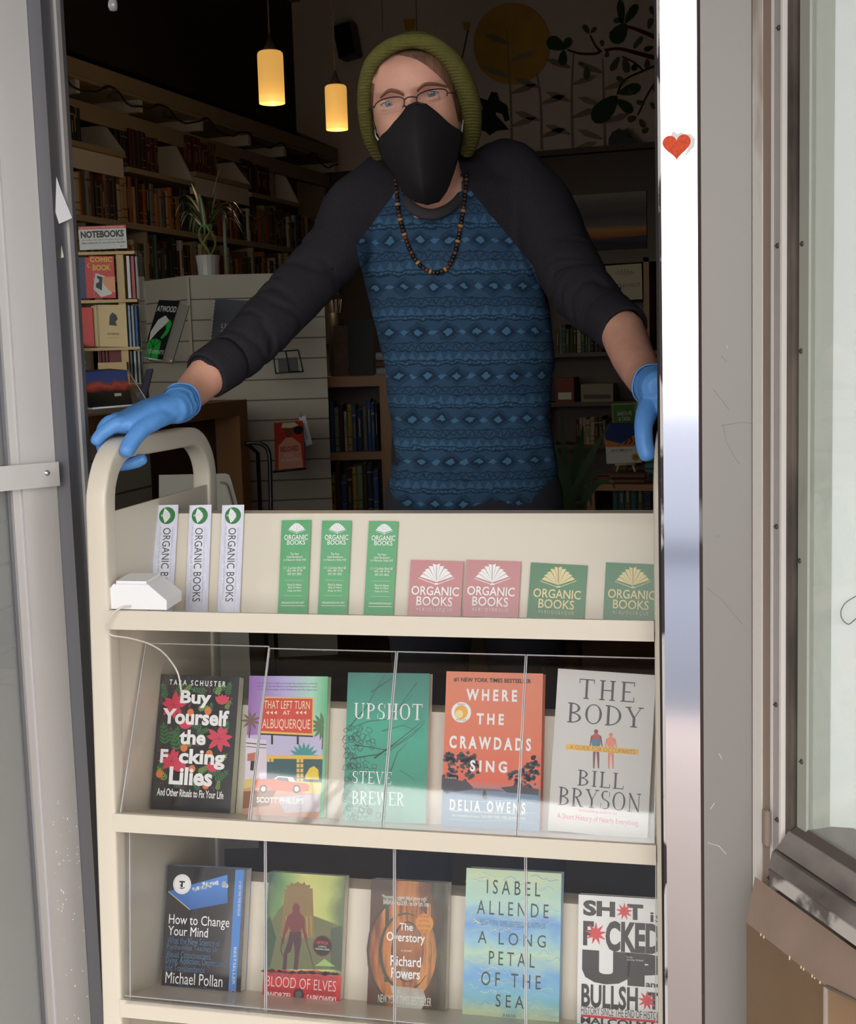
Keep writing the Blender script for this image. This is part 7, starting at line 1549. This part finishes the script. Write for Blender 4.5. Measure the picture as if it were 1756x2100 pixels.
# --- notebook rack on the counter
ZN = 4.05; kn = ZN/FPX
rk = thing('notebook_rack', 'pine and acrylic notebook rack with a printed header card on the counter', 'rack', (0, 0, 0)); nf = _r*math.cos(.08)+_f*math.sin(.08); nd = Vector((-nf.y, nf.x, 0))
def RK(px, py): return hit(px, py, P(207, 620, ZN), nd)
Lx, Rx = RK(150, 620), RK(258, 620); wrk = (Rx-Lx).dot(nf)
for y_ in (518, 617, 715, 790):
    q = RK(150, y_); q = Vector((Lx.x, Lx.y, RK(205, y_).z)); b = MB(); b.obb(q-Vector((0, 0, .006)), nf*(wrk+.035), nd*.16, Vector((0, 0, .009)), PINE); b.build('tier', rk)
zb_, zt3 = ZC, RK(205, 515).z
b = MB(); b.obb(Vector((Lx.x, Lx.y, ZC))+nf*(wrk-.024)+nd*.012, nf*.022, nd*.14, Vector((0, 0, zt3-ZC)), PINE); b.build('upright', rk)
b = MB()
for u_ in (0, .42, 1.25): b.obb(Vector((Lx.x, Lx.y, RK(205, 790).z))+nf*(wrk*u_)-nd*.004, nf*.0015, nd*.16, Vector((0, 0, zt3-RK(205, 790).z)), ACR)
b.build('acrylic_divider', rk); b = MB(); b.obb(Vector((Lx.x, Lx.y, ZC))-nd*.0+nf*.0, nf*(wrk+.035), nd*.16, Vector((0, 0, RK(205, 790).z-ZC)), DKWOOD); b.build('base', rk)
def nb(name, label, px0, py0, px1, py1, cov, art=None, off=.006, thick=.006, skew=0, cat='notebook', group='notebooks in the rack'):
    a = RK(px0, py1)+nd*off; c_ = RK(px1, py1)+nd*off; t_ = RK(px0+skew, py0)+nd*off; ex = c_-a; W = ex.length; ex.normalize(); H = (t_-a).length; b_ = MB(); n = -nd
    b_.obb(a, ex*W, nd*thick, Vector((0, 0, H)), cov); A_ = Art(b_, a-nd*.0002, ex, Vector((0, 0, 1)), W, H)
    if art: art(A_)
    return tag(b_.build(name), label, cat, group)
RDN = col('notebook red', (196, 44, 40)); TANN = col('notebook tan', (206, 176, 122)); NAVN = col('notebook navy', (40, 52, 92)); YEL = col('comic yellow', (230, 180, 50)); SKI = col('drawn hand', (220, 140, 90))
nb('notebook', 'dark blue notebook at the outer end of the rack top tier', 152, 526, 178, 611, NAVN, off=.03)
nb('notebook', 'plain red notebook half hidden behind the red comic style notebook', 176, 527, 200, 611, RDN, lambda A: A.text('O', .2, .74, .55, .86, YEL, 2, .02), off=.02)
def art_com(A):
    A.text('COMIC', .02, .86, .94, .98, YEL, 2, .03); A.text('BOOK', .12, .66, .86, .80, YEL, 2, .03); A.poly([(.1, .22), (.22, .6), (.62, .52), (.86, .1), (.4, .02)], WHC, 1.5); A.poly([(.2, .26), (.28, .54), (.5, .5), (.44, .18)], BK, 2); A.poly([(.5, .5), (1, .52), (1, .12), (.74, .18), (.52, .34)], SKI, 2.5); A.ell(.25, .42, .1, WHC, 3)
nb('notebook', 'red notebook with yellow COMIC BOOK lettering on the rack top tier', 187, 525, 237, 611, RDN, art_com, off=.008)
for i, (c_, nm) in enumerate((((214, 206, 204), 'white'), ((214, 120, 124), 'pink'), ((206, 200, 196), 'cream'))): nb('notebook', nm+' notebook seen edge on at the rack side, top tier', 262+i*8, 524, 268+i*8, 611, mat('edge '+nm, c_, rough=.6), off=.015+.01*i, thick=.1)
nb('notebook', 'red notebook on the second tier at the outer rack end', 154, 630, 192, 711, RDN, lambda A: (A.ell(.25, .24, .16, col('emblem pale', (190, 200, 206)), 2), A.ell(.2, .2, .09, col('emblem blue', (60, 110, 180)), 3)), off=.02)
def art_tan(A): A.poly([(.36, .52), (.4, .74), (.5, .82), (.64, .76), (.68, .66), (.6, .6), (.64, .5)], BK, 2); A.text('NOTEBOOK', .28, .28, .72, .33, DKWOOD, 2); A.line([(.3, .22), (.7, .22)], .008, DKWOOD, 2)
for i in range(3): nb('notebook', 'tan notebook edge showing beside the dark emblem notebook, %s from the front' % ordn(2-i), 188+i*5, 627-i, 230+i*4, 711, mat('tan notebook %d' % i, (206-i*8, 178-i*6, 128), rough=.6), off=.030-.006*i)
nb('notebook', 'tan notebook with a dark emblem on the rack second tier', 205, 625, 262, 711, TANN, art_tan, off=.008)
for i in range(3): nb('notebook', ['pale blue', 'white', 'blue'][i]+' notebook edge on the rack second tier side', 265+i*6, 626, 269+i*6, 711, mat('edge blue %d' % i, [(150, 180, 214), (206, 208, 212), (90, 130, 190)][i], rough=.6), off=.015+.01*i, thick=.1)
for i in range(4): nb('notebook', 'maroon notebook on the rack third tier, %s from the outer end' % ordn(i), 204+i*7, 718, 209+i*7 if i < 3 else 262, 788, mat('maroon notebook', (104, 40, 44), rough=.6), off=.02, thick=.05)
for i in range(3): nb('notebook', ['grey', 'white', 'silver'][i]+' card edge on the rack third tier side', 268+i*8, 720, 272+i*8, 788, mat('grey card %d' % i, [(120, 122, 130), (180, 180, 184), (150, 150, 156)][i], rough=.5), off=.02, thick=.1)
# header card of the rack
def art_hd(A):
    A.rect(0, 0, 1, 1, WHC, .5); A.rect(0, .87, 1, 1, col('header red', (206, 60, 60)), 1); A.text('UNCONVENTIONALLY MADE NOTEBOOKS CARDS', .04, .9, .96, .97, WHC, 2); A.text('NOTEBOOKS', .04, .50, .95, .80, BK, 2, .045)
    A.text('for notes, lists, plans, thoughts, sketches', .06, .36, .94, .45, BK, 2); A.text('Little notebooks for you and your big ideas', .04, .22, .97, .33, BK, 2, .015); A.rect(.24, .04, .78, .055, TXL, 2); A.rect(.24, .16, .78, .175, TXL, 2); A.text('$7', .86, .06, .92, .13, TXD, 2)
a, c_, t_ = RK(164, 513), RK(261, 509), RK(162, 465); ex = c_-a; Wd = ex.length; ex.normalize(); ey = t_-a; ey = (ey-ex*ey.dot(ex)); Hh = ey.length; ey.normalize(); b = MB(); b.obb(a, ex*Wd, nd*.003, ey*Hh, WHC); A_ = Art(b, a-nd*.0002, ex, ey, Wd, Hh); art_hd(A_); b.build('header_card', rk)
# wooden blocks, photo books
def blockbox(label, x0, y0, x1, y1, z, d=.05):
    a = P(x0, y1, z); b_ = MB(); b_.obb(a, _r*((x1-x0)*z/FPX), _f*d, Vector((0, 0, (y1-y0)*z/FPX)), PINE); return tag(b_.build('wooden_block'), label, 'block')
for x0, y0, x1, y1 in ((205, 744, 263, 764), (140, 705, 170, 719)):
    a = RK(x0, y1); b = MB(); b.obb(a-nd*.03, nf*((x1-x0)*kn), nd*.034, Vector((0, 0, (y1-y0)*kn)), PINE); b.build('pine_block', rk)
blockbox('upright pale wooden block at the counter edge beside the door jamb', 144, 807, 159, 850, 3.6)
LAND = ramp_mat('printed mountain', 1, ((0, (40, 36, 34)), (.30, (46, 46, 34)), (.40, (52, 44, 40)), (.46, (150, 60, 54)), (.58, (214, 96, 70)), (.66, (150, 80, 96)), (.72, (70, 90, 150)), (1, (60, 84, 156))), nscale=4, namp=.35, stretch=(1, .6, 1))
def pbook(i, label):
    dx = -6.5*i; zz = 3.62+.012*i; o_ = P(183+dx, 836-.5*i, zz); ex = P(272+dx, 830-.5*i, zz+.03)-o_; ey = P(166+dx, 764-.5*i, zz+.16)-o_; W = ex.length; ex.normalize(); ey = ey-ex*ey.dot(ex); H = ey.length; ey.normalize(); n = ex.cross(ey)
    r = thing('photo_book', label, 'book', M=frame(o_, ex, -n, ey), group='landscape books on the counter'); b_ = MB(); b_.bb((0, 0, 0), (W, .001, H), mat('photo cover', (60, 60, 70), rough=.3)); b_.bb((0, .007, 0), (W, .008, H), mat('photo cover', (60, 60, 70))); A_ = Art(b_, (0, 0, 0), (1, 0, 0), (0, 0, 1), W, H)
    if i == 0: A_.rect(0, 0, 1, 1, LAND, .5); A_.rect(.62, .26, .78, .34, WHC, 2)
    b_.build('cover', r); b_ = MB(); b_.bb((.0005, .001, .001), (W-.002, .007, H-.001), mat('white page edges', (206, 206, 210), rough=.7)); b_.build('page_block', r)
for i in range(6): pbook(i, 'front landscape photo book with red mountain cover on the counter' if i == 0 else 'photo book edge in the slanted stack on the counter, %s behind the front one' % ordn(i-1))
st = thing('acrylic_stand', 'clear acrylic stand beside the landscape photo books on the counter', 'stand', (0, 0, 0)); b = MB(); b.prism([P(*c_) for c_ in ((252, 760, 3.82), (262, 759, 3.82), (305, 826, 3.6), (290, 829, 3.6))], FWD*.004, ACR); b.build('back_plate', st); b = MB(); b.tube([P(190, 838, 3.56), P(305, 828, 3.56)], .003, ACE, n=6); b.tube([P(262, 759, 3.82), P(305, 827, 3.58)], .0015, ACE, n=5); b.build('front_lip', st)
quad_book('photo_book', 'dark blue photo book behind the acrylic stand on the counter', 'book', (254, 764), (268, 762), (283, 824), 3.66, .006, mat('photo cover blue', (54, 62, 92), rough=.3), zt=3.84, group=None)
